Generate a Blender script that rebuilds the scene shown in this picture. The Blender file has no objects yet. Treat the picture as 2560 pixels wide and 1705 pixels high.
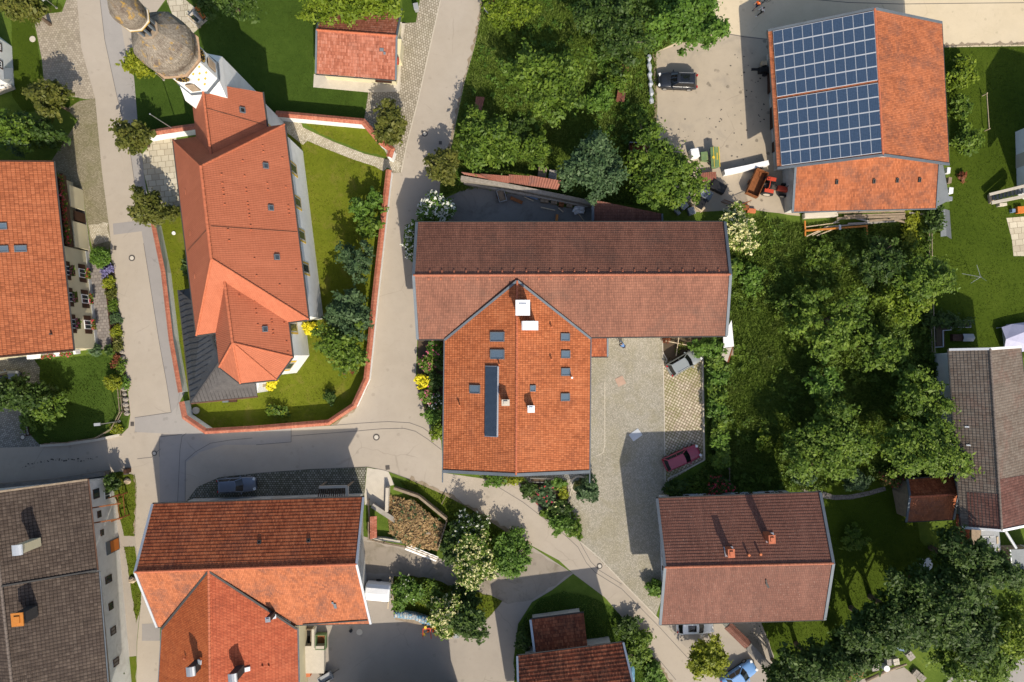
SUN_ELEV=41.0
SKY=0.12
EXPO=0.46
import bpy,math,random
import numpy as np
from mathutils import Vector,Matrix
R=math.radians
random.seed(7)
RNG=np.random.default_rng(11)
SC=bpy.context.scene
COL=SC.collection
CAM_H=80.0
F_PX=80.0/0.048
TILT=R(1.0)
CAM_LOC=Vector((0.0,0.0,CAM_H))
_ct,_st=math.cos(TILT),math.sin(TILT)
def W(px,py,z=0.0):
 """point of the village at height z seen at photo position px, py"""
 x=(px-1280.0)/F_PX
 y=-(py-852.5)/F_PX
 d=Vector((x,y*_ct+_st,y*_st-_ct))
 t=(z-CAM_H)/d.z
 return CAM_LOC+d*t
def W2(px,py,z=0.0):
 p=W(px,py,z)
 return(p.x,p.y)
ORG={}
def root_of(o):
 while o.parent is not None:
  o=o.parent
 return o
def tag(o,label=None,cat=None,group=None,kind=None):
 if label:o['label']=label
 if cat:o['category']=cat
 if group:o['group']=group
 if kind:o['kind']=kind
 elif cat:o['kind']='thing'
 return o
def thing(name,label,cat,loc=(0,0,0),group=None,rz=0.0,local=False):
 o=bpy.data.objects.new(name,None)
 COL.objects.link(o)
 o.location=loc
 o.rotation_euler=(0,0,rz)
 o.empty_display_size=0.3
 tag(o,label,cat,group)
 ORG[o.name]=Vector((0,0,0))if local else Vector(loc)
 return o
def children(o):
 return[c for c in bpy.data.objects if c.parent is o]
def copy_tree(o,parent=None):
 kids=list(o.children)
 c=o.copy()
 COL.objects.link(c)
 c.parent=parent
 for k in kids:
  copy_tree(k,c)
 return c
def perp(d):
 d=d.normalized()
 a=Vector((0,0,1))if abs(d.z)<0.95 else Vector((1,0,0))
 s=d.cross(a).normalized()
 return s,s.cross(d).normalized()
class MB:
 def __init__(self):
  self.v,self.f,self.uv,self.m=[],[],[],[]
 def poly(self,pts,mi=0,uv=None):
  b=len(self.v)
  self.v.extend([tuple(p)for p in pts])
  self.f.append(tuple(range(b,b+len(pts))))
  self.uv.append(uv)
  self.m.append(mi)
 def mesh(self,verts,faces,mi=0):
  b=len(self.v)
  self.v.extend([tuple(p)for p in verts])
  for f in faces:
   self.f.append(tuple(b+i for i in f))
   self.uv.append(None)
   self.m.append(mi)
 def box(self,c,s,rz=0.0,mi=0,rot=None,taper=1.0):
  M=rot if rot is not None else Matrix.Rotation(rz,3,'Z')
  c=Vector(c)
  vs=[]
  for z in(-.5,.5):
   k=taper if z>0 else 1.0
   for x,y in((-.5,-.5),(.5,-.5),(.5,.5),(-.5,.5)):
    vs.append(c+M@Vector((x*s[0]*k,y*s[1]*k,z*s[2])))
  self.mesh(vs,[(3,2,1,0),(4,5,6,7),(0,1,5,4),(1,2,6,5),(2,3,7,6),(3,0,4,7)],mi)
 def bar(self,p0,p1,w,h,mi=0,up=None):
  p0,p1=Vector(p0),Vector(p1)
  d=(p1-p0)
  if up is None:
   s,u=perp(d)
  else:
   s=d.cross(Vector(up)).normalized()
   u=s.cross(d).normalized()
  vs=[]
  for p in(p0,p1):
   for a,b in((-.5,-.5),(.5,-.5),(.5,.5),(-.5,.5)):
    vs.append(p+s*(a*w)+u*(b*h))
  self.mesh(vs,[(0,1,2,3),(7,6,5,4),(4,5,1,0),(5,6,2,1),(6,7,3,2),(7,4,0,3)],mi)
 def tube(self,pts,rad,n=8,mi=0,caps=True):
  pts=[Vector(p)for p in pts]
  if not hasattr(rad,'__len__'):
   rad=[rad]*len(pts)
  vs=[]
  s=None
  for i,p in enumerate(pts):
   a=pts[max(i-1,0)]
   b=pts[min(i+1,len(pts)-1)]
   d=(b-a).normalized()
   if s is None:
    s,u=perp(d)
   else:
    s=(s-d*s.dot(d))
    if s.length<1e-5:s,u=perp(d)
    s.normalize()
    u=s.cross(d).normalized()
   for k in range(n):
    t=2*math.pi*k/n
    vs.append(p+(s*math.cos(t)+u*math.sin(t))*rad[i])
  fs=[]
  for i in range(len(pts)-1):
   for k in range(n):
    k2=(k+1)%n
    fs.append((i*n+k,(i+1)*n+k,(i+1)*n+k2,i*n+k2))
  if caps:
   fs.append(tuple(range(n)))
   e=(len(pts)-1)*n
   fs.append(tuple(e+k for k in reversed(range(n))))
  self.mesh(vs,fs,mi)
 def cyl(self,c,r,h,n=16,mi=0,r2=None):
  c=Vector(c)
  self.tube([c,c+Vector((0,0,h))],[r,r if r2 is None else r2],n,mi)
 def prism(self,xy,z0,z1,mi=0,mside=None):
  """closed upright prism over a polygon (list of (x, y))"""
  n=len(xy)
  area=sum(xy[i][0]*xy[(i+1)%n][1]-xy[(i+1)%n][0]*xy[i][1]for i in range(n))
  if area<0:xy=list(reversed(xy))
  top=[(p[0],p[1],z1)for p in xy]
  bot=[(p[0],p[1],z0)for p in xy]
  self.poly(top,mi)
  self.poly(list(reversed(bot)),mi)
  for i in range(n):
   j=(i+1)%n
   self.poly([bot[i],bot[j],top[j],top[i]],mi if mside is None else mside)
 def lathe(self,prof,n=16,c=(0,0,0),a0=0.0,mi=0,cap=True):
  c=Vector(c)
  vs,fs=[],[]
  for r,z in prof:
   for k in range(n):
    t=a0+2*math.pi*k/n
    vs.append(c+Vector((r*math.cos(t),r*math.sin(t),z)))
  for i in range(len(prof)-1):
   for k in range(n):
    k2=(k+1)%n
    fs.append((i*n+k,i*n+k2,(i+1)*n+k2,(i+1)*n+k))
  if cap:
   fs.append(tuple(reversed(range(n))))
   e=(len(prof)-1)*n
   fs.append(tuple(e+k for k in range(n)))
  self.mesh(vs,fs,mi)
 def blob(self,c,r,n=10,mi=0,jit=0.15,seed=0):
  rr=random.Random(seed)
  rows=max(4,n//2+1)
  vs,fs=[],[]
  for i in range(rows+1):
   th=math.pi*i/rows
   for k in range(n):
    ph=2*math.pi*k/n
    j=1+rr.uniform(-jit,jit)
    vs.append((c[0]+r[0]*math.sin(th)*math.cos(ph)*j,c[1]+r[1]*math.sin(th)*math.sin(ph)*j,c[2]+r[2]*math.cos(th)*j))
  for i in range(rows):
   for k in range(n):
    k2=(k+1)%n
    fs.append((i*n+k,(i+1)*n+k,(i+1)*n+k2,i*n+k2))
  self.mesh(vs,fs,mi)
 def build(self,name,mats,parent=None,smooth=False,label=None,loc=None,bevel=0.0):
  off=Vector((0,0,0))
  if parent is not None:
   off=ORG.get(root_of(parent).name,off)
  elif loc is not None:
   off=Vector(loc)
  me=bpy.data.meshes.new(name)
  vv=np.array(self.v,dtype=np.float64).reshape(-1,3)-np.array(off)
  me.from_pydata(vv.tolist(),[],self.f)
  if not isinstance(mats,(list,tuple)):mats=[mats]
  for m in mats:me.materials.append(m)
  if len(mats)>1:
   me.polygons.foreach_set('material_index',self.m)
  if any(u is not None for u in self.uv):
   uvl=me.uv_layers.new(name='UVMap')
   data=[]
   for f,u in zip(self.f,self.uv):
    if u is None:data.extend([0.0]*(2*len(f)))
    else:
     for q in u:data.extend(q)
   uvl.data.foreach_set('uv',data)
  if smooth:
   me.polygons.foreach_set('use_smooth',[True]*len(me.polygons))
  me.update()
  o=bpy.data.objects.new(name,me)
  COL.objects.link(o)
  if parent is not None:o.parent=parent
  elif loc is not None:o.location=off
  if label:o['label']=label
  if bevel:
   b=o.modifiers.new('bevel','BEVEL')
   b.width=bevel;b.segments=2;b.limit_method='ANGLE';b.angle_limit=R(40)
  return o
def np_mesh(name,verts,nper,mats,uv=None,parent=None,loc=None,smooth=False):
 """many separate faces, nper vertices each, from one array"""
 off=Vector((0,0,0))
 if parent is not None:off=ORG.get(root_of(parent).name,off)
 elif loc is not None:off=Vector(loc)
 nv=len(verts);nf=nv//nper
 me=bpy.data.meshes.new(name)
 me.vertices.add(nv)
 me.vertices.foreach_set('co',(verts-np.array(off)).astype(np.float32).ravel())
 me.loops.add(nv)
 me.loops.foreach_set('vertex_index',np.arange(nv,dtype=np.int32))
 me.polygons.add(nf)
 me.polygons.foreach_set('loop_start',np.arange(0,nv,nper,dtype=np.int32))
 me.polygons.foreach_set('loop_total',np.full(nf,nper,dtype=np.int32))
 if uv is not None:
  l=me.uv_layers.new(name='UVMap')
  l.data.foreach_set('uv',uv.astype(np.float32).ravel())
 if not isinstance(mats,(list,tuple)):mats=[mats]
 for m in mats:me.materials.append(m)
 me.update(calc_edges=True)
 me.validate()
 o=bpy.data.objects.new(name,me)
 COL.objects.link(o)
 if parent is not None:o.parent=parent
 elif loc is not None:o.location=off
 return o
def lerp(a,b,t):return Vector(a)*(1-t)+Vector(b)*t
def in_poly(x,y,poly):
 ins=np.zeros(x.shape,bool)
 n=len(poly)
 j=n-1
 for i in range(n):
  xi,yi=poly[i];xj,yj=poly[j]
  c=((yi>y)!=(yj>y))&(x<(xj-xi)*(y-yi)/(yj-yi+1e-12)+xi)
  ins^=c
  j=i
 return ins
def lin(h):
 h=h.lstrip('#')
 out=[]
 for i in(0,2,4):
  c=int(h[i:i+2],16)/255
  out.append(c/12.92 if c<=0.04045 else((c+0.055)/1.055)**2.4)
 return tuple(out)
def sc(c,k):return tuple(min(1.0,x*k)for x in c[:3])
def rgba(c):return(c[0],c[1],c[2],1.0)
class NT:
 def __init__(self,name):
  self.mat=bpy.data.materials.new(name)
  self.mat.use_nodes=True
  self.nt=self.mat.node_tree
  self.b=self.nt.nodes['Principled BSDF']
 def n(self,typ,**kw):
  nd=self.nt.nodes.new(typ)
  for k,v in kw.items():
   if k.startswith('i_'):
    key=k[2:]
    key=int(key)if key.isdigit()else key.replace('_',' ')
    self.set(nd.inputs[key],v)
   else:
    setattr(nd,k,v)
  return nd
 def set(self,sock,v):
  if isinstance(v,bpy.types.NodeSocket):self.nt.links.new(v,sock)
  else:sock.default_value=v
 def math(self,op,a,b=None,c=None,clamp=False):
  nd=self.nt.nodes.new('ShaderNodeMath');nd.operation=op;nd.use_clamp=clamp
  self.set(nd.inputs[0],a)
  if b is not None:self.set(nd.inputs[1],b)
  if c is not None:self.set(nd.inputs[2],c)
  return nd.outputs[0]
 def mix(self,fac,a,b,blend='MIX'):
  nd=self.nt.nodes.new('ShaderNodeMix');nd.data_type='RGBA';nd.blend_type=blend
  self.set(nd.inputs[0],fac)
  self.set(nd.inputs[6],rgba(a)if isinstance(a,tuple)else a)
  self.set(nd.inputs[7],rgba(b)if isinstance(b,tuple)else b)
  return nd.outputs[2]
 def noise(self,vec,scale,detail=3,rough=0.55,dist=0.0):
  nd=self.n('ShaderNodeTexNoise')
  self.set(nd.inputs['Vector'],vec)
  nd.inputs['Scale'].default_value=scale
  nd.inputs['Detail'].default_value=detail
  nd.inputs['Roughness'].default_value=rough
  nd.inputs['Distortion'].default_value=dist
  return nd.outputs['Fac']
 def ramp(self,fac,stops):
  nd=self.n('ShaderNodeValToRGB')
  self.set(nd.inputs[0],fac)
  el=nd.color_ramp.elements
  while len(el)<len(stops):el.new(0.5)
  for e,(p,c)in zip(el,stops):
   e.position=p;e.color=rgba(c)if isinstance(c,tuple)else(c,c,c,1)
  return nd.outputs[0]
 def mr(self,v,a,b,c=0.0,d=1.0):
  nd=self.n('ShaderNodeMapRange');nd.clamp=True
  self.set(nd.inputs[0],v)
  for i,q in enumerate((a,b,c,d)):self.set(nd.inputs[i+1],q)
  return nd.outputs[0]
 def obj(self):
  return self.n('ShaderNodeTexCoord').outputs['Object']
 def pos(self):
  return self.n('ShaderNodeNewGeometry').outputs['Position']
 def uv(self):
  s=self.n('ShaderNodeSeparateXYZ')
  self.set(s.inputs[0],self.n('ShaderNodeUVMap').outputs[0])
  return s.outputs[0],s.outputs[1]
 def out(self,color,rough=0.8,bump=None,bstr=0.5,bdist=0.02,metal=0.0,spec=0.3):
  self.set(self.b.inputs['Base Color'],rgba(color)if isinstance(color,tuple)else color)
  self.set(self.b.inputs['Roughness'],rough)
  self.set(self.b.inputs['Metallic'],metal)
  self.b.inputs['Specular IOR Level'].default_value=spec
  if bump is not None:
   nd=self.n('ShaderNodeBump')
   nd.inputs['Strength'].default_value=bstr
   nd.inputs['Distance'].default_value=bdist
   self.set(nd.inputs['Height'],bump)
   self.nt.links.new(nd.outputs[0],self.b.inputs['Normal'])
  return self.mat
def plain(name,c,rough=0.6,metal=0.0,var=0.12,scale=1.2,fine=9.0,spec=0.3,bump=0.0,dirt=None,dirt_amt=0.0):
 m=NT(name)
 p=m.obj()
 f=m.math('ADD',m.math('MULTIPLY',m.noise(p,scale,4),0.6),m.math('MULTIPLY',m.noise(p,fine,3),0.4))
 f=m.mr(f,0.3,0.7)
 col=m.mix(f,sc(c,1-var),sc(c,1+var))
 if dirt is not None:
  d=m.mr(m.noise(p,0.55,5,0.65,0.6),0.48,0.7,0,dirt_amt)
  col=m.mix(d,col,dirt)
 return m.out(col,rough,f if bump else None,bump,0.01,metal,spec)
def tilemat(name,cols,cw,ch,ju=0.12,jv=0.14,jdark=0.35,stain=None,stain_amt=0.0,stain_scale=0.35,stain_lo=0.5,fleck=None,fleck_amt=0.0,rough=0.75,jit=1.0,streak=0.4):
 """fired roof tiles laid in courses; u runs along the eave and v up the slope, in metres"""
 m=NT(name)
 u,v=m.uv()
 su=m.math('DIVIDE',u,cw);sv=m.math('DIVIDE',v,ch)
 fu=m.math('FRACT',su);fv=m.math('FRACT',sv)
 cell=m.n('ShaderNodeCombineXYZ')
 m.set(cell.inputs[0],m.math('FLOOR',su));m.set(cell.inputs[1],m.math('FLOOR',sv))
 wn=m.n('ShaderNodeTexWhiteNoise');wn.noise_dimensions='2D'
 m.set(wn.inputs['Vector'],cell.outputs[0])
 p=m.pos()
 big=m.noise(p,0.25,4,0.6)
 mid=m.noise(p,1.6,4,0.6)
 t=m.math('ADD',m.math('MULTIPLY',wn.outputs['Value'],0.45*jit),m.math('ADD',m.math('MULTIPLY',big,0.55),m.math('MULTIPLY',mid,0.45)))
 t=m.mr(t,0.4,1.05)
 n=len(cols)
 col=m.ramp(t,[(i/max(1,n-1),c)for i,c in enumerate(cols)])
 if stain is not None:
  s=m.mr(m.noise(p,stain_scale,6,0.7,0.4),stain_lo,stain_lo+0.22,0,stain_amt)
  s=m.math('MULTIPLY',s,m.mr(m.noise(p,5.0,3,0.7),0.3,0.6,0.35,1.0))
  col=m.mix(s,col,stain)
 if fleck is not None:
  s=m.mr(m.noise(p,7.0,4,0.7),0.6,0.68,0,fleck_amt)
  col=m.mix(s,col,fleck)
 cb=m.n('ShaderNodeCombineXYZ');m.set(cb.inputs[0],m.math('MULTIPLY',u,1.7));m.set(cb.inputs[1],m.math('MULTIPLY',v,0.16))
 col=m.mix(m.mr(m.noise(cb.outputs[0],1.0,5,0.65),0.5,0.72,0,streak),col,sc(cols[0],0.55))
 cb2=m.n('ShaderNodeCombineXYZ');m.set(cb2.inputs[0],m.math('MULTIPLY',u,0.6));m.set(cb2.inputs[1],m.math('ADD',m.math('MULTIPLY',v,0.1),7.0))
 col=m.mix(m.mr(m.noise(cb2.outputs[0],1.0,4,0.6),0.52,0.7,0,0.35),col,sc(cols[-1],1.12))
 eu=m.mr(m.math('ABSOLUTE',m.math('SUBTRACT',fu,0.5)),0.5-ju,0.5)
 ev=m.mr(fv,jv,0.0)
 e=m.math('MULTIPLY',m.math('MAXIMUM',m.math('MULTIPLY',eu,0.8),ev),jdark)
 col=m.mix(e,col,sc(cols[0],0.12))
 h=m.math('SINE',m.math('MULTIPLY',fu,math.pi))
 return m.out(col,rough,h,0.5,0.03,0,0.25)
def asphalt(name,c,c2,var=0.10,patch=None,stains=0.25):
 m=NT(name)
 p=m.pos()
 a=m.noise(p,0.12,5,0.6,0.3)
 g=m.noise(p,14.0,2,0.7)
 col=m.mix(m.mr(a,0.35,0.65),c,c2)
 col=m.mix(m.mr(m.noise(p,0.9,5,0.65),0.3,0.75,0,0.35),col,sc(c,0.8))
 col=m.mix(m.mr(g,0.35,0.7,0,0.5),col,sc(c,1.12))
 if patch is not None:
  col=m.mix(m.mr(m.noise(p,0.35,6,0.7,0.8),0.52,0.68,0,0.8),col,patch)
 vo=m.n('ShaderNodeTexVoronoi',feature='DISTANCE_TO_EDGE')
 w=m.n('ShaderNodeVectorMath',operation='MULTIPLY_ADD')
 nz=m.n('ShaderNodeTexNoise');m.set(nz.inputs['Vector'],p);nz.inputs['Scale'].default_value=0.9
 m.set(w.inputs[0],nz.outputs['Color']);w.inputs[1].default_value=(0.6,0.6,0);m.set(w.inputs[2],p)
 m.set(vo.inputs['Vector'],w.outputs[0]);vo.inputs['Scale'].default_value=0.16
 ck=m.math('MULTIPLY',m.mr(vo.outputs['Distance'],0.009,0.002),m.mr(m.noise(p,0.21,3),0.5,0.62,0,0.28))
 col=m.mix(ck,col,sc(c,0.35))
 sp=m.n('ShaderNodeTexVoronoi');m.set(sp.inputs['Vector'],p);sp.inputs['Scale'].default_value=0.75
 sd=m.math('ADD',sp.outputs['Distance'],m.math('MULTIPLY',m.noise(p,5.0,3),0.25))
 sm=m.math('MULTIPLY',m.mr(sd,0.30,0.25),m.mr(m.noise(p,0.3,2),0.45,0.55,0,stains))
 col=m.mix(sm,col,sc(c,0.4))
 col=m.mix(m.mr(m.noise(p,0.33,3,0.5,1.5),0.42,0.62,0,0.22),col,sc(c,1.16))
 col=m.mix(m.mr(m.noise(p,2.4,6,0.75),0.56,0.75,0,0.35),col,sc(c,0.7))
 return m.out(col,0.92,g,0.35,0.01,0,0.15)
def setts(name,cols,joint,size,kind='brick',rot=0.0,moss=None,moss_amt=0.0,moss_lo=0.5,jw=0.14):
 """small stone paving: rows of setts or segmental arcs"""
 m=NT(name)
 mp=m.n('ShaderNodeMapping');m.set(mp.inputs[0],m.pos());mp.inputs['Rotation'].default_value=(0,0,rot)
 s=m.n('ShaderNodeSeparateXYZ');m.set(s.inputs[0],mp.outputs[0])
 x,y=s.outputs[0],s.outputs[1]
 wob=m.noise(mp.outputs[0],1.1,2)
 if kind=='arc':
  cwid=1.45
  fx=m.math('SUBTRACT',m.math('FRACT',m.math('DIVIDE',x,cwid)),0.5)
  ax=m.math('MULTIPLY',fx,cwid)
  rad=0.95
  arc=m.math('SQRT',m.math('SUBTRACT',rad*rad,m.math('MULTIPLY',ax,ax)))
  yy=m.math('SUBTRACT',y,arc)
  sv=m.math('DIVIDE',m.math('ADD',yy,m.math('MULTIPLY',wob,0.06)),size)
  ang=m.math('ARCSINE',m.math('DIVIDE',ax,rad))
  row=m.math('FLOOR',sv)
  su=m.math('ADD',m.math('DIVIDE',m.math('MULTIPLY',ang,rad),size),m.math('MULTIPLY',row,0.5))
  su=m.math('ADD',su,m.math('MULTIPLY',m.math('FLOOR',m.math('DIVIDE',x,cwid)),17.0))
 else:
  sv=m.math('DIVIDE',m.math('ADD',y,m.math('MULTIPLY',wob,0.05)),size)
  row=m.math('FLOOR',sv)
  off=0.5 if kind=='brick' else 0.0
  su=m.math('ADD',m.math('DIVIDE',m.math('ADD',x,m.math('MULTIPLY',wob,0.05)),size*(1.25 if kind=='brick' else 1.0)),m.math('MULTIPLY',row,off))
 fu,fv=m.math('FRACT',su),m.math('FRACT',sv)
 cell=m.n('ShaderNodeCombineXYZ');m.set(cell.inputs[0],m.math('FLOOR',su));m.set(cell.inputs[1],row)
 wn=m.n('ShaderNodeTexWhiteNoise');wn.noise_dimensions='2D';m.set(wn.inputs['Vector'],cell.outputs[0])
 eu=m.math('ABSOLUTE',m.math('SUBTRACT',fu,0.5));ev=m.math('ABSOLUTE',m.math('SUBTRACT',fv,0.5))
 e=m.mr(m.math('MAXIMUM',eu,ev),0.5-jw,0.5-jw*0.35)
 p=m.pos()
 t=m.math('ADD',m.math('MULTIPLY',wn.outputs['Value'],0.6),m.math('MULTIPLY',m.noise(p,0.35,5,0.65),0.7))
 n=len(cols)
 col=m.ramp(m.mr(t,0.25,1.0),[(i/max(1,n-1),c)for i,c in enumerate(cols)])
 col=m.mix(e,col,joint)
 if moss is not None:
  k=m.mr(m.noise(p,0.3,6,0.7,0.5),moss_lo,moss_lo+0.2,0,moss_amt)
  k=m.math('MULTIPLY',k,m.mr(e,0,1,0.55,1.0))
  col=m.mix(k,col,moss)
 return m.out(col,0.9,m.math('SUBTRACT',1.0,e),0.5,0.02,0,0.2)
def lawn(name,cols,dry=None,dry_amt=0.0,s1=0.18,s2=1.3):
 m=NT(name)
 p=m.pos()
 t=m.math('ADD',m.math('MULTIPLY',m.noise(p,s1,4,0.6),0.5),m.math('ADD',m.math('MULTIPLY',m.noise(p,s2,5,0.7),0.35),m.math('MULTIPLY',m.noise(p,9.0,3,0.7),0.35)))
 n=len(cols)
 col=m.ramp(m.mr(t,0.38,0.82),[(i/max(1,n-1),c)for i,c in enumerate(cols)])
 if dry is not None:
  col=m.mix(m.mr(m.noise(p,0.55,6,0.7,0.5),0.52,0.72,0,dry_amt),col,dry)
 return m.out(col,0.95,m.noise(p,12.0,4,0.7),0.8,0.05,0,0.1)
def leafmat(name,cols,trans=0.25,rough=0.55):
 """u of the leaf = its clump, v = its own random value"""
 m=NT(name)
 u,v=m.uv()
 t=m.math('ADD',m.math('MULTIPLY',u,0.55),m.math('MULTIPLY',v,0.45))
 n=len(cols)
 col=m.ramp(t,[(i/max(1,n-1),c)for i,c in enumerate(cols)])
 m.out(col,rough,None,spec=0.25)
 if trans>0:
  tr=m.n('ShaderNodeBsdfTranslucent')
  m.set(tr.inputs[0],m.mix(0.3,col,(0.10,0.16,0.01)))
  ms=m.n('ShaderNodeMixShader');ms.inputs[0].default_value=trans
  m.nt.links.new(m.b.outputs[0],ms.inputs[1]);m.nt.links.new(tr.outputs[0],ms.inputs[2])
  m.nt.links.new(ms.outputs[0],m.nt.nodes['Material Output'].inputs[0])
 return m.mat
def glassmat(name,c=(0.02,0.03,0.045),rough=0.06):
 m=NT(name)
 m.out(c,rough,None,spec=0.8)
 return m.mat
def quads(name,P,size,mat,parent,rg,upbias=0.5,centre=None,uvu=None,loc=None):
 n=len(P)
 N=rg.normal(0,1,(n,3));N[:,2]=np.abs(N[:,2])+upbias*2
 if centre is not None:
  d=P-np.array(centre);d/=np.linalg.norm(d,axis=1)[:,None]+1e-6
  N=N*0.85+d*0.6
 N/=np.linalg.norm(N,axis=1)[:,None]
 T=np.cross(N,rg.normal(0,1,(n,3)));T/=np.linalg.norm(T,axis=1)[:,None]+1e-9
 B=np.cross(N,T)
 s=size*np.clip(rg.lognormal(0,.38,n),.4,2.2)[:,None]
 V=np.empty((n,4,3))
 V[:,0]=P-T*s*1.15
 V[:,1]=P-B*s*.62+N*s*.12
 V[:,2]=P+T*s*1.15
 V[:,3]=P+B*s*.62+N*s*.12
 u=rg.uniform(0,1,n)if uvu is None else uvu
 UV=np.repeat(np.stack([u,rg.uniform(0,1,n)],1)[:,None,:],4,1)
 return np_mesh(name,V.reshape(-1,3),4,mat,UV.reshape(-1,2),parent,loc)
# ================================================================ material library
M={}
M['church_tile']=tilemat('church_roof_tile',[(0.37,0.112,0.056),(0.42,0.132,0.068),(0.47,0.156,0.082)],0.19,0.30,0.10,0.12,0.30,(0.20,0.07,0.04),0.12,0.2,0.55,jit=0.35,streak=0.12)
M['farm_tile']=tilemat('farmhouse_tile',[(0.29,0.080,0.026),(0.44,0.130,0.046),(0.53,0.180,0.072)],0.20,0.31,0.16,0.20,0.85,(0.20,0.065,0.035),0.6,0.30,0.5,jit=0.9)
M['barn_tile']=tilemat('long_barn_tile',[(0.170,0.072,0.046),(0.255,0.108,0.068),(0.34,0.152,0.096)],0.19,0.31,0.15,0.18,0.75,(0.115,0.072,0.054),0.7,0.22,0.5,jit=0.55)
M['brown_tile']=tilemat('brown_house_tile',[(0.125,0.052,0.036),(0.180,0.076,0.052),(0.235,0.108,0.076)],0.20,0.33,0.13,0.16,0.6,(0.09,0.05,0.04),0.4,0.25,0.52,(0.55,0.48,0.40),0.3,jit=0.5)
M['cottage_tile']=tilemat('left_house_tile',[(0.24,0.070,0.028),(0.36,0.108,0.042),(0.44,0.145,0.062)],0.20,0.40,0.11,0.14,0.62,(0.20,0.06,0.03),0.35,0.25,0.52)
M['red_tile']=tilemat('farmstead_tile',[(0.19,0.044,0.016),(0.33,0.088,0.032),(0.44,0.138,0.058)],0.17,0.36,0.15,0.16,0.6,(0.10,0.045,0.035),0.6,0.4,0.48)
M['wing_tile']=tilemat('wing_flat_tile',[(0.27,0.062,0.018),(0.34,0.084,0.024),(0.40,0.112,0.036)],0.18,0.24,0.10,0.18,0.6,(0.17,0.05,0.025),0.45,0.3,0.52)
M['solar_tile']=tilemat('solar_barn_tile',[(0.25,0.078,0.034),(0.39,0.122,0.048),(0.47,0.160,0.070)],0.19,0.30,0.13,0.13,0.4,(0.13,0.070,0.055),0.85,0.45,0.46)
M['chapel_tile']=tilemat('weathered_tile',[(0.24,0.070,0.038),(0.38,0.130,0.075),(0.47,0.200,0.135)],0.18,0.36,0.13,0.16,0.55,(0.11,0.045,0.03),0.6,0.5,0.5,(0.07,0.03,0.02),0.9)
M['mossy_tile']=tilemat('old_mixed_tile',[(0.14,0.034,0.014),(0.26,0.066,0.028),(0.40,0.13,0.06)],0.17,0.36,0.16,0.18,0.75,(0.05,0.028,0.018),0.85,0.6,0.44,jit=1.3)
M['grey_tile']=tilemat('grey_concrete_tile',[(0.046,0.031,0.023),(0.068,0.048,0.036),(0.105,0.078,0.060)],0.36,0.36,0.20,0.12,0.9,(0.05,0.035,0.03),0.6,0.3,0.48,(0.35,0.30,0.26),0.25)
M['right_tile']=tilemat('grey_green_tile',[(0.130,0.094,0.072),(0.168,0.134,0.106),(0.205,0.168,0.136)],0.30,0.34,0.14,0.12,0.6,(0.22,0.095,0.07),0.6,0.35,0.52)
M['right_tile_brown']=tilemat('brown_patch_tile',[(0.085,0.040,0.032),(0.13,0.055,0.042),(0.17,0.085,0.068)],0.30,0.34,0.14,0.12,0.6,(0.17,0.14,0.12),0.35,0.5,0.5)
M['wall_cap_tile']=tilemat('wall_cap_tile',[(0.33,0.095,0.055),(0.43,0.145,0.085),(0.50,0.20,0.12)],0.17,0.30,0.16,0.14,0.5,(0.20,0.10,0.075),0.75,0.12,0.5)
M['ridge_clay']=plain('ridge_clay',(0.42,0.125,0.060),0.75,var=0.28,scale=2.5,bump=0.3)
M['ridge_brown']=plain('ridge_brown_clay',(0.34,0.120,0.066),0.75,var=0.3,scale=2.0,bump=0.3)
M['ridge_grey']=plain('ridge_grey_clay',(0.15,0.12,0.10),0.8,var=0.3,scale=2.0)
M['white_wall']=plain('white_render',(0.78,0.78,0.76),0.85,var=0.05,dirt=(0.55,0.54,0.50),dirt_amt=0.35,bump=0.15)
M['old_white_wall']=plain('weathered_white_render',(0.52,0.51,0.47),0.9,var=0.09,dirt=(0.28,0.25,0.21),dirt_amt=0.7,bump=0.2)
M['cream_wall']=plain('cream_render',(0.60,0.54,0.36),0.85,var=0.05,dirt=(0.48,0.42,0.28),dirt_amt=0.3,bump=0.12)
M['yellow_trim']=plain('ochre_window_trim',(0.66,0.42,0.05),0.8,var=0.08)
M['zinc']=plain('zinc_sheet',(0.125,0.145,0.165),0.65,0.15,var=0.18,scale=0.8)
M['pale_zinc']=plain('pale_zinc_sheet',(0.50,0.52,0.54),0.4,0.35,var=0.1,scale=0.8)
M['gutter']=plain('dark_gutter_metal',(0.05,0.048,0.046),0.75,0.05,var=0.2)
M['slate_sheet']=plain('dark_standing_seam_metal',(0.060,0.064,0.070),0.5,0.3,var=0.22,scale=0.7,fine=5)
M['slate_sheet2']=plain('weathered_standing_seam_metal',(0.085,0.078,0.074),0.55,0.25,var=0.28,scale=1.5,fine=7)
M['shingle']=None
M['glass']=glassmat('window_glass',(0.03,0.04,0.055))
M['sky_glass']=glassmat('roof_window_glass',(0.10,0.14,0.18),0.12)
M['car_glass']=glassmat('car_glass',(0.008,0.009,0.011),0.05)
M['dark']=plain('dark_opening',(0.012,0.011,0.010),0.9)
M['black']=plain('black_plastic',(0.016,0.016,0.017),0.5,var=0.2)
M['rubber']=plain('tyre_rubber',(0.020,0.020,0.021),0.85,var=0.25)
M['brown_wood']=plain('dark_brown_wood',(0.055,0.024,0.013),0.7,var=0.3,scale=2.5)
M['old_wood']=plain('weathered_wood',(0.26,0.20,0.14),0.85,var=0.3,scale=1.8,bump=0.3)
M['pale_wood']=plain('pale_sawn_wood',(0.50,0.40,0.27),0.8,var=0.22,scale=1.8,bump=0.2)
M['rust']=plain('rusty_steel',(0.23,0.085,0.030),0.8,0.2,var=0.4,scale=2.5,bump=0.3)
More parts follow.
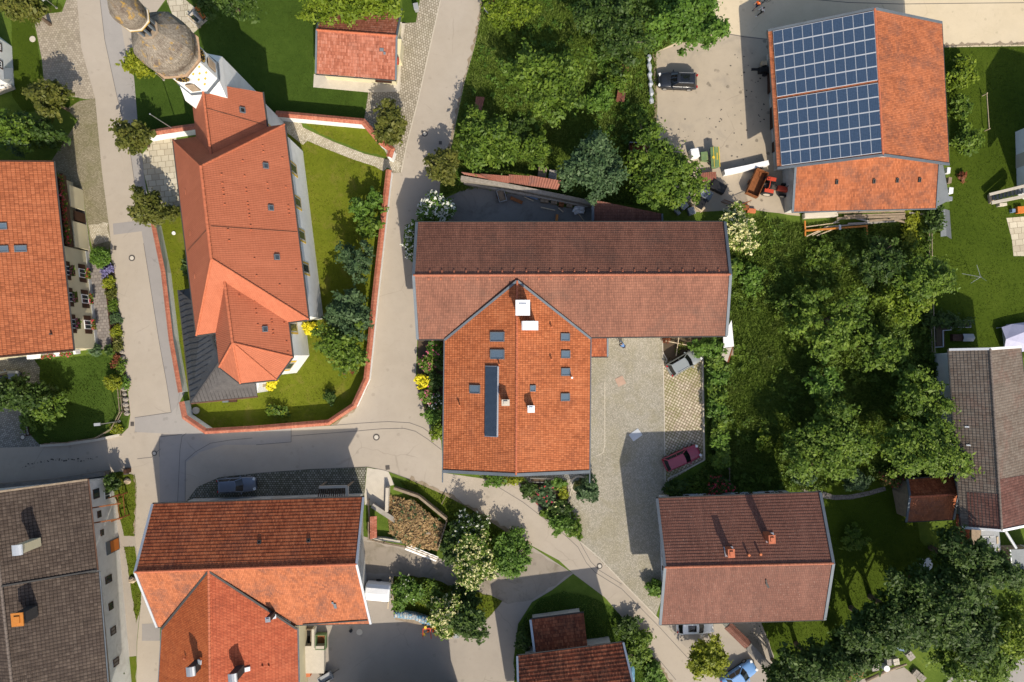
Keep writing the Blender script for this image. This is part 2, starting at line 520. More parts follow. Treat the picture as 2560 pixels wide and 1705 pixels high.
M['rust_sheet']=plain('reddish_corrugated_sheet',(0.27,0.105,0.070),0.6,0.1,var=0.25,scale=0.9,dirt=(0.09,0.06,0.055),dirt_amt=0.7)
M['orange_paint']=plain('orange_paint',(0.46,0.17,0.03),0.5,var=0.2)
M['orange_wood']=plain('orange_stained_wood',(0.48,0.14,0.02),0.6,var=0.2)
M['red_paint']=plain('red_machine_paint',(0.46,0.060,0.030),0.45,var=0.2)
M['green_paint']=plain('green_machine_paint',(0.13,0.20,0.085),0.55,var=0.2,dirt=(0.32,0.29,0.12),dirt_amt=0.7)
M['yellow_paint']=plain('yellow_machine_paint',(0.72,0.48,0.04),0.5,var=0.15)
M['white_paint']=plain('white_paint',(0.80,0.80,0.80),0.4,var=0.04)
M['white_plastic']=plain('white_plastic',(0.72,0.72,0.72),0.4,var=0.06)
M['grey_plastic']=plain('grey_plastic',(0.30,0.31,0.32),0.5,var=0.12)
M['steel']=plain('galvanised_steel',(0.45,0.46,0.47),0.35,0.7,var=0.1)
M['concrete']=plain('weathered_concrete',(0.34,0.31,0.27),0.9,var=0.16,dirt=(0.17,0.15,0.12),dirt_amt=0.6,bump=0.25)
M['pale_concrete']=plain('pale_concrete',(0.50,0.45,0.37),0.9,var=0.1,dirt=(0.36,0.32,0.26),dirt_amt=0.4,bump=0.2)
M['dark_concrete']=plain('dark_stained_concrete',(0.19,0.175,0.155),0.9,var=0.2,dirt=(0.08,0.075,0.06),dirt_amt=0.7,bump=0.3)
M['stone']=plain('rubble_stone',(0.27,0.24,0.20),0.9,var=0.35,scale=2.5,fine=6,bump=0.5)
M['rock']=plain('pale_boulder',(0.42,0.33,0.23),0.9,var=0.3,scale=1.5,bump=0.5)
M['bark']=plain('tree_bark',(0.11,0.080,0.055),0.95,var=0.35,scale=4,bump=0.6)
M['dead_wood']=plain('bare_dead_branches',(0.36,0.29,0.21),0.9,var=0.25,scale=3)
M['iron']=plain('cast_iron',(0.10,0.088,0.078),0.7,0.4,var=0.2)
M['manhole_stone']=plain('manhole_centre',(0.50,0.46,0.39),0.9,var=0.12)
M['blue_tarp']=plain('blue_tarpaulin',(0.15,0.30,0.42),0.5,var=0.4,scale=3.0,fine=8,bump=0.4)
M['lilac_tarp']=plain('pale_lilac_tarpaulin',(0.36,0.36,0.48),0.5,var=0.14,scale=1.0)
M['grey_sheet']=plain('grey_roof_sheet',(0.21,0.225,0.23),0.55,0.2,var=0.14,scale=1.0)
M['skin']=plain('skin',(0.42,0.24,0.16),0.6,var=0.06)
M['hair']=plain('dark_hair',(0.03,0.02,0.014),0.6)
M['cloth_black']=plain('black_cloth',(0.016,0.015,0.017),0.9)
M['cloth_white']=plain('white_cloth',(0.75,0.74,0.72),0.9)
M['cloth_orange']=plain('orange_cloth',(0.85,0.16,0.03),0.9)
M['cloth_blue']=plain('blue_cloth',(0.12,0.22,0.42),0.9)
M['cloth_navy']=plain('navy_cloth',(0.02,0.03,0.07),0.9)
M['brick']=plain('red_brick',(0.33,0.105,0.05),0.85,var=0.3,scale=4,bump=0.3)
M['brass']=plain('gilded_metal',(0.75,0.50,0.12),0.35,0.6,var=0.1)
M['clay_pot']=plain('terracotta',(0.48,0.15,0.06),0.8,var=0.15)
M['water']=glassmat('trough_water',(0.05,0.055,0.02),0.08)
M['blue_panel']=plain('blue_boards',(0.14,0.20,0.30),0.7,var=0.3,scale=2.0)
M['copper_rust']=plain('brown_flashing',(0.14,0.075,0.05),0.6,0.3,var=0.2)
def carpaint(name,c,rough=0.22,metal=0.0):
 m=NT(name)
 m.out(c,rough,None,metal=metal,spec=0.5)
 m.b.inputs['Coat Weight'].default_value=0.25
 m.b.inputs['Coat Roughness'].default_value=0.06
 return m.mat
M['car_dark']=carpaint('dark_grey_car_paint',(0.018,0.021,0.028))
M['car_silver']=carpaint('silver_car_paint',(0.30,0.32,0.31),0.3,0.3)
M['car_red']=carpaint('wine_red_car_paint',(0.30,0.040,0.070),0.28)
M['car_grey']=carpaint('blue_grey_car_paint',(0.14,0.165,0.21),0.28,0.3)
M['car_white']=carpaint('white_car_paint',(0.78,0.78,0.77),0.25)
M['car_blue']=carpaint('light_blue_car_paint',(0.13,0.27,0.52),0.3)
M['headlight']=plain('headlight_lens',(0.65,0.66,0.66),0.15,var=0.02)
M['taillight']=plain('tail_light_lens',(0.35,0.012,0.012),0.2,var=0.02)
def shingle_mat():
 m=NT('old_wooden_shingles')
 u,v=m.uv()
 p=m.pos()
 cb=m.n('ShaderNodeCombineXYZ');m.set(cb.inputs[0],m.math('MULTIPLY',u,26.0));m.set(cb.inputs[1],m.math('MULTIPLY',v,2.6))
 st=m.noise(cb.outputs[0],1.0,5,0.7)
 row=m.math('FRACT',m.math('DIVIDE',v,0.22))
 col=m.ramp(m.mr(st,0.28,0.75),[(0,(0.06,0.048,0.038)),(0.45,(0.20,0.17,0.135)),(1,(0.42,0.37,0.30))])
 col=m.mix(m.mr(m.noise(p,0.7,5,0.65),0.5,0.68,0,0.75),col,(0.07,0.045,0.035))
 col=m.mix(m.mr(m.noise(p,1.3,5,0.6,0.5),0.56,0.66,0,0.85),col,(0.36,0.22,0.05))
 col=m.mix(m.mr(row,0.15,0.0,0,0.5),col,(0.03,0.025,0.02))
 return m.out(col,0.95,st,0.8,0.04,0,0.1)
M['shingle']=shingle_mat()
def panel_mat():
 m=NT('solar_cells')
 u,v=m.uv()
 fu=m.math('FRACT',m.math('MULTIPLY',u,6.0));fv=m.math('FRACT',m.math('MULTIPLY',v,9.0))
 e=m.math('MAXIMUM',m.mr(m.math('ABSOLUTE',m.math('SUBTRACT',fu,0.5)),0.38,0.5),m.mr(m.math('ABSOLUTE',m.math('SUBTRACT',fv,0.5)),0.38,0.5))
 vo=m.noise(m.pos(),6.0,3)
 col=m.mix(m.mr(vo,0.3,0.7),(0.040,0.068,0.115),(0.056,0.090,0.148))
 col=m.mix(m.math('MULTIPLY',e,0.8),col,(0.010,0.020,0.050))
 return m.out(col,0.25,None,spec=0.5)
M['cells']=panel_mat()
M['road']=asphalt('road_asphalt',(0.355,0.306,0.245),(0.395,0.345,0.285))
M['road_grey']=asphalt('grey_road_asphalt',(0.285,0.265,0.245),(0.335,0.310,0.280))
M['road_patch']=asphalt('newer_asphalt',(0.26,0.242,0.228),(0.30,0.278,0.255))
M['pale_road']=asphalt('pale_road_surface',(0.53,0.44,0.30),(0.58,0.49,0.35))
M['yard']=asphalt('concrete_yard',(0.36,0.305,0.230),(0.42,0.355,0.270),patch=(0.30,0.26,0.205),stains=0.8)
M['gravel']=asphalt('fine_gravel',(0.30,0.265,0.225),(0.35,0.305,0.25))
M['dirt_track']=asphalt('dirt_track',(0.235,0.20,0.16),(0.33,0.29,0.235),patch=(0.145,0.125,0.085))
M['dark_yard']=asphalt('damp_concrete',(0.17,0.165,0.155),(0.24,0.235,0.22),patch=(0.10,0.095,0.085))
M['soil']=asphalt('garden_soil',(0.085,0.060,0.040),(0.12,0.090,0.055),patch=(0.06,0.065,0.025))
M['joint']=plain('bitumen_joint',(0.115,0.105,0.098),0.8,var=0.2)
M['kerb']=plain('kerb_stone',(0.46,0.41,0.33),0.9,var=0.15,scale=2)
M['parking_setts']=setts('parking_setts',[(0.25,0.21,0.16),(0.33,0.28,0.215),(0.40,0.345,0.27)],(0.20,0.17,0.12),0.26,'brick',R(-6),(0.15,0.14,0.04),0.3,jw=0.1)
M['verge_setts']=setts('brown_verge_setts',[(0.17,0.145,0.095),(0.25,0.215,0.15),(0.34,0.29,0.21)],(0.12,0.11,0.05),0.14,'brick',R(-6),(0.12,0.12,0.03),0.6,0.45)
M['cobble_pave']=setts('cobble_pavement',[(0.27,0.235,0.18),(0.36,0.315,0.245),(0.46,0.41,0.33)],(0.16,0.135,0.085),0.27,'brick',R(82),(0.14,0.14,0.05),0.3)
M['path_setts']=setts('pale_path_setts',[(0.34,0.30,0.22),(0.47,0.42,0.32),(0.58,0.53,0.43)],(0.24,0.20,0.13),0.18,'brick',R(65))
M['flagstone']=setts('square_flagstones',[(0.38,0.33,0.245),(0.46,0.41,0.31),(0.54,0.49,0.38)],(0.24,0.20,0.14),0.72,'brick',R(-6),None,0,jw=0.05)
M['court']=setts('segmental_arc_setts',[(0.27,0.25,0.20),(0.39,0.36,0.30),(0.52,0.48,0.41)],(0.19,0.17,0.12),0.15,'arc',0.0,(0.23,0.20,0.10),0.55,0.47,jw=0.2)
M['grass_pavers']=setts('open_jointed_pavers',[(0.36,0.28,0.22),(0.48,0.39,0.30),(0.60,0.52,0.40)],(0.16,0.14,0.075),0.33,'grid',R(27),(0.15,0.16,0.03),0.85,0.47,jw=0.19)
M['grey_pavers']=setts('grey_block_paving',[(0.17,0.15,0.135),(0.22,0.195,0.175),(0.28,0.245,0.215)],(0.12,0.10,0.085),0.36,'brick',R(-5),jw=0.08)
M['dark_cobble']=setts('dark_mossy_cobble',[(0.12,0.115,0.095),(0.19,0.18,0.15),(0.30,0.285,0.245)],(0.055,0.055,0.03),0.25,'brick',R(0),(0.05,0.06,0.02),0.6,0.48,jw=0.2)
M['grey_cobble']=setts('grey_rough_cobble',[(0.16,0.155,0.14),(0.23,0.225,0.205),(0.33,0.32,0.29)],(0.10,0.095,0.075),0.22,'brick',R(12),(0.10,0.11,0.05),0.5,0.5)
M['meadow']=lawn('meadow_ground',[(0.040,0.068,0.009),(0.085,0.130,0.018),(0.140,0.185,0.032)])
M['churchyard']=lawn('churchyard_lawn',[(0.072,0.092,0.008),(0.116,0.138,0.010),(0.160,0.172,0.018)],(0.21,0.165,0.045),0.55)
M['north_lawn']=lawn('deep_green_lawn',[(0.027,0.049,0.007),(0.044,0.078,0.010),(0.066,0.106,0.016)])
M['right_lawn']=lawn('mown_right_lawn',[(0.033,0.055,0.004),(0.050,0.078,0.006),(0.070,0.100,0.010)])
M['verge']=lawn('verge_grass',[(0.050,0.072,0.006),(0.085,0.115,0.010),(0.125,0.145,0.018)],(0.16,0.12,0.04),0.35)
M['blade_dark']=leafmat('meadow_grass_blades',[(0.065,0.105,0.014),(0.140,0.205,0.034),(0.240,0.300,0.075)],0.45)
M['blade_mid']=leafmat('lawn_grass_blades',[(0.028,0.050,0.005),(0.048,0.078,0.008),(0.074,0.106,0.014)],0.15)
M['blade_yel']=leafmat('churchyard_grass_blades',[(0.074,0.088,0.006),(0.120,0.132,0.009),(0.175,0.172,0.026)],0.15)
M['leaf_mid']=leafmat('mid_green_leaves',[(0.0406,0.078,0.009),(0.0936,0.1575,0.015),(0.1794,0.2475,0.027)])
M['leaf_bright']=leafmat('bright_green_leaves',[(0.0608,0.104,0.0078),(0.1284,0.1885,0.0117),(0.2231,0.2795,0.0234)])
M['leaf_fresh']=leafmat('fresh_green_leaves',[(0.0421,0.0918,0.0108),(0.087,0.1688,0.0189),(0.1544,0.2497,0.0351)])
M['leaf_dark']=leafmat('dark_green_leaves',[(0.0181,0.0406,0.0072),(0.0452,0.0841,0.013),(0.0965,0.1522,0.0232)])
M['leaf_blue']=leafmat('blue_green_leaves',[(0.025,0.0552,0.0192),(0.0624,0.1104,0.0408),(0.1248,0.1896,0.0792)])
M['leaf_olive']=leafmat('olive_leaves',[(0.0442,0.0562,0.0075),(0.104,0.115,0.0175),(0.182,0.175,0.0375)])
M['leaf_yellow']=leafmat('yellow_leaves',[(0.42,0.36,0.010),(0.68,0.58,0.015),(0.85,0.76,0.04)],0.1)
M['leaf_lime']=leafmat('lime_leaves',[(0.10,0.13,0.008),(0.19,0.22,0.012),(0.32,0.33,0.02)])
M['leaf_red']=leafmat('reddish_leaves',[(0.10,0.030,0.012),(0.17,0.050,0.020),(0.22,0.10,0.035)])
M['blossom']=leafmat('cream_blossom',[(0.42,0.40,0.12),(0.62,0.58,0.26),(0.78,0.75,0.46)],0.1)
M['blossom_white']=leafmat('white_blossom',[(0.60,0.60,0.48),(0.75,0.75,0.62),(0.85,0.85,0.76)],0.1)
M['flower_pink']=leafmat('pink_flowers',[(0.40,0.05,0.12),(0.60,0.12,0.22),(0.70,0.35,0.40)],0.1)
M['flower_red']=leafmat('red_flowers',[(0.35,0.02,0.03),(0.55,0.04,0.05),(0.55,0.10,0.20)],0.1)
M['flower_violet']=leafmat('violet_flowers',[(0.10,0.10,0.20),(0.15,0.13,0.28),(0.20,0.19,0.32)],0.1)
M['straw']=leafmat('straw_and_dung',[(0.09,0.055,0.022),(0.26,0.165,0.07),(0.46,0.32,0.14)],0.0)
M['red_plate']=plain('faded_red_plate',(0.40,0.27,0.20),0.9,var=0.15,dirt=(0.36,0.31,0.25),dirt_amt=0.7)
M['stain']=plain('dark_drip_stain',(0.07,0.062,0.055),0.9)
M['edge_dust']=asphalt('edge_dust',(0.24,0.185,0.125),(0.32,0.26,0.19),patch=(0.12,0.11,0.04))
# ================================================================ ground, roads, lawns
def patch(name,px,mat,lvl,label,z=None,kind='structure',cat=None):
 zz=0.004*lvl if z is None else z
 mb=MB()
 pts=[W(p[0],p[1],zz)for p in px]
 a=sum(pts[i].x*pts[(i+1)%len(pts)].y-pts[(i+1)%len(pts)].x*pts[i].y for i in range(len(pts)))
 if a<0:pts.reverse()
 mb.poly(pts)
 o=mb.build(name,M[mat])
 tag(o,label,cat or name.replace('_',' '),kind=kind)
 return o
def rough(px,amp=3.0,step=14,seed=1):
 """soften a straight edge into a slightly uneven one"""
 rr=random.Random(seed)
 out=[]
 n=len(px)
 for i in range(n):
  a,b=px[i],px[(i+1)%n]
  L=math.hypot(b[0]-a[0],b[1]-a[1])
  k=max(1,int(L/step))
  for j in range(k):
   t=j/k
   q=(a[0]+(b[0]-a[0])*t,a[1]+(b[1]-a[1])*t)
   if j:q=(q[0]+rr.uniform(-amp,amp),q[1]+rr.uniform(-amp,amp))
   out.append(q)
 return out
mb=MB()
mb.poly([(-320,-320,0),(320,-320,0),(320,320,0),(-320,320,0)])
tag(mb.build('ground',M['meadow']),'green meadow ground under the whole village','ground',kind='structure')
ROAD=[(187,-60),(203,120),(222,200),(238,290),(255,430),(272,560),(277,636),(288,699),(302,855),(312,905),(318,960),(326,1036),(321,1069),(302,1088),(247,1102),(165,1113),(104,1116),(-80,1122),(-80,1236),(150,1215),(269,1185),(300,1178),(335,1187),(341,1215),(340,1275),(337,1341),(354,1467),(351,1522),(343,1604),(340,1780),(400,1780),(400,1262),(463,1258),(494,1217),(548,1193),(640,1183),(777,1173),(917,1167),(963,1176),(1024,1198),(1106,1234),(1175,1270),(1216,1297),(1280,1338),(1316,1357),(1398,1401),(1433,1434),(1513,1494),(1560,1549),(1587,1582),(1631,1640),(1720,1780),(1850,1780),(1795,1697),(1647,1546),(1557,1456),(1450,1354),(1376,1302),(1362,1278),(1313,1234),(1299,1204),(1210,1197),(1108,1182),(1103,1102),(1073,1058),(1051,993),(1040,932),(1043,850),(1050,690),(1098,496),(1101,452),(1131,356),(1142,296),(1161,206),(1188,110),(1210,0),(1218,-60),(1106,-60),(1101,0),(1046,247),(1018,356),(1003,430),(970,428),(959,548),(939,746),(928,850),(921,949),(889,1020),(826,1064),(640,1075),(513,1083),(457,1045),(450,1004),(461,982),(441,855),(378,562),(367,480),(359,430),(356,384),(344,304),(335,192),(315,132),(304,69),(285,0),(280,-60)]
patch('road',ROAD,'road',1,'pale asphalt village street and junction')
patch('pavement',[(248,-60),(250,0),(262,100),(290,230),(304,288),(326,384),(340,480),(346,556),(378,562),(367,480),(359,430),(356,384),(344,304),(335,192),(315,132),(304,69),(285,0),(280,-60)],'road_grey',2,'greyer asphalt strip beside the church forecourt')
patch('road_repair',[(282,559),(343,552),(378,562),(387,605),(359,608),(354,578),(284,587)],'road_patch',3,'darker rectangular asphalt repair across the left street')
patch('pavement',[(359,608),(387,605),(402,680),(441,855),(461,982),(450,1004),(452,1028),(428,1031),(417,960),(398,855),(372,690)],'road_patch',2,'grey asphalt strip along the churchyard wall')
patch('road_repair',[(337,1044),(428,1031),(450,1006),(457,1045),(513,1083),(640,1075),(728,1071),(728,1105),(640,1112),(560,1112),(500,1130),(466,1155),(463,1256),(400,1258),(398,1142),(398,1092),(455,1086),(337,1080)],'road_grey',3,'grey asphalt of the street junction below the church')
patch('road_repair',[(355,1560),(400,1558),(400,1602),(355,1602)],'road_patch',3,'dark square asphalt repair beside the farmstead wing')
JO=[[(250,0),(262,100),(290,230),(304,288),(326,384),(340,480),(346,556)],[(359,608),(372,690),(398,855),(417,960),(428,1031),(337,1044)],[(466,1083),(455,1091),(450,1124),(444,1256)],[(463,1256),(463,1152),(488,1130),(526,1108),(576,1100),(631,1095)],[(728,1090),(887,1078),(955,1072),(1010,1071),(1038,1078),(1068,1097),(1103,1124)],[(826,1064),(900,1058),(969,1054),(1024,1057),(1057,1069),(1090,1093)],[(640,1183),(777,1173),(917,1167),(963,1176),(1024,1198)],[(1188,1180),(1235,1211),(1307,1255),(1399,1326),(1426,1350),(1445,1368),(1466,1407),(1488,1431),(1554,1472),(1647,1566),(1735,1662),(1765,1700)],[(1450,1356),(1477,1404),(1499,1426),(1554,1460)],[(343,1147),(380,1143),(383,1137),(402,1122)],[(398,1142),(398,1092),(455,1086)],[(728,1071),(728,1105),(640,1112)],[(1640,1640),(1690,1700)]]
mb=MB()
for pl in JO:
 for a,b in zip(pl[:-1],pl[1:]):
  p,q=W(a[0],a[1],0.018),W(b[0],b[1],0.018)
  s,u=perp(q-p)
  s=s*0.028
  mb.poly([p-s,q-s,q+s,p+s]if(q-p).cross(s).z>0 else[p+s,q+s,q-s,p-s])
tag(mb.build('road_joint',M['joint']),'dark sealed joints drawn across the asphalt','road joint',kind='structure')
patch('parking_bay',[(83,38),(155,30),(187,-60),(203,120),(217,170),(238,246),(215,248),(112,228),(105,150)],'parking_setts',2,'pale sett paved parking bays by the top left street')
patch('cobbles',[(195,300),(165,272),(200,252),(238,246),(255,430),(272,560),(277,606),(262,665),(245,668),(225,600),(205,470),(160,470),(130,400)],'verge_setts',2,'brown mossy cobbles beside the left street')
patch('cobbles',rough([(222,562),(270,558),(276,600),(236,612),(226,590)],4,12,3),'path_setts',3,'light gravelly setts at the house entrance')
patch('pavement',[(150,470),(205,470),(228,640),(256,665),(281,870),(240,876),(200,640)],'grey_pavers',3,'grey block path along the cream house')
patch('flower_bed',rough([(258,662),(284,660),(290,720),(303,858),(316,960),(324,1036),(310,1040),(300,930),(281,868)],2.5,14,5),'soil',3,'narrow planted bed between path and street')
patch('lawn',rough([(85,898),(255,886),(300,905),(306,990),(322,1040),(316,1068),(298,1086),(230,1103),(104,1115),(70,1080),(60,1010),(100,1000),(100,920)],2.5,16,6),'north_lawn',2,'fenced garden lawn in front of the cream house')
patch('cobbles',[(-80,893),(100,890),(103,960),(60,1010),(72,1084),(104,1116),(-80,1122)],'grey_cobble',1,'rough grey cobbled yard at the left edge',z=0.006)
patch('lawn',rough([(28,20),(83,36),(112,226),(165,240),(196,250),(165,274),(60,280),(30,240)],2,16,7),'right_lawn',3,'narrow lawn beside the white corner house')
patch('lawn',rough([(83,38),(110,5),(150,8),(157,20),(150,29)],1.5,10,8),'right_lawn',3,'rounded grass corner at the parking bays')
patch('verge',rough([(175,268),(176,246),(196,243),(199,252)],1,9,8),'right_lawn',4,'small grass tongue beside the round bush')
patch('gravel',[(268,1185),(338,1187),(341,1275),(338,1345),(352,1467),(350,1522),(342,1604),(340,1780),(300,1780),(290,1300)],'gravel',2,'gravel strip beside the grey roofed farmhouse',cat='gravel')
patch('verge',rough([(270,1182),(296,1180),(335,1187),(340,1215),(339,1275),(336,1341),(310,1340),(290,1250)],2,12,9),'verge',3,'grass verge by the pump and boulder')
patch('verge',rough([(310,1367),(337,1366),(345,1440),(353,1467),(350,1522),(340,1562),(332,1500),(320,1420)],2,12,10),'verge',3,'grass verge opposite the farmstead gable')
patch('verge',rough([(322,1642),(341,1640),(339,1780),(322,1780)],2,12,11),'verge',3,'grass verge at the bottom left corner')
patch('forecourt',[(357,384),(388,346),(440,330),(452,515),(410,520),(372,480),(359,430)],'flagstone',2,'square flagstone forecourt west of the church')
patch('lawn',rough([(316,133),(345,303),(368,328),(490,312),(690,284),(915,297),(923,232),(783,218),(790,-60),(420,-60),(482,78),(458,104),(340,110)],1.5,16,12),'north_lawn',1,'deep green lawn north of the church',z=0.006)
patch('lawn',rough([(383,38),(417,2),(437,32),(412,52)],1,10,13),'north_lawn',2,'small grass triangle behind the tower')
patch('pavement',[(417,2),(436,-60),(455,-8),(522,48),(478,88),(456,62),(430,34)],'flagstone',3,'paved corner around the water trough')
patch('pavement',[(282,-60),(286,0),(304,69),(315,132),(325,132),(340,110),(385,38),(420,-10),(430,-60)],'road',2,'pale paved corner behind the church tower')
patch('lawn',rough([(388,556),(450,850),(470,985),(462,1040),(516,1077),(640,1069),(824,1059),(883,1014),(914,946),(923,850),(953,548),(966,426),(760,330),(600,330),(440,470),(395,525)],1.5,18,14),'churchyard',1,'yellow green churchyard lawn inside the tiled wall',z=0.006)
patch('lawn',rough([(742,296),(910,309),(970,392),(900,376),(800,334)],1.5,14,15),'churchyard',2,'churchyard grass triangle north of the path')
patch('path',[(739,298),(752,303),(757,318),(777,328),(833,354),(910,384),(968,398),(1000,405),(998,432),(968,419),(958,428),(935,415),(884,399),(808,369),(769,352),(757,362),(700,318),(690,290)],'path_setts',3,'curving pale sett path to the church door')
patch('pavement',[(1106,-60),(1101,0),(1046,247),(1018,356),(1003,432),(975,432),(968,388),(948,350),(910,302),(921,231),(999,229),(1005,107),(1012,58),(1040,55),(1060,-60)],'cobble_pave',2,'cobbled pavement along the middle street')
patch('apron',[(785,185),(783,218),(922,231),(999,229),(1005,107),(1013,55),(990,55),(980,180)],'pale_concrete',3,'pale concrete apron around the small tiled building')
patch('lawn',rough([(1005,58),(1010,-60),(1056,-60),(1040,56)],1.5,10,16),'north_lawn',3,'small lawn beside the tiled building')
patch('farmyard',rough([(1640,130),(1700,108),(1806,82),(1920,97),(1975,110),(1975,430),(2000,540),(1920,530),(1870,522),(1740,530),(1640,420),(1643,250)],1.2,26,17),'yard',1,'stained concrete farmyard beside the solar roofed barn')
patch('road',[(1640,130),(1770,70),(1810,-80),(2700,-80),(2700,113),(2360,118),(2200,60),(1975,110),(1920,97),(1806,82),(1700,110)],'pale_road',2,'wide sunlit pale street at the top right')
mb=MB()
for pl in[[(1806,82),(1860,92),(1925,99)],[(2030,-2),(2120,6),(2250,10),(2420,8),(2640,6)]]:
 for a,b in zip(pl[:-1],pl[1:]):
  p,q=W(a[0],a[1],0.016),W(b[0],b[1],0.016)
  s,u=perp(q-p);s=s*0.04
  mb.poly([p-s,q-s,q+s,p+s]if(q-p).cross(s).z>0 else[p+s,q+s,q-s,p-s])
tag(mb.build('road_joint',M['joint']),'dark seam across the top right street','road joint',kind='structure')
patch('lawn',rough([(2350,117),(2450,113),(2700,110),(2700,900),(2345,885),(2330,780),(2326,560),(2374,520),(2376,300)],1.5,18,18),'right_lawn',1,'mown lawn right of the solar roofed barn')
patch('lawn',rough([(2040,1228),(2150,1190),(2275,1200),(2300,1350),(2420,1480),(2300,1560),(2050,1660),(1850,1610),(1900,1540),(2062,1550),(2086,1400)],2.5,18,19),'right_lawn',1,'garden lawn right of the brown roofed house')
patch('path',[(1990,1225),(2030,1232),(2062,1246),(2090,1250),(2130,1248),(2175,1238),(2215,1226),(2212,1216),(2170,1228),(2125,1237),(2085,1238),(2050,1226),(2010,1214)],'grey_pavers',2,'curved stepping path through the right garden')
patch('courtyard',[(1474,838),(1655,838),(1663,1205),(1668,1290),(1660,1480),(1640,1540),(1557,1456),(1450,1354),(1376,1302),(1362,1278),(1390,1255),(1400,1195),(1474,1190)],'court',2,'farm courtyard paved in arcs of small setts')
patch('flower_bed',rough([(1656,838),(1762,838),(1757,872),(1690,908),(1664,900),(1657,880)],1.5,14,20),'soil',3,'brown gravelly bed under the long barn eave')
patch('parking_bay',[(1658,885),(1690,905),(1757,868),(1762,1150),(1664,1208)],'grass_pavers',3,'reddish open jointed pavers where the two cars park')
patch('pavement',[(1240,1205),(1299,1206),(1313,1234),(1362,1278),(1450,1354),(1440,1330),(1425,1255),(1418,1200),(1474,1186),(1474,1176),(1240,1184)],'grey_cobble',3,'small pebbled paving in front of the farmhouse')
patch('flower_bed',rough([(1045,850),(1112,845),(1112,1110),(1080,1072),(1056,1000),(1043,930)],1.5,14,21),'soil',2,'planted bed along the left farmhouse wall')
patch('flower_bed',rough([(1300,1206),(1416,1200),(1424,1255),(1440,1325),(1400,1318),(1366,1280),(1316,1236)],1.5,12,22),'soil',4,'triangular planted bed in front of the farmhouse')
patch('parking_bay',[(463,1256),(494,1217),(548,1193),(640,1183),(777,1173),(917,1168),(914,1193),(911,1234),(905,1280),(463,1280)],'dark_cobble',2,'dark cobbled parking strip behind the farmstead')
patch('apron',rough([(918,1169),(970,1177),(986,1212),(968,1216),(966,1270),(912,1262),(911,1235)],1,14,23),'pale_concrete',3,'pale concrete pad at the dung heap')
patch('verge',rough([(1000,1205),(1028,1200),(1106,1236),(1175,1272),(1280,1341),(1318,1360),(1310,1400),(1250,1432),(1100,1380),(1060,1300)],2,14,24),'verge',2,'grass verge between dung heap and street')
patch('farmyard',[(760,1780),(760,1560),(905,1340),(1030,1372),(1110,1400),(1250,1430),(1316,1358),(1433,1434),(1380,1475),(1330,1505),(1295,1560),(1285,1640),(1290,1780)],'gravel',2,'grey gravel farmyard at the bottom',z=0.010)
patch('track',rough([(905,1350),(1030,1378),(1160,1432),(1250,1430),(1310,1362),(1430,1434),(1330,1500),(1270,1510),(1190,1478),(1060,1440),(905,1432)],3,16,25),'dirt_track',4,'dirt track past the flowering bushes')
patch('lawn',rough([(1150,1470),(1195,1478),(1256,1502),(1205,1560),(1130,1590),(1060,1560),(985,1530),(985,1440),(1060,1442)],2.5,14,26),'verge',5,'grass island with hedge in the farmyard')
patch('lawn',rough([(1286,1780),(1285,1640),(1310,1545),(1350,1497),(1410,1478),(1470,1490),(1530,1520),(1560,1549),(1587,1582),(1631,1640),(1715,1780)],2,16,27),'north_lawn',3,'dark grass around the bottom cottage')
patch('drive',rough([(1650,1552),(1900,1545),(1935,1640),(1900,1780),(1850,1780),(1795,1697)],2,18,28),'gravel',3,'gravel drive below the brown roofed house')
patch('terrace',[(2516,545),(2700,530),(2700,640),(2534,640),(2530,600)],'flagstone',3,'irregular stone terrace at the right edge')
patch('yard',rough([(1105,500),(1180,465),(1290,480),(1420,520),(1490,510),(1500,580),(1090,580)],3,16,29),'dark_yard',2,'dark damp concrete yard behind the long barn')
patch('yard',rough([(2090,1720),(2180,1690),(2260,1668),(2290,1690),(2300,1780),(2090,1780)],2,16,30),'gravel',3,'gravelly yard at the bottom right')
patch('road',[(2300,1780),(2380,1690),(2540,1610),(2700,1480),(2700,1780)],'road_grey',2,'grey lane in the bottom right corner')
def kerb(px,w=0.12,h=0.11,label='pale stone kerb',mat='kerb',z0=0.0):
 mb=MB()
 for a,b in zip(px[:-1],px[1:]):
  p,q=W(a[0],a[1],h),W(b[0],b[1],h)
  d=(q-p).normalized()*0.0
  p.z=q.z=h/2+z0
  mb.bar(p-d,q+d,w,h)
 return tag(mb.build('kerb',M[mat]),label,'kerb',kind='structure')
kerb([(1656,842),(1657,880),(1660,1000),(1663,1205)],0.12,0.03,'flush kerb line between courtyard and parking',z0=0.02)
kerb([(1757,868),(1758,980),(1760,1100),(1761,1150)],0.2,0.22,'low stone edging right of the parking bay')
kerb([(1761,1150),(1700,1182),(1672,1196),(1664,1215)],0.16,0.2,'curved stone edging below the red car')
kerb([(1664,905),(1668,900),(1657,880)],0.12,0.12,'short curved kerb beside the silver car')
kerb([(1512,955),(1512,1110),(1508,1132),(1490,1140)],0.1,0.025,'pale sett line along the farmhouse wall',z0=0.012)
kerb([(1450,1354),(1500,1396),(1557,1456),(1600,1500),(1645,1546)],0.14,0.03,'flush kerb between courtyard and lane',z0=0.012)
kerb([(1012,58),(1005,107),(999,229)],0.1,0.03,'flush kerb beside the tiled building',z0=0.014)
kerb([(1101,0),(1046,247),(1018,356),(1003,430)],0.13,0.035,'pale kerb between cobbles and middle street',z0=0.008)
kerb([(258,664),(281,866)],0.16,0.25,'low dark wall along the flower bed','brown_wood')
kerb([(1433,1208),(1420,1255),(1428,1300)],0.12,0.1,'curved stone bed edging by the farmhouse')
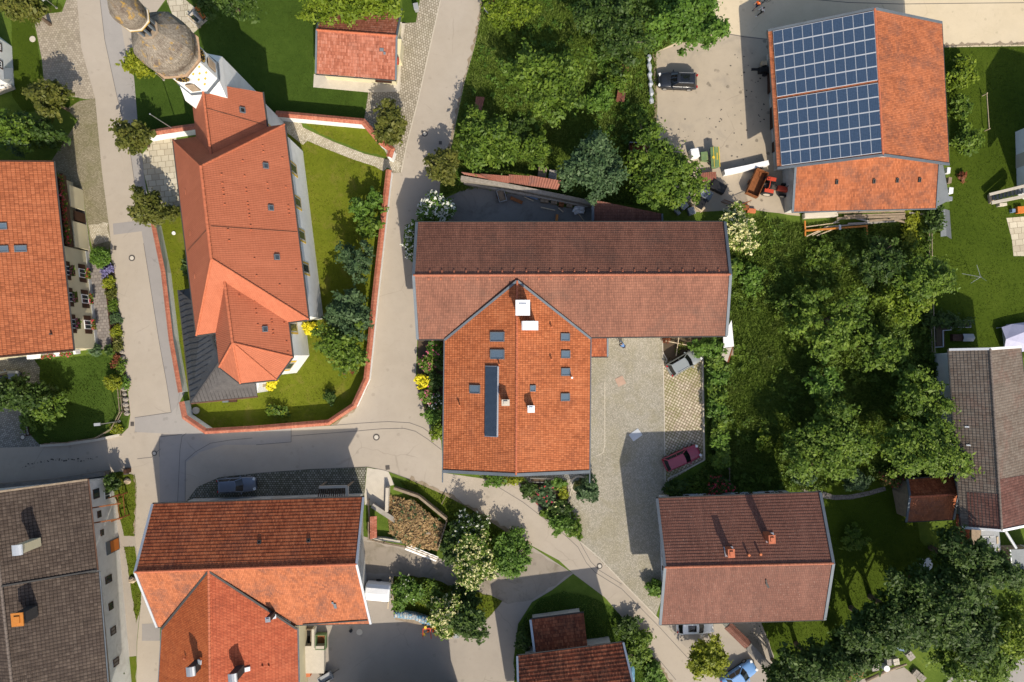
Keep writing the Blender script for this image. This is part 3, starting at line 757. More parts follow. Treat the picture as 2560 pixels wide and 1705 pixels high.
def blades(name,px,dens,h,wd,mat,label,holes=(),seed=1,edge=0.0):
 rg=np.random.default_rng(seed)
 P=[W2(*p)for p in px]
 xs=[p[0]for p in P];ys=[p[1]for p in P]
 area=(max(xs)-min(xs))*(max(ys)-min(ys))
 n=int(area*dens)
 x=rg.uniform(min(xs)-edge,max(xs)+edge,n);y=rg.uniform(min(ys)-edge,max(ys)+edge,n)
 k=in_poly(x,y,P)
 for hpx in holes:
  k&=~in_poly(x,y,[W2(*p)for p in hpx])
 x,y=x[k],y[k]
 n=len(x)
 cell=np.sin(x*0.9+1.3*np.sin(y*0.7))*np.cos(y*0.8+np.sin(x*0.5))*0.5+0.5
 a=rg.uniform(0,2*np.pi,n);lean=rg.uniform(0.1,0.9,n)
 hh=h*rg.uniform(0.5,1.3,n)*(0.6+0.8*cell);ww=wd*rg.uniform(0.6,1.4,n)
 ca,sa=np.cos(a),np.sin(a)
 la=a+rg.uniform(0.6,2.5,n)
 base=np.stack([x,y,np.full(n,0.0)],1)
 side=np.stack([ca*ww,sa*ww,np.zeros(n)],1)
 tip=base+np.stack([np.cos(la)*hh*lean,np.sin(la)*hh*lean,hh],1)
 V=np.empty((n,3,3));V[:,0]=base-side;V[:,1]=base+side;V[:,2]=tip
 u=np.clip(cell+rg.normal(0,0.18,n),0,1);v=rg.uniform(0,1,n)
 UV=np.repeat(np.stack([u,v],1)[:,None,:],3,1)
 o=np_mesh(name,V.reshape(-1,3),3,M[mat],UV.reshape(-1,2))
 return tag(o,label,'grass',kind='stuff')
MEADOW_R=[(1812,560),(1890,545),(2010,560),(2325,565),(2330,900),(2370,900),(2400,1190),(2270,1195),(2150,1190),(2040,1225),(1880,1235),(1690,1230),(1766,1160),(1766,860),(1820,840)]
blades('tall_grass',MEADOW_R,110,0.42,0.055,'blade_dark','tall unmown meadow grass between barn and gardens',seed=3)
ORCH=[(1214,-60),(1190,110),(1163,206),(1144,296),(1133,356),(1100,490),(1200,470),(1480,500),(1640,520),(1640,130),(1700,100),(1790,-60)]
blades('tall_grass',ORCH,95,0.34,0.055,'blade_dark','rough orchard grass left of the concrete farmyard',seed=4)
blades('grass',[(388,556),(450,850),(470,985),(462,1040),(516,1077),(640,1069),(824,1059),(883,1014),(914,946),(923,850),(953,548),(966,426),(884,400),(760,340),(600,330),(440,470)],34,0.10,0.035,'blade_yel','short churchyard grass',seed=5)
blades('grass',[(745,299),(910,309),(970,392),(900,376),(800,334)],40,0.10,0.035,'blade_yel','short grass north of the church path',seed=6)
blades('grass',[(316,133),(345,303),(368,328),(490,312),(690,284),(915,297),(923,232),(783,218),(790,-60),(430,-60),(482,78),(458,104),(340,110)],30,0.10,0.035,'blade_mid','short grass north of the church',seed=7)
blades('grass',[(2350,113),(2450,109),(2650,106),(2650,540),(2516,545),(2534,640),(2650,640),(2650,900),(2345,885),(2330,780),(2326,560),(2374,520),(2376,300)],34,0.11,0.035,'blade_mid','mown grass right of the solar roofed barn',seed=8)
blades('grass',[(85,898),(255,886),(300,905),(306,990),(322,1040),(316,1068),(298,1086),(230,1103),(104,1115),(70,1080),(60,1010),(100,1000)],45,0.14,0.04,'blade_mid','garden grass in front of the cream house',seed=9)
blades('grass',[(1000,1203),(1028,1198),(1106,1234),(1175,1270),(1280,1339),(1318,1358),(1310,1400),(1250,1432),(1100,1380),(1060,1300)],70,0.18,0.045,'blade_mid','verge grass below the dung heap',seed=10)
blades('grass',[(1286,1780),(1285,1640),(1310,1545),(1350,1497),(1410,1476),(1470,1488),(1530,1518),(1562,1549),(1589,1582),(1633,1640),(1715,1780)],60,0.2,0.045,'blade_dark','dark grass around the bottom cottage',seed=12)
blades('grass',[(1150,1468),(1195,1476),(1258,1502),(1207,1562),(1130,1590),(1060,1560),(985,1530),(985,1440),(1060,1440)],60,0.18,0.045,'blade_yel','grass on the farmyard island',seed=13)
blades('grass',[(270,1182),(296,1178),(337,1186),(343,1215),(340,1275),(338,1341),(310,1340),(290,1250)],60,0.15,0.04,'blade_yel','verge grass by the pump',seed=14)
blades('grass',[(310,1367),(338,1365),(347,1440),(355,1467),(352,1522),(340,1562),(332,1500),(320,1420)],60,0.15,0.04,'blade_yel','verge grass opposite the farmstead gable',seed=15)
blades('grass',[(2040,1228),(2150,1190),(2275,1200),(2300,1350),(2420,1480),(2300,1560),(2050,1660),(1850,1610),(1900,1540),(2062,1550),(2086,1400)],36,0.12,0.04,'blade_mid','garden grass right of the brown roofed house',seed=16)
blades('grass',[(28,20),(83,36),(112,226),(165,240),(196,250),(165,274),(60,280),(30,240)],40,0.11,0.035,'blade_mid','lawn grass beside the white corner house',seed=17)
def weeds(name,px,n,label,mat,seed,h=.8):
 rg=np.random.default_rng(seed)
 P=[W2(*p)for p in px]
 xs=[p[0]for p in P];ys=[p[1]for p in P]
 cx=rg.uniform(min(xs),max(xs),n*3);cy=rg.uniform(min(ys),max(ys),n*3)
 f=np.sin(cx*.55+1.7*np.sin(cy*.33))*np.cos(cy*.48+np.sin(cx*.37))
 k=in_poly(cx,cy,P)&(f>rg.uniform(-.6,1.0,n*3))
 cx,cy=cx[k][:n],cy[k][:n];m=34
 rr=rg.uniform(.25,.7,len(cx))
 Q=np.stack([np.repeat(cx,m),np.repeat(cy,m),np.zeros(len(cx)*m)],1)
 o=rg.normal(0,.5,Q.shape)*np.repeat(rr,m)[:,None]
 Q+=o;Q[:,2]=np.clip(np.repeat(rg.uniform(.3,1,len(cx))*h,m)-(o[:,0]**2+o[:,1]**2)*.6+rg.normal(0,.1,len(Q)),.05,None)
 u=np.repeat(rg.uniform(0,1,len(cx)),m)
 ob=quads(name,Q,.085,M[mat],None,rg,.9,None,u)
 return tag(ob,label,'undergrowth',kind='stuff')
weeds('undergrowth',MEADOW_R,900,'soft leafy weeds growing through the meadow','leaf_mid',31)
weeds('undergrowth',ORCH,420,'leafy weeds in the orchard grass','leaf_fresh',32,.6)
mb=MB();rr_=random.Random(8)
for i in range(46):
 x=58+i*4.2+rr_.uniform(-3,3);y=1166-i*.62-6*math.sin(i*.12)+rr_.uniform(-3,3)
 c=W(x,y,.019);r=rr_.uniform(.03,.13)*(1 if i<36 else .6)
 mb.poly([c+Vector((math.cos(a)*r*rr_.uniform(.6,1.5),math.sin(a)*r*rr_.uniform(.5,1.1),0))for a in np.linspace(0,5.6,8)])
for i in range(70):
 x,y=rr_.choice([(1875,250),(1880,330),(1845,370),(1690,330),(1800,300),(1860,190)])
 c=W(x+rr_.gauss(0,32),y+rr_.gauss(0,38),.019);r=rr_.uniform(.03,.11)
 mb.poly([c+Vector((math.cos(a)*r*rr_.uniform(.6,1.5),math.sin(a)*r*rr_.uniform(.6,1.4),0))for a in np.linspace(0,5.6,8)])
tag(mb.build('stain',M['stain']),'dark drips and spots on street and farmyard','stain',kind='structure')
def edge_dust(line,w,label,seed,mat='edge_dust'):
 rr=random.Random(seed);mb=MB();L,Rr=[],[]
 for(a,b)in zip(line[:-1],line[1:]):
  n=max(2,int(math.hypot(b[0]-a[0],b[1]-a[1])/7))
  for i in range(n):
   t=i/n;p=W(a[0]+(b[0]-a[0])*t,a[1]+(b[1]-a[1])*t,.021)
   d=(W(*b)-W(*a)).normalized();s=Vector((-d.y,d.x,0))
   k=w*rr.uniform(.15,1.0)
   L.append(p-s*.05);Rr.append(p+s*k)
 for i in range(len(L)-1):
  q=[L[i],L[i+1],Rr[i+1],Rr[i]]
  if(q[1]-q[0]).cross(q[2]-q[0]).z<0:q.reverse()
  mb.poly(q)
 return tag(mb.build('road_edge',M[mat]),label,'road edge',kind='structure')
edge_dust([(1210,0),(1188,110),(1161,206),(1142,296),(1131,356),(1108,440)],-.45,'dusty earth strip along the orchard side of the middle street',1)
edge_dust([(1024,1198),(1106,1234),(1175,1270),(1280,1338),(1330,1366)],.5,'brown earth strip between lane and grass verge',2)
edge_dust([(959,560),(939,746),(928,850),(921,949),(889,1020),(826,1066)],.30,'dust and weeds at the foot of the churchyard wall',3)
edge_dust([(302,1088),(247,1102),(165,1113),(104,1116)],-.5,'pale dusty strip below the fenced garden',4)
edge_dust([(1560,1549),(1587,1582),(1631,1640),(1700,1740)],.4,'earth strip between lane and cottage hedge',5)
edge_dust([(1640,135),(1643,250),(1640,400)],-.5,'weedy edge between farmyard and orchard',6)
edge_dust([(335,1187),(341,1215),(340,1275),(338,1341)],-.3,'dusty street edge beside the pump verge',7)
edge_dust([(2360,116),(2450,112),(2650,110)],.5,'ragged earth edge between top right street and lawn',8)
# ================================================================ buildings
def slope(mb,eL,eR,rR,rL,course=0.33,lift=0.035,mi=0,thick=0.16,under=None,u0=0.0):
 """one roof slope laid in stepped tile courses; eave points, then ridge points"""
 eL,eR,rR,rL=map(Vector,(eL,eR,rR,rL))
 nrm=(eR-eL).cross(rL-eL)
 if nrm.length<1e-6:nrm=(eR-eL).cross(rR-eL)
 if(rR-rL).length>(eR-eL).length:nrm=(rR-rL).cross(rL-eL)
 nrm.normalize()
 flip=nrm.z<0
 if flip:nrm=-nrm
 du=(eR-eL)
 if du.length<1e-4:du=rR-rL
 du=du.normalized()
 up=nrm.cross(du)
 if up.z<0:up=-up
 o=eL
 def uvof(p):return((p-o).dot(du)+u0,(p-o).dot(up))
 length=max((rL-eL).dot(up),(rR-eR).dot(up))
 n=max(1,int(round(length/course)))
 def add(q):
  if flip:q=list(reversed(q))
  uv=[uvof(p)for p in q]
  mb.poly(q,mi,uv)
 for i in range(n):
  t0,t1=i/n,(i+1)/n
  a0,b0=lerp(eL,rL,t0),lerp(eR,rR,t0)
  a1,b1=lerp(eL,rL,t1),lerp(eR,rR,t1)
  L=nrm*lift
  if(b1-a1).length>1e-3:
   if(b0-a0).length>1e-3:add([a0+L,b0+L,b1,a1])
   else:add([a0+L,b1,a1])
  elif(b0-a0).length>1e-3:add([a0+L,b0+L,a1])
  if(b0-a0).length>1e-3:add([a0,b0,b0+L,a0+L])
 T=nrm*-thick
 ub=mi if under is None else under
 q=[eL+T,eR+T,rR+T,rL+T]
 q=[p for i,p in enumerate(q)if(p-q[i-1]).length>1e-3]
 mb.poly(q if flip else list(reversed(q)),ub)
 for a,b in((eL,eR),(eR,rR),(rR,rL),(rL,eL)):
  if(a-b).length>1e-3:
   f=[a,b,b+T,a+T]
   mb.poly(f if flip else list(reversed(f)),ub)
 return nrm
def ridge_caps(mb,a,b,r=0.13,seg=0.42,mi=0,lift=0.02):
 a,b=Vector(a),Vector(b)
 n=max(1,int((b-a).length/seg))
 for i in range(n):
  p,q=lerp(a,b,i/n),lerp(a,b,(i+1)/n)
  z=Vector((0,0,lift))
  mb.tube([p+z,q+z],[r*1.12,r*0.95],8,mi,caps=True)
def trim(a,b,w=0.22,h=0.14,dz=0.06):
 mb=MB()
 z=Vector((0,0,dz))
 mb.bar(Vector(a)+z,Vector(b)+z,w,h)
 return mb
def gutter(root,a,b,out,mat='gutter',r=0.075,ext=0.0,dz=-0.06):
 a,b=Vector(a),Vector(b)
 o=Vector((out[0],out[1],0)).normalized()*0.07+Vector((0,0,dz))
 d=(b-a).normalized()
 mb=MB()
 mb.tube([a+o-d*0.05,b+o+d*(0.05+ext)],r,6)
 return mb.build('gutter',M[mat],root)
def wall_quad_prism(mb,foot,tops,mi=0,z0=-0.1):
 """walls from a footprint whose corners carry their own top height"""
 n=len(foot)
 a=sum(foot[i][0]*foot[(i+1)%n][1]-foot[(i+1)%n][0]*foot[i][1]for i in range(n))
 if a<0:
  foot=list(reversed(foot));tops=list(reversed(tops))
 top=[Vector((p[0],p[1],t))for p,t in zip(foot,tops)]
 bot=[Vector((p[0],p[1],z0))for p in foot]
 for i in range(n):
  j=(i+1)%n
  mb.poly([bot[i],bot[j],top[j],top[i]],mi)
 mb.poly(top,mi)
def gable_house(root,A,B,C,D,r0,r1,hA,hD,hr,oh=0.7,gh=0.5,wall='white_wall',back=None,front=None,bmat='farm_tile',fmat=None,course=0.33,rmat='ridge_clay',vmat='zinc',under='brown_wood',verge=(0.2,0.16),vends=(True,True),gut=(True,True),ridge=True,vm2=None,lift=0.035,names=True):
 """A,B = the ends of one eave, D,C = the ends of the other (photo points), r0,r1 = ridge ends; A-D-r0 is one gable"""
 fmat=fmat or bmat
 a,b=W(*A,hA),W(*B,hA)
 d,c=W(*D,hD),W(*C,hD)
 p,q=W(*r0,hr),W(*r1,hr)
 mb=MB();slope(mb,a,b,q,p,course,lift,0,under=1)
 rb=mb.build('roof',[M[bmat],M[under]],root)
 mb=MB();slope(mb,d,c,q,p,course,lift,0,under=1)
 rf=mb.build('roof',[M[fmat],M[under]],root)
 if ridge:
  mb=MB();ridge_caps(mb,p,q);mb.build('ridge_cap',M[rmat],root)
 if vmat:
  for e,(k0,k1,kk)in enumerate(((a,p,d),(b,q,c))):
   if not vends[e]:continue
   vm=vmat if e==0 or vm2 is None else vm2
   for x in(k0,kk):
    trim(x,kk*0+k1,verge[0],verge[1]).build('verge',M[vm],root)
 ax=(q-p).normalized()
 ob=(a-d);ob.z=0;ob.normalize()
 if gut[0]:gutter(root,a,b,ob)
 if gut[1]:gutter(root,d,c,-ob)
 rise_b=(hr-hA)/max(0.1,((a-p)-ax*(a-p).dot(ax)).xy.length)
 rise_f=(hr-hD)/max(0.1,((d-p)-ax*(d-p).dot(ax)).xy.length)
 axh=Vector((ax.x,ax.y,0)).normalized()
 def ins(P,s,g):return P+(-ob*oh if s>0 else ob*oh)+axh*(gh*g)
 wa,wb,wd_,wc=ins(a,1,1),ins(b,1,-1),ins(d,-1,1),ins(c,-1,-1)
 wp,wq=p+axh*gh,q-axh*gh
 tb,tf=hA+rise_b*oh-0.2,hD+rise_f*oh-0.2
 mb=MB()
 foot=[(wa.x,wa.y),(wb.x,wb.y),(wq.x,wq.y),(wc.x,wc.y),(wd_.x,wd_.y),(wp.x,wp.y)]
 tops=[tb,tb,hr-0.25,tf,tf,hr-0.25]
 n=6
 bot=[Vector((f[0],f[1],-0.1))for f in foot]
 top=[Vector((f[0],f[1],t))for f,t in zip(foot,tops)]
 for i in range(n):
  j=(i+1)%n
  mb.poly([bot[j],bot[i],top[i],top[j]],0)
 mb.poly([top[0],top[1],top[2],top[5]],0)
 mb.poly([top[5],top[2],top[3],top[4]],0)
 w=mb.build('wall',M[wall],root)
 return dict(a=a,b=b,c=c,d=d,p=p,q=q,wa=wa,wb=wb,wc=wc,wd=wd_,roof_b=rb,roof_f=rf,wall=w,ax=axh,ob=ob,tb=tb,tf=tf)
def plane_z(a,b,c,x,y):
 a,b,c=map(Vector,(a,b,c))
 n=(b-a).cross(c-a)
 return a.z-(n.x*(x-a.x)+n.y*(y-a.y))/n.z
def on_slope(px,py,e0,e1,r0,h0=4,h1=14):
 """point of a roof plane seen at photo position px,py"""
 n=(Vector(e1)-Vector(e0)).cross(Vector(r0)-Vector(e0)).normalized()
 p0,p1=W(px,py,30),W(px,py,0)
 d=p1-p0
 t=(Vector(e0)-p0).dot(n)/d.dot(n)
 return p0+d*t,n if n.z>0 else-n
def slope_frame(e0,e1,n):
 u=(Vector(e1)-Vector(e0)).normalized()
 v=n.cross(u)
 if v.z<0:v=-v
 return Matrix((u,v,n)).transposed()
def skylight(root,px,py,w,h,e0,e1,r0,parent=None,glass='sky_glass',fmat='zinc'):
 p,n=on_slope(px,py,e0,e1,r0)
 F=slope_frame(e0,e1,n)
 t=0.09
 mb=MB()
 for s in(-1,1):
  mb.box(p+F@Vector((s*(w/2),0,0.08)),(t,h+t,0.2),rot=F)
  mb.box(p+F@Vector((0,s*(h/2),0.081)),(w-t,t,0.2),rot=F)
 fr=mb.build('skylight',M[fmat],parent or root)
 mb=MB()
 mb.box(p+F@Vector((0,0,0.07)),(w-t,h-t,0.1),rot=F)
 mb.build('pane',M[glass],fr)
 return fr
def chimney(root,px,py,z,w,l,h,rz=0.0,wall='white_wall',cap='steel',hood=True,zb=None,flash=True,parent=None):
 """px,py,z: photo position and height of the cap"""
 c=W(px,py,z)
 zb=z-h if zb is None else zb
 mb=MB()
 mb.box((c.x,c.y,(zb+z-0.25)/2),(w,l,z-0.25-zb),rz)
 ch=mb.build('chimney',M[wall],parent or root)
 if hood:
  mb=MB()
  Mz=Matrix.Rotation(rz,3,'Z')
  pts=[]
  for s in(-1,1):
   prev=None
   for i in range(7):
    a=math.pi*i/6
    q=c+Mz@Vector((-math.cos(a)*(w*.62),s*l*.6,-0.18+math.sin(a)*0.22))
    pts.append(q)
  for i in range(6):
   mb.poly([pts[i],pts[i+1],pts[7+i+1],pts[7+i]])
  for s in(-1,1):
   for e in(-1,1):
    mb.bar(c+Mz@Vector((s*w*.4,e*l*.4,-0.3)),c+Mz@Vector((s*w*.5,e*l*.5,-0.1)),0.05,0.05)
  mb.box((c.x,c.y,z-0.26),(w*1.1,l*1.1,0.06),rz)
  mb.build('chimney_hood',M[cap],ch)
 else:
  mb=MB()
  mb.box((c.x,c.y,z-0.2),(w*1.2,l*1.2,0.1),rz)
  mb.box((c.x,c.y,z-0.1),(w*0.6,l*0.6,0.14),rz)
  mb.build('chimney_cap',M[cap],ch)
 return ch
def bump_row(root,name,a,b,n,nrm,size,mat,off=0.0):
 """n small clay caps in a row along a slope, each its own part"""
 o=None
 for i in range(n):
  p=lerp(a,b,(i+0.5)/n)
  if o is None:
   mb=MB()
   F=slope_frame(a,b,nrm)
   mb.box(p+F@Vector((0,0,0.05)),size,rot=F,taper=0.75)
   o=mb.build(name,M[mat],root)
   first=p
  else:
   c=o.copy();COL.objects.link(c);c.location=o.location+(p-first)
def wall_window(root,p,q,t,z,w,h,frame='white_paint',shutters=None,box=None,out=None,glass='glass',trimm=None,depth=0.0,sill=False):
 """window on the wall line p->q at fraction t, centre height z; out = outward horizontal direction"""
 p,q=Vector(p),Vector(q)
 d=(q-p);d.z=0;d.normalize()
 out=Vector((out[0],out[1],0)).normalized()
 c=lerp(p,q,t);c.z=z
 F=Matrix((d,out,Vector((0,0,1)))).transposed()
 mb=MB()
 k=0.08
 for s in(-1,1):
  mb.box(c+F@Vector((s*(w/2-k/2),0.02,0)),(k,0.1,h),rot=F)
  mb.box(c+F@Vector((0,0.021,s*(h/2-k/2))),(w-2*k,0.1,k),rot=F)
 mb.box(c+F@Vector((0,0.022,0)),(0.06,0.1,h-2*k),rot=F)
 if trimm:
  fr=None
  m2=MB()
  for s in(-1,1):
   m2.box(c+F@Vector((s*(w/2+0.08),0.015,0)),(0.16,0.08,h+0.32),rot=F)
   m2.box(c+F@Vector((0,0.016,s*(h/2+0.08))),(w,0.08,0.16),rot=F)
  fr0=mb.build('window',M[frame],root)
  m2.build('trim',M[trimm],fr0)
  fr=fr0
 else:
  fr=mb.build('window',M[frame],root)
 mb=MB();mb.box(c+F@Vector((0,0.015,0)),(w-2*k,0.06,h-2*k),rot=F);mb.build('pane',M[glass],fr)
 if shutters:
  for s in(-1,1):
   mb=MB();mb.box(c+F@Vector((s*(w/2+w*.27),0.05,0)),(w*.5,0.05,h*1.02),rot=F)
   mb.build('shutter',M[shutters],fr)
 if sill:
  mb=MB();mb.box(c+F@Vector((0,0.12,-h/2-0.04)),(w+0.2,0.26,0.06),rot=F);mb.build('sill',M['concrete'],fr)
 return fr,c,F
def build_farmhouse():
 base=W(1290,1010,0)
 t=thing('farmhouse','large farmhouse with bright orange tiled roof, skylights and dark collector panel','farmhouse',base)
 hE,hR=5.9,9.0
 a,b=W(1112,850,hE),W(1108,1178,hE)
 d,c=W(1476,846,hE),W(1473,1179,hE)
 p,q=W(1293,702,hR+.05),W(1290,1187,hR)
 mb=MB();nW=slope(mb,a,b,q,p,0.31,0.03,0,under=1);roof=mb.build('roof',[M['farm_tile'],M['brown_wood']],t)
 mb=MB();nE=slope(mb,d,c,q,p,0.31,0.03,0,under=1);roof2=mb.build('roof',[M['farm_tile'],M['brown_wood']],t)
 mb=MB();ridge_caps(mb,p,q,0.12);mb.build('ridge_cap',M['ridge_clay'],t)
 for x,y in((b,q),(c,q)):
  trim(x,y,0.34,0.12,0.05).build('verge',M['zinc'],t)
 for x,y in((a,p),(d,p)):
  trim(x,y,0.24,0.12,0.07).build('valley_flashing',M['zinc'],t)
 gutter(t,a,b,(-1,0),'zinc',ext=1.2);gutter(t,d,c,(1,0),'zinc',ext=1.2)
 mb=MB()
 oh=0.75
 foot=[(a.x+oh,a.y),(b.x+oh,b.y+0.9),(q.x,q.y+0.9),(c.x-oh,c.y+0.9),(d.x-oh,d.y),(p.x,p.y-1)]
 wall_quad_prism(mb,foot,[5.95,5.95,8.7,5.95,5.95,8.6])
 mb.build('wall',M['white_wall'],t)
 for x,y,w,h in((1244,842,1.55,0.95),(1244,886,1.55,0.95),(1188,973,1.15,0.82)):
  skylight(t,x,y,h,w,a,b,p,roof)
 for x,y,w,h in((1412,843,1.0,.75),(1413,886,1.0,.75),(1413,930,1.0,.75),(1412,993,1.0,.75),(1331,971,.58,.58)):
  skylight(t,x,y,h,w,d,c,p,roof2)
 k0,n=on_slope(1231,916,a,b,p);k1,_=on_slope(1229,1090,a,b,p)
 F=slope_frame(a,b,n)
 ctr=(k0+k1)/2;L=(k1-k0).length;wd_=1.5
 mb=MB()
 mb.box(ctr+n*0.12,(L,wd_,0.12),rot=F)
 col=mb.build('collector',M['cells_dark'],t)
 nt=62
 mb=MB()
 for i in range(nt):
  x=-L/2+L*(i+.5)/nt
  mb.tube([ctr+n*0.2+F@Vector((x,-wd_/2+.06,0)),ctr+n*0.2+F@Vector((x,wd_/2-.1,0))],0.036,6)
 mb.build('vacuum_tubes',M['cells_dark'],col)
 mb=MB();mb.box(ctr+n*0.2+F@Vector((0,wd_/2+.02,0)),(L,0.13,0.16),rot=F)
 mb.build('header_pipe',M['pale_zinc'],col)
 for s in(-1,1):
  mb=MB();mb.box(ctr+n*0.16+F@Vector((s*(L/2+.03),0,0)),(0.06,wd_,0.14),rot=F);mb.build('end_rail',M['steel'],col)
 chimney(t,1307,769,10.9,1.25,1.35,2.4,0,'white_wall','white_paint',False)
 chimney(t,1325,814,10.6,1.4,0.8,2.2,0,'brick','white_paint',True)
 chimney(t,1264,1007,10.0,0.7,0.55,1.8,0,'gutter','pale_concrete',False)
 chimney(t,1328,1023,9.9,0.62,0.62,1.8,0,'zinc','white_paint',False)
 for x,y in((1379,819),(1379,899),(1150,1014),(1249,912),(1429,944)):
  e=(a,b)if x<1290 else(d,c)
  s,n=on_slope(x,y,e[0],e[1],p)
  mb=MB();mb.tube([s,s+Vector((0,0,0.55))],0.075,8);mb.tube([s+Vector((0,0,.5)),s+Vector((0,0,0.62))],0.12,8)
  mb.build('vent_pipe',M['clay_pot']if x not in(1429,)else M['white_paint'],t)
 wp,wq=Vector((foot[1][0],foot[1][1],0)),Vector((foot[3][0],foot[3][1],0))
 for z in(1.6,4.4):
  for tt in(.12,.37,.63,.88):
   wall_window(t,wp,wq,tt,z,1.1,1.3,out=(0,-1),shutters='brown_wood',sill=True)
 for side,o in((0,(-1,0)),(1,(1,0))):
  x0=foot[0]if side==0 else foot[4];x1=foot[1]if side==0 else foot[3]
  for z in(1.6,4.3):
   for tt in(.3,.5,.7,.9):
    wall_window(t,(x0[0],x0[1],0),(x1[0],x1[1],0),tt,z,1.0,1.2,out=o,shutters='brown_wood')
 return t
def build_long_barn():
 base=W(1430,700,0)
 t=thing('barn','long brown tiled barn joined behind the orange roofed farmhouse','barn',base)
 hE,hR=5.85,9.05
 g=gable_house(t,(1042,556),(1812,555),(1816,839),(1044,848),(1034,688),(1826,686),hE,hE,hR,oh=0.9,gh=0.9,wall='old_white_wall',bmat='barn_tile',course=0.31,rmat='ridge_brown',vmat='zinc',verge=(0.3,0.14))
 a,b,c,d,p,q=(g[k]for k in 'abcdpq')
 nb=(b-a).cross(p-a).normalized()
 if nb.z<0:nb=-nb
 nf=(c-d).cross(p-d).normalized()
 if nf.z<0:nf=-nf
 r0,_=on_slope(1060,679,a,b,p);r1,_=on_slope(1812,676,a,b,p)
 bump_row(t,'ridge_vent',r0,r1,25,nb,(0.2,0.34,0.14),'ridge_brown')
 r0,_=on_slope(1056,697,d,c,p);r1,_=on_slope(1760,696,d,c,p)
 bump_row(t,'ridge_vent',r0,r1,23,nf,(0.22,0.32,0.10),'ridge_brown')
 return t,g
def build_porch():
 t=thing('porch','small lean-to porch with reddish tiles in the courtyard corner','porch',W(1497,868,0))
 mb=MB()
 eL,eR=W(1476,891,2.7),W(1519,891,2.7)
 rL,rR=W(1476,838,3.7),W(1519,838,3.7)
 slope(mb,eL,eR,rR,rL,0.31,0.03,0,under=1)
 mb.build('roof',[M['red_tile'],M['brown_wood']],t)
 trim(eR,rR,0.2,0.12).build('verge',M['zinc'],t)
 gutter(t,eL,eR,(0,-1))
 mb=MB()
 for x in(eL.x+.15,eR.x-.2):
  mb.box((x,eL.y+.3,1.3),(0.14,0.14,2.7))
 mb.build('post',M['brown_wood'],t)
 mb=MB();mb.box(((eL.x+eR.x)/2,rL.y-.2,1.7),(eR.x-eL.x-.2,0.15,3.4));mb.build('wall',M['white_wall'],t)
 return t
def build_brown_house():
 base=W(1860,1400,0)
 t=thing('house','brown tiled house with two brick chimneys at the lower right','house',base)
 g=gable_house(t,(1642,1246),(2050,1231),(2061,1549),(1650,1561),(1662,1418),(2083,1408),5.9,5.7,8.9,oh=0.9,gh=1.5,wall='white_wall',bmat='brown_tile',course=0.33,rmat='ridge_brown',vmat='zinc',verge=(0.3,0.14))
 a,b,c,d,p,q=(g[k]for k in 'abcdpq')
 for x,y in((1830,1385),(1932,1350)):
  ch=chimney(t,x,y,9.6,0.6,0.75,2.0,0.05,'brick','ridge_clay',False)
  cc=W(x,y,9.6)
  mb=MB();s,n=on_slope(x-8,y-6,a,b,p)
  F=slope_frame(a,b,n)
  mb.box(s+n*0.06,(1.0,1.0,0.06),rot=F);mb.build('flashing',M['pale_zinc'],ch)
 for x,y in((1870,1386),(1899,1384)):
  s,n=on_slope(x,y,a,b,p)
  mb=MB();mb.tube([s,s+Vector((0,0,.35))],0.1,8);mb.tube([s+Vector((0,0,.3)),s+Vector((0,0,.42))],0.14,8);mb.build('vent_pipe',M['clay_pot'],t)
 s,n=on_slope(1916,1458,d,c,p)
 F=slope_frame(d,c,n)
 mb=MB();mb.box(s+n*.1+F@Vector((.1,-.2,0)),(.22,.7,.12),rot=F@Matrix.Rotation(.5,3,'Z'));mb.box(s+n*.12+F@Vector((-.1,.3,0)),(.12,.7,.1),rot=F@Matrix.Rotation(.2,3,'Z'));mb.build('antenna',M['gutter'],t)
 for z in(1.6,4.3):
  for tt in(.15,.4,.65,.88):
   wall_window(t,g['wd'],g['wc'],tt,z,1.0,1.2,out=-g['ob'],shutters='brown_wood')
   wall_window(t,g['wa'],g['wb'],tt,z,1.0,1.2,out=g['ob'],shutters='brown_wood')
 for z in(1.6,4.3):
  for tt in(.25,.5,.75):
   wall_window(t,g['wa'],g['wd'],tt,z,1.0,1.2,out=-g['ax'],shutters='brown_wood')
 return t,g
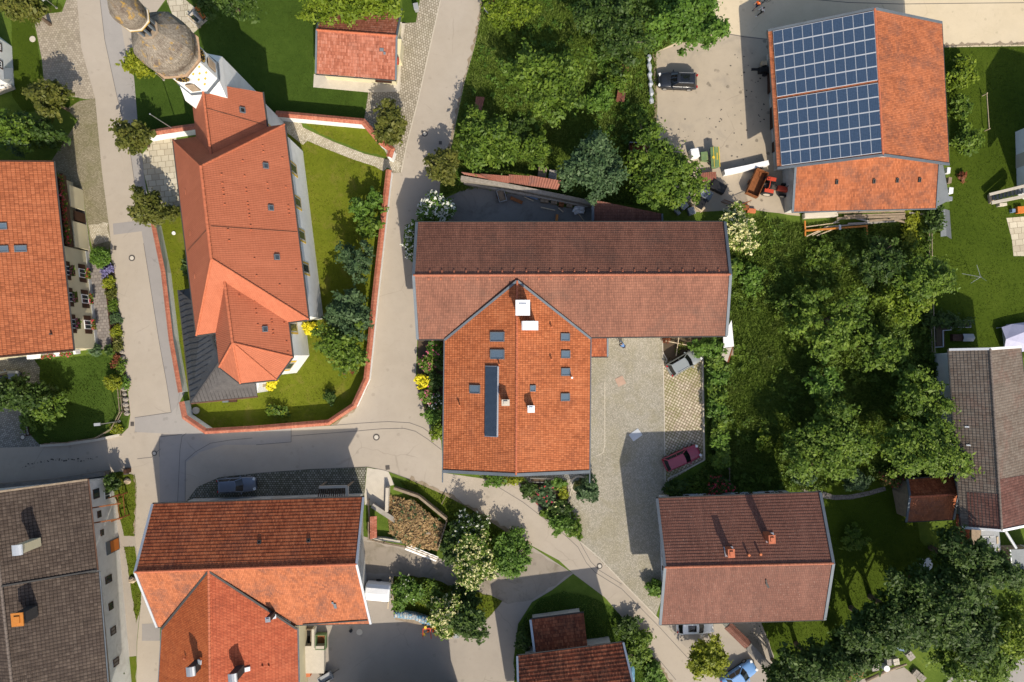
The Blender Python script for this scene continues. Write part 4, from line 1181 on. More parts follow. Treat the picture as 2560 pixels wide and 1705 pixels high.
def build_farmstead():
 base=W(620,1430,0)
 t=thing('farmstead','red tiled farmstead barn with a crosswise wing at the bottom left','farmstead',base)
 g=gable_house(t,(382,1260),(909,1243),(927,1559),(393,1567),(338,1430),(892,1410),6.2,5.5,9.9,oh=0.8,gh=1.5,wall='old_white_wall',bmat='red_tile',fmat='solar_tile',course=0.36,rmat='ridge_clay',vmat='pale_zinc',verge=(0.24,0.16))
 a,b,c,d,p,q=(g[k]for k in 'abcdpq')
 hE=5.6
 wa,wb=W(405,1572,hE),W(392,1790,hE)
 wd_,wc=W(743,1572,hE),W(748,1790,hE)
 wp,wq=W(522,1427,9.75),W(526,1800,9.75)
 mb=MB();n1=slope(mb,wa,wb,wq,wp,0.3,0.03,0,under=1);r1=mb.build('roof',[M['wing_tile'],M['brown_wood']],t)
 mb=MB();n2=slope(mb,wd_,wc,wq,wp,0.3,0.03,0,under=1);r2=mb.build('roof',[M['wing_tile2'],M['brown_wood']],t)
 mb=MB();ridge_caps(mb,wp,wq,0.13);mb.build('ridge_cap',M['ridge_clay'],t)
 for x in(wa,wd_):
  trim(x,wp,0.22,0.1,0.09).build('valley_flashing',M['gutter'],t)
 gutter(t,wd_,wc,(1,0),'zinc')
 gutter(t,wa,wb,(-1,0),'zinc')
 mb=MB()
 wall_quad_prism(mb,[(wa.x+.7,wa.y+1.5),(wb.x+.7,wb.y),(wq.x,wq.y),(wc.x-.7,wc.y),(wd_.x-.7,wd_.y+1.5),(wp.x,wp.y-2)],[5.8,5.8,9.3,5.8,5.8,9.2])
 mb.build('wall',M['cream_wall'],t)
 s0,n=on_slope(757,1560,d,c,p);s1,_=on_slope(919,1549,d,c,p)
 mb=MB();mb.bar(s0+n*.08,s1+n*.08,0.16,0.06,up=n);mb.build('snow_guard',M['gutter'],t)
 chimney(t,475,1680,10.6,0.8,0.8,3.2,0.1,'gutter','steel',True)
 chimney(t,580,1697,10.6,0.8,0.8,2.2,0.1,'gutter','steel',True)
 chimney(t,668,1551,8.6,0.45,0.45,1.8,0.1,'gutter','steel',False)
 for(x,y),e in(((501,1654),(wa,wb)),((618,1672),(wd_,wc)),((683,1541),(wd_,wc))):
  s,n=on_slope(x,y,e[0],e[1],wp)
  F=slope_frame(e[0],e[1],n)
  mb=MB();mb.box(s+n*.1,(0.45,0.55,0.14),rot=F);mb.build('roof_hatch',M['pale_zinc'],t)
 for x,y in((463,1645),(657,1665),(673,1664)):
  e=(wa,wb)if x<524 else(wd_,wc)
  s,n=on_slope(x,y,e[0],e[1],wp)
  mb=MB();mb.tube([s,s+Vector((0,0,.25))],0.09,8);mb.build('vent_pipe',M['ridge_clay'],t)
 for x,y in((649,1356),(772,1352)):
  skylight(t,x,y,0.3,0.3,a,b,p,g['roof_b'],'dark','gutter')
 s,n=on_slope(838,1514,d,c,p)
 F=slope_frame(d,c,n)
 mb=MB();mb.box(s+n*.06,(0.3,0.75,0.03),rot=F);mb.box(s+n*.062+F@Vector((-.2,.5,0)),(0.22,0.35,0.03),rot=F);mb.build('lead_patch',M['zinc'],t)
 return t,g
def build_cream_house():
 base=W(100,640,0)
 t=thing('house','cream rendered house with orange tiles, brown shutters and flower boxes','house',base)
 hE,hR=6.0,9.6
 a,b=W(134,404,hE),W(184,876,hE)
 ax=(b-a).normalized()
 out=Vector((-ax.y,ax.x,0));out=out if out.x>0 else-out
 r0=a-out*8.0;r1=b-out*8.0;r0.z=r1.z=hR
 d0=a-out*16;d1=b-out*16
 mb=MB();slope(mb,a,b,r1,r0,0.40,0.04,0,under=1);roof=mb.build('roof',[M['cottage_tile'],M['brown_wood']],t)
 mb=MB();slope(mb,d0,d1,r1,r0,0.40,0.04,0,under=1);mb.build('roof',[M['cottage_tile'],M['brown_wood']],t)
 mb=MB();ridge_caps(mb,r0,r1);mb.build('ridge_cap',M['ridge_clay'],t)
 gutter(t,a,b,out)
 for x,y in((a,r0),(b,r1)):
  trim(x,y,0.16,0.14,0.03).build('verge',M['brown_wood'],t)
 oh=0.95
 w0=a-out*oh+ax*0.6;w1=b-out*oh-ax*0.35
 w0.z=w1.z=0
 wm=lerp(w0,w1,0.42)
 back=out*0.9
 foot=[w0-back,wm-back,wm,w1,w1-out*14,w0-out*14]
 mb=MB();wall_quad_prism(mb,[(f.x,f.y)for f in foot],[6.15,6.15,5.95,5.95,5.95,5.95]);mb.build('wall',M['cream_wall'],t)
 mb=MB()
 g0,g1=w1-out*0.02,w1-out*14
 rr=r1-ax*.35
 mb.poly([Vector((w1.x,w1.y,5.9)),Vector((g1.x,g1.y,5.9)),Vector((rr.x,rr.y,9.3))])
 mb.build('gable',M['brown_wood'],t)
 mb=MB();mb.bar(Vector((wm.x,wm.y,.25))+out*.03,Vector((w1.x,w1.y,.25))+out*.03,0.06,0.5);mb.build('plinth',M['pale_zinc'],t)
 for z,rows in((4.35,'up'),(1.55,'down')):
  for tt in(.24,.50,.76):
   fr,c,F=wall_window(t,wm,w1,tt,z,1.05,1.25,out=out,shutters='brown_wood',sill=True)
   mb=MB();mb.box(c+F@Vector((0,0.36,-0.66)),(1.2,0.28,0.24),rot=F);bx=mb.build('flower_box',M['brown_wood'],fr)
   flower_tuft(c+F@Vector((0,0.40,-0.50)),F,1.2,'flower_red' if rows=='down' else 'flower_pink',fr,int(tt*100)+len(rows))
 z=3.0
 b0,b1=w0+ax*.1,wm-ax*.05
 def at(P,zz,o=0.0):return Vector((P.x,P.y,zz))+out*o
 mb=MB();mb.bar(at(b0,z,-.45),at(b1,z,-.45),1.3,0.14);bal=mb.build('balcony',M['brown_wood'],t)
 mb=MB();mb.bar(at(b0,z+.5,.18),at(b1,z+.5,.18),0.06,0.9);mb.bar(at(b0,z+1.0,.18),at(b1,z+1.0,.18),0.14,0.08);mb.build('railing',M['brown_wood'],bal)
 L=(b1-b0).length
 mb=MB();mb.bar(at(b0,z+.9,.36),at(b1,z+.9,.36),0.26,0.22);mb.build('flower_box',M['brown_wood'],bal)
 F=Matrix((ax,out,Vector((0,0,1)))).transposed()
 flower_tuft(at(lerp(b0,b1,.5),z+1.08,.38),F,L*.95,'flower_red',bal,77)
 for t0,t1 in((.12,.42),(.62,.98)):
  q0,q1=lerp(w0,wm,t0),lerp(w0,wm,t1)
  mb=MB();mb.bar(at(q0,1.25,.1),at(q1,1.25,.1),0.14,2.5);mb.build('porch_wall',M['cream_wall'],t)
 q=lerp(w0,wm,.53)
 mb=MB();mb.bar(at(q-ax*.55,1.05,.12),at(q+ax*.55,1.05,.12),0.08,2.1);mb.build('door',M['brown_wood'],t)
 for x,y,w,h in((4,566,.9,.62),(8,623,.9,.62),(52,622,1.05,.62)):
  skylight(t,x,y,h,w,a,b,r0,roof)
 s,n=on_slope(130,835,a,b,r0)
 mb=MB();mb.tube([s,s+Vector((0,0,.4))],0.09,8);mb.build('vent_pipe',M['gutter'],t)
 mb=MB();e0=w1-out*.4;e1=w1-out*6
 mb.bar(Vector((e0.x,e0.y,3.2))+ax*.3,Vector((e1.x,e1.y,3.2))+ax*.3,0.5,0.9);mb.build('balcony',M['white_wall'],t)
 F=Matrix((-out,ax,Vector((0,0,1)))).transposed()
 for k in(.18,.55):
  flower_tuft(lerp(e0,e1,k)+ax*.5+Vector((0,0,3.75)),F,1.5,'flower_red',t,79+int(k*10))
 return t
def flower_tuft(c,F,L,mat,parent,seed):
 rg=np.random.default_rng(seed)
 for nm,m,n,dz,s in(('foliage','leaf_mid',int(90*L),0.0,.09),('blossom',mat,int(38*L),.07,.07)):
  P=np.stack([rg.uniform(-L/2,L/2,n),rg.normal(0,.11,n),rg.uniform(-.15,.2,n)+dz],1)
  P=P@np.array(F).T+np.array(c)
  quads(nm,P,s,M[m],parent,rg,upbias=.6)
def build_grey_farmhouse():
 base=W(150,1450,0)
 t=thing('farmhouse','old white farmhouse with a dark grey tiled roof at the bottom left','farmhouse',base)
 hE,hR=6.2,9.4
 a,b=W(219,1199,hE),W(243,1425,hE)
 a2,b2=W(247,1430,hE-.15),W(275,1790,hE-.15)
 p,q=W(-22,1232,hR),W(5,1465,hR)
 q2=W(40,1800,hR)
 mb=MB();slope(mb,a,b,q,p,0.36,0.045,0,under=1);mb.build('roof',[M['grey_tile'],M['brown_wood']],t)
 mb=MB();slope(mb,a2,b2,q2,q+Vector((0,0,-.12)),0.36,0.045,0,under=1);mb.build('roof',[M['grey_tile'],M['brown_wood']],t)
 ax=(b2-a).normalized();out=Vector((-ax.y,ax.x,0));out=out if out.x>0 else-out
 e0,e1=p-out*10.5,q2-out*10.5
 e0.z=e1.z=hE
 mb=MB();slope(mb,e0,e1,q2,p,0.36,0.045,0,under=1);mb.build('roof',[M['grey_tile'],M['brown_wood']],t)
 mb=MB();ridge_caps(mb,p,q2,0.14);mb.build('ridge_cap',M['ridge_grey'],t)
 trim(a,p,0.2,0.2,0).build('verge',M['old_wood'],t)
 gutter(t,a,b,out,'copper_rust');gutter(t,a2,b2,out,'zinc')
 trim(b,q,0.16,0.1,0.1).build('verge',M['gutter'],t)
 oh=1.0
 f0,f1=a-out*oh+ax*.6,b2-out*oh
 f0.z=f1.z=0
 foot=[f0,f1,f1-out*19,f0-out*19]
 mb=MB();wall_quad_prism(mb,[(f.x,f.y)for f in foot],[6.3,6.3,6.2,6.2]);mb.build('wall',M['grey_house_wall'],t)
 mb=MB();pk=p+ax*.6
 mb.poly([Vector((f0.x,f0.y,6.2)),Vector((pk.x,pk.y,9.0)),Vector((foot[3].x,foot[3].y,6.2))]);mb.build('gable',M['old_wood'],t)
 Lw=(f1-f0).length
 def tt(py):
  return max(0.01,min(.99,(W(285,py,2).xy-f0.xy).dot(ax.xy)/Lw))
 for py,z,w,h,tr in((1225,3.4,1.3,1.3,None),(1238,1.4,1.2,1.3,'white_paint'),(1277,3.2,.9,.8,'brown_wood'),(1324,3.0,.8,.7,None),(1443,2.6,1.0,1.4,'brown_wood'),(1510,2.6,1.0,1.0,'brown_wood'),(1572,2.6,1.0,1.2,'brown_wood'),(1650,2.6,1.0,1.2,'brown_wood')):
  wall_window(t,f0,f1,tt(py),z,w*.85,h*.85,out=out,frame=tr or 'brown_wood',glass='glass')
 c=lerp(f0,f1,tt(1368));F=Matrix((ax,out,Vector((0,0,1)))).transposed()
 mb=MB();mb.box(c+F@Vector((0,.04,1.3)),(1.5,.1,2.4),rot=F);dr=mb.build('door',M['zinc'],t)
 mb=MB();mb.box(c+F@Vector((0,.10,1.0)),(1.3,.06,1.6),rot=F);mb.build('panel',M['orange_wood'],dr)
 c0,c1=lerp(f0,f1,tt(1418)),lerp(f0,f1,.999)
 mb=MB();mb.bar(c0+Vector((0,0,5.0))+out*.06,c1+Vector((0,0,5.0))+out*.06,0.1,1.9);mb.build('cladding',M['old_wood'],t)
 mb=MB()
 for py in(1255,1292):
  c=lerp(f0,f1,tt(py))
  mb.bar(c+Vector((0,0,4.6)),c+out*2.7+Vector((0,0,3.4)),.14,.14)
 mb.build('canopy_bracket',M['rust'],t)
 chimney(t,40,1376,11.2,.9,.9,3.0,.1,'cream_wall','pale_zinc',True)
 chimney(t,40,1551,10.8,1.05,1.15,2.4,.1,'gutter','orange_paint',False)
 return t
def build_right_house():
 base=W(2490,1090,0)
 t=thing('house','long house with grey weathered tiles and brown patches at the right edge','house',base)
 hE,hR=5.2,8.2
 a,b=W(2372,874,hE),W(2403,1318,hE)
 p,q=W(2475,872,hR),W(2504,1326,hR)
 d,c=W(2551,867,hE),W(2602,1306,hE)
 am,pm,dm=lerp(a,b,.80),lerp(p,q,.80),lerp(d,c,.72)
 pm2=lerp(p,q,.72)
 e1,r1=lerp(a,p,.24),None
 mb=MB();slope(mb,a,b,q,p,0.34,0.035,0,under=1);mb.build('roof',[M['right_tile'],M['brown_wood']],t)
 mb=MB();slope(mb,d,c,q,p,0.34,0.035,0,under=1);mb.build('roof',[M['right_tile'],M['brown_wood']],t)
 u=Vector((0,0,.03))
 mb=MB();slope(mb,lerp(am,pm,.2)+u,lerp(b,q,.2)+u,q+u,pm+u,0.34,0.035,0,thick=.02);mb.build('roof_patch',M['right_tile_brown'],t,label='brown tiled patch of the grey roof')
 mb=MB();slope(mb,dm+u,c+u,q+u,pm2+u,0.34,0.035,0,thick=.02);mb.build('roof_patch',M['right_tile_brown'],t,label='brown tiled patch of the grey roof')
 mb=MB();ridge_caps(mb,p,q,.12);mb.build('ridge_cap',M['ridge_grey'],t)
 for x,y in((a,p),(d,p),(b,q),(c,q)):
  trim(x,y,0.26,0.14,.07).build('verge',M['white_paint'],t)
 gutter(t,a,b,(-1,0));gutter(t,d,c,(1,0))
 mb=MB();oh=1.6
 wall_quad_prism(mb,[(a.x+oh,a.y-.5),(p.x,p.y-.5),(d.x-oh,d.y-.5),(c.x-oh,c.y+.5),(q.x,q.y+.5),(b.x+oh,b.y+.5)],[5.25,7.9,5.25,5.25,7.9,5.25])
 mb.build('wall',M['white_wall'],t)
 mb=MB()
 for x,y in((2418,1067),(2422,1113)):
  s,n=on_slope(x,y,a,b,p)
  F=slope_frame(a,b,n)
  mb.box(s+n*.07,(.16,.4,.05),rot=F)
 mb.build('roof_hook',M['white_paint'],t)
 mb=MB();slope(mb,W(2390,1285,2.4),W(2390,1365,2.4),W(2424,1365,3.0),W(2424,1285,3.0),.3,.03,0,under=1);mb.build('lean_to_roof',[M['red_tile'],M['brown_wood']],t)
 mb=MB();a0,a1=W(2394,1292,0),W(2424,1360,0);mb.box(((a0.x+a1.x)/2,(a0.y+a1.y)/2,1.1),(abs(a1.x-a0.x)*.8,abs(a1.y-a0.y),2.2));mb.build('lean_to_wall',M['old_wood'],t)
 return t
def build_shed():
 t=thing('shed','small shed with bright orange gable roof beside the grey roofed house','shed',W(2330,1250,0))
 g=gable_house(t,(2268,1199),(2386,1190),(2383,1298),(2265,1304),(2274,1242),(2396,1235),2.6,2.4,4.0,oh=.35,gh=.3,wall='old_wood',bmat='red_tile',fmat='solar_tile',course=.33,vmat='zinc',verge=(.24,.14))
 return t
def build_chapel():
 t=thing('outbuilding','small cream building with weathered mossy orange roof by the cobbles','outbuilding',W(895,110,0))
 g=gable_house(t,(805,24),(1004,24),(990,200),(790,184),(792,75),(992,90),3.0,2.9,4.9,oh=.55,gh=.45,wall='cream_wall',bmat='chapel_tile',course=.36,rmat='ridge_clay',vmat='zinc',verge=(.2,.16))
 a,b,c,d,p,q=(g[k]for k in 'abcdpq')
 s,n=on_slope(954,124,d,c,p)
 F=slope_frame(d,c,n)
 mb=MB();mb.box(s+n*.08,(.5,.4,.1),rot=F,taper=.8);mb.box(s+n*.08+F@Vector((.35,-.35,0)),(.25,.3,.1),rot=F);mb.build('roof_hatch',M['zinc'],t)
 w0,w1=g['wd'],g['wc']
 for tt in(.15,.5):
  wall_window(t,w0,w1,tt,1.7,1.1,.9,out=-g['ob'])
 c0=lerp(w0,w1,.75);c1=lerp(w0,w1,.98)
 mb=MB();mb.bar(Vector((c0.x,c0.y,2.2))-g['ob']*.35,Vector((c1.x,c1.y,2.2))-g['ob']*.35,.7,.1);mb.build('door_canopy',M['brown_wood'],t)
 e=lerp(g['wb'],g['wc'],.72);e.z=2.2
 mb=MB();mb.tube([e+g['ax']*.05,e+g['ax']*.42],.45,16);mb.build('wall_sign',M['red_paint'],t)
 mb=MB();k=W(1005,92,1.0);mb.bar(W(1002,107,1.0),W(998,155,1.0),.5,2.0);mb.build('annex_wall',M['cream_wall'],t)
 return t
def build_bottom_cottage():
 t=thing('cottage','bottom cottage with old mixed tiles and a darker lower annex','cottage',W(1430,1660,0))
 g=gable_house(t,(1293,1640),(1558,1606),(1625,1880),(1310,1900),(1297,1768),(1590,1738),5.8,5.6,8.9,oh=1.7,gh=.9,wall='old_white_wall',bmat='mossy_tile',course=.42,vmat='pale_zinc',verge=(.22,.16),lift=.05)
 eL,eR=W(1326,1549,2.5),W(1459,1532,2.5)
 rL,rR=W(1341,1668,3.9),W(1473,1652,3.9)
 mb=MB();slope(mb,eL,eR,rR,rL,.36,.035,0,under=1);mb.build('annex_roof',[M['mossy_tile'],M['brown_wood']],t)
 trim(eL,rL,.26,.14).build('verge',M['pale_zinc'],t);trim(lerp(eR,rR,.78),rR,.22,.14).build('verge',M['pale_zinc'],t)
 gutter(t,eL,eR,(0,1))
 mb=MB();wall_quad_prism(mb,[(eL.x+.3,eL.y-.4),(eR.x-.3,eR.y-.4),(rR.x-.3,rR.y),(rL.x+.3,rL.y)],[2.5,2.5,3.5,3.5]);mb.build('annex_wall',M['old_white_wall'],t)
 return t
def build_back_shed():
 t=thing('shed','dark brown lean-to shed between long barn and trees','shed',W(1570,530,0))
 mb=MB()
 hN,hS=3.6,2.6
 eL,eR=W(1482,575,hS),W(1656,575,hS)
 rL,rR=W(1482,499,hN),W(1655,534,hN-.2)
 slope(mb,eL,eR,rR,rL,.31,.03,0,under=1);mb.build('roof',[M['brown_tile'],M['brown_wood']],t)
 trim(eL,rL,.3,.14).build('verge',M['zinc'],t);trim(eR,rR,.2,.14).build('verge',M['zinc'],t)
 mb=MB();wall_quad_prism(mb,[(eL.x+.3,eL.y+.4),(eR.x-.3,eR.y+.4),(rR.x-.3,rR.y-.3),(rL.x+.3,rL.y-.3)],[2.5,2.5,3.1,3.3]);mb.build('wall',M['old_wood'],t)
 return t
def build_corner_house():
 t=thing('house','white house corner with grey plinth at the top left edge','house',W(0,160,0))
 p=[W(-6,88,0),W(30,116,0),W(36,218,0),W(-10,236,0),W(-190,236,0),W(-190,88,0)]
 mb=MB();wall_quad_prism(mb,[(q.x,q.y)for q in p],[4.6]*6);mb.build('wall',M['white_wall'],t)
 a,b=W(-60,70,5),W(-40,235,5)
 c,d=W(-330,235,5),W(-330,70,5)
 r0,r1=W(-200,70,8),W(-200,240,8)
 mb=MB();slope(mb,a,b,r1,r0,.36,.035,0,under=1);slope(mb,d,c,r1,r0,.36,.035,0,under=1);mb.build('roof',[M['grey_tile'],M['brown_wood']],t)
 for tt in(.2,.62):
  wall_window(t,p[1],p[2],tt,2.4,.7,1.0,out=(1,.05),trimm='brown_wood')
 mb=MB();mb.bar(p[2]+Vector((.1,-.06,.3)),p[3]+Vector((0,-.06,.3)),.4,.6);mb.build('plinth',M['pale_concrete'],t)
 mb=MB();c0=lerp(p[1],p[2],.8)+Vector((.55,0,1.6));mb.box(c0,(1.1,1.3,.1));mb.build('canopy',M['zinc'],t)
 return t
def panel_dark():
 m=NT('evacuated_tubes')
 m.out((0.055,0.080,0.115),0.3,None,spec=0.6)
 return m.mat
M['cells_dark']=panel_dark()
M['grey_house_wall']=plain('aged_white_render',(0.70,0.69,0.65),0.9,var=0.07,dirt=(0.42,0.39,0.34),dirt_amt=0.55)
M['old_wood2']=plain('lichen_covered_boards',(0.40,0.27,0.17),0.9,var=0.3,scale=3)
M['panel_frame']=plain('pale_aluminium',(0.55,0.57,0.60),0.5,0.1,var=0.05)
M['wing_tile2']=tilemat('wing_tile_course',[(0.29,0.058,0.022),(0.39,0.085,0.034),(0.46,0.120,0.052)],0.16,0.34,0.14,0.16,0.6,(0.15,0.05,0.03),0.4,0.3,0.52)
def build_solar_barn():
 base=W(2150,260,0)
 t=thing('barn','orange tiled barn with a blue solar panel array on its left slope','barn',base)
 hE,hR=4.6,8.6
 g=gable_house(t,(1920,77),(1943,421),(2372,411),(2354,57),(2186,22),(2207,388),hE,hE,hR,oh=1.5,gh=.9,wall='old_white_wall',bmat='solar_tile',course=.30,rmat='ridge_clay',vmat='zinc',verge=(.26,.16))
 a,b,c,d,p,q=(g[k]for k in 'abcdpq')
 n=(b-a).cross(p-a).normalized()
 if n.z<0:n=-n
 F=slope_frame(a,b,n)
 c00,_=on_slope(1932,79,a,b,p);c10,_=on_slope(2184,28,a,b,p)
 c01,_=on_slope(1954,415,a,b,p);c11,_=on_slope(2205,382,a,b,p)
 def P(u,v):return lerp(lerp(c00,c10,u),lerp(c01,c11,u),v)
 rows,cols=10,10
 gap=0.018
 first=None
 for i in range(rows):
  for j in range(cols):
   off=gap if i>=5 else 0.0
   v0=i/rows*(1-gap)+off;v1=(i+1)/rows*(1-gap)+off
   u0,u1=j/cols,(j+1)/cols
   q0,q1,q2,q3=P(u0,v0),P(u1,v0),P(u1,v1),P(u0,v1)
   ctr=(q0+q1+q2+q3)/4
   if first is None:
    T=n*0.16
    k=[lerp(ctr,x,.985)+T for x in(q0,q1,q2,q3)]
    bo=[x-n*.05 for x in k]
    mb=MB()
    if(k[1]-k[0]).cross(k[2]-k[0]).dot(n)<0:rv=True
    else:rv=False
    top=list(reversed(k))if rv else k
    mb.poly(top,0)
    for x in range(4):
     y=(x+1)%4
     mb.poly([k[x],k[y],bo[y],bo[x]],0)
    first=mb.build('solar_panel',M['panel_frame'],t)
    inn=[lerp(ctr+T,x,.0)for x in k]
    cs=[]
    for x,(su,sv)in zip(k,((-1,-1),(1,-1),(1,1),(-1,1))):
     m_=ctr+T
     dd=x-m_
     eu=(k[1]-k[0])/2;ev=(k[3]-k[0])/2
     cs.append(m_+eu*su*.955+ev*sv*.93+n*.006)
    mb=MB()
    uvq=[(0,0),(1,0),(1,1),(0,1)]
    mb.poly(list(reversed(cs))if rv else cs,0,list(reversed(uvq))if rv else uvq)
    face=mb.build('cells',M['cells'],first)
    c_first=ctr
   else:
    o=first.copy();COL.objects.link(o);o.location=first.location+(ctr-c_first)
    f2=face.copy();COL.objects.link(f2);f2.parent=o
 e0,e1=W(1981,529,3.2),W(2340,520,3.2)
 r0,r1=W(1990,386,4.9),W(2349,378,4.9)
 mb=MB();slope(mb,e0,e1,r1,r0,.30,.03,0,under=1);ar=mb.build('annex_roof',[M['solar_tile'],M['brown_wood']],t)
 trim(e0,r0,.26,.14).build('verge',M['zinc'],t)
 trim(e1,r1,.14,.12).build('verge',M['zinc'],t)
 gutter(t,e0,e1,(0,-1),'zinc')
 mb=MB();wall_quad_prism(mb,[(e0.x+.4,e0.y+.5),(e1.x-.4,e1.y+.5),(r1.x-.4,r1.y),(r0.x+.4,r0.y)],[3.0,3.0,4.5,4.5]);mb.build('annex_wall',M['old_white_wall'],t)
 for x,y in((2091,455),(2184,453),(2242,451),(2298,450)):
  skylight(t,x,y,.2,.42,e0,e1,r0,ar,'dark','gutter')
 for tt,w in((.22,3.2),(.55,2.6),(.8,1.2)):
  cc=lerp(g['wa'],g['wb'],tt);Fw=Matrix((g['ax'],-g['ax'].cross(Vector((0,0,1))),Vector((0,0,1)))).transposed()
  mb=MB();mb.box((cc.x-.03,cc.y,1.5),(.1,w,3.0));mb.build('door',M['brown_wood'],t)
 mb=MB();pr=[W(2341,412,2.2),W(2358,412,2.0),W(2374,500,2.0),W(2340,518,2.2)]
 mb.poly(pr);mb.poly(list(reversed([x-Vector((0,0,.08))for x in pr])));mb.build('side_roof',M['grey_sheet'],t)
 return t
def build_church():
 base=W(600,560,0)
 t=thing('church','white church with terracotta tile roofs and a shingled onion dome tower','church',base)
 hE=7.8
 hN=15.4
 T='church_tile'
 NWc,NEc,SEc,SWc=W(433,350,hE),W(711,311,hE),W(771,798,hE),W(491,838,hE)
 rN,rS=W(502,415,hN),W(528.5,647,hN)
 def roofpart(e0,e1,r1,r0,nm='roof',course=.30):
  mb=MB();n=slope(mb,e0,e1,r1,r0,course,.02,0,under=1)
  return mb.build(nm,[M[T],M['brown_wood']],t),n
 E,nE=roofpart(NEc,SEc,rS,rN)
 Wr,nW=roofpart(NWc,SWc,rS,rN)
 S,nS=roofpart(SWc,SEc,rS,rS)
 N,nN=roofpart(NWc,NEc,rN,rN)
 mb=MB()
 ridge_caps(mb,rN,rS,.15,.4)
 for x,y in((NWc,rN),(NEc,rN),(SWc,rS),(SEc,rS)):
  ridge_caps(mb,x,y,.11,.4)
 mb.build('ridge_cap',M['ridge_clay'],t)
 hc=13.0
 cW0,cW1=W(535,790,hE),W(548,917,hE)
 c1,c2,c3=W(600.5,958,hE),W(690,948.5,hE),W(731,892,hE)
 cE0=W(720,800,hE)
 cr0,cr1=W(557,668,hc),W(581.5,857,hc)
 cWa=cW0+(cW0-cW1).normalized()*5;cEa=cE0+(cE0-c3).normalized()*5
 roofpart(cWa,cW1,cr1,cr0);CE,nCE=roofpart(cEa,c3,cr1,cr0)
 for x,y in((cW1,c1),(c1,c2),(c2,c3)):
  roofpart(x,y,cr1,cr1)
 mb=MB();ridge_caps(mb,cr0,cr1,.14,.4)
 for x in(cW1,c1,c2,c3):ridge_caps(mb,x,cr1,.10,.4)
 mb.build('ridge_cap',M['ridge_clay'],t)
 hb=12.9
 bW0,bW1=W(481,258,hE),W(490,350,hE)
 bE0,bE1=W(656,231,hE),W(667,316,hE)
 br0,br1=W(505,205,hb),W(528,392,hb)
 ex=(bE1-bE0).normalized()*4
 roofpart(bW0,bW1+ex,br1+ex,br0);BE,nBE=roofpart(bE0,bE1+ex,br1+ex,br0)
 mb=MB();ridge_caps(mb,br0,br1,.13,.4);mb.build('ridge_cap',M['ridge_clay'],t)
 def wl(pts,inset,tops,nm='wall'):
  c=sum((Vector(p)for p in pts),Vector())/len(pts)
  mb=MB();f=[]
  n=len(pts)
  for i in range(n):
   p0,p1,p2=Vector(pts[i-1]),Vector(pts[i]),Vector(pts[(i+1)%n])
   d1=(p0-p1).xy.normalized();d2=(p2-p1).xy.normalized()
   s=d1+d2
   s=s.normalized()if s.length>1e-4 else(c-p1).xy.normalized()
   if s.dot((c-p1).xy)<0:s=-s
   ang=max(.35,math.sqrt(max(0.0,(1-d1.dot(d2))/2)))
   q=p1.xy+s*(inset/ang)
   f.append((q.x,q.y))
  wall_quad_prism(mb,f,[tops]*n)
  mb.build(nm,M['white_wall'],t)
  return f
 fn=wl([NWc,NEc,SEc,SWc],.5,hE+.25)
 fc=wl([cWa,cW1,c1,c2,c3,cEa],.5,hE+.25)
 fb=wl([bW0,bE0,bE1+ex,bW1+ex],.45,hE+.2)
 mb=MB()
 for x,y,zz in((bE0,br0,0),(bW0,br0,0)):pass
 mb.poly([Vector((fb[0][0],fb[0][1],hE)),Vector((fb[1][0],fb[1][1],hE)),Vector((br0.x,br0.y-.4,hb-.3))]);mb.build('gable',M['white_wall'],t)
 for x,y,o in((NEc,SEc,(1,0)),(NWc,SWc,(-1,0)),(c3,cEa,(1,0)),(c2,c3,(1,-1)),(c1,c2,(0,-1)),(cW1,c1,(-1,-1)),(SEc,SWc,(0,-1)),(bE0,bE1,(1,0))):
  gutter(t,x,y,o,'gutter',.10)
 def warch(p,q,tt,z,w,h,out,nm='window'):
  p,q=Vector((p[0],p[1],0)),Vector((q[0],q[1],0))
  d=(q-p).normalized();out=Vector((out[0],out[1],0)).normalized()
  c=lerp(p,q,tt);c.z=z
  F=Matrix((d,out,Vector((0,0,1)))).transposed()
  def ring(w_,h_,y):
   pts=[F@Vector((-w_/2,y,-h_/2)),F@Vector((w_/2,y,-h_/2))]
   for i in range(9):
    a=math.pi*i/8
    pts.append(F@Vector((math.cos(a)*w_/2,y,h_/2-w_/2+math.sin(a)*w_/2)))
   return[c+x for x in pts]
  def plate(w_,h_,y0,y1,mat,name,par):
   mb=MB();A,B=ring(w_,h_,y0),ring(w_,h_,y1)
   k=len(A)
   mb.poly(B if(B[1]-B[0]).cross(B[3]-B[0]).dot(out)>0 else list(reversed(B)))
   for i in range(k):
    j=(i+1)%k
    mb.poly([A[i],A[j],B[j],B[i]])
   return mb.build(name,M[mat],par)
  tr=plate(w+.5,h+.5,-.02,.035,'yellow_trim',nm,t)
  plate(w+.1,h+.1,0,.055,'pale_concrete','reveal',tr)
  plate(w*.8,h*.9,0,.07,'glass','pane',tr)
  return tr
 for tt in(.17,.36,.545,.73):
  warch(fn[1],fn[2],tt,5.2,1.0,2.9,(1,.1))
 for tt in(.62,):
  warch(fc[4],fc[5],1-tt,5.0,1.0,2.8,(1,.1))
 warch(fc[3],fc[4],.45,5.0,.9,2.6,(.75,-.65))
 warch(fb[1],fb[2],.42,5.4,.8,1.8,(1,.1))
 for x,y in((663,415),(676,520),(691,643)):
  skylight(t,x,y,.5,.5,NEc,SEc,rN,E,'glass')
 skylight(t,661,823,.5,.5,cEa,c3,cr0,CE,'glass')
 skylight(t,605,276,.5,.5,bE0,bE1,br0,BE,'dark')
 rr=random.Random(4)
 v0=None
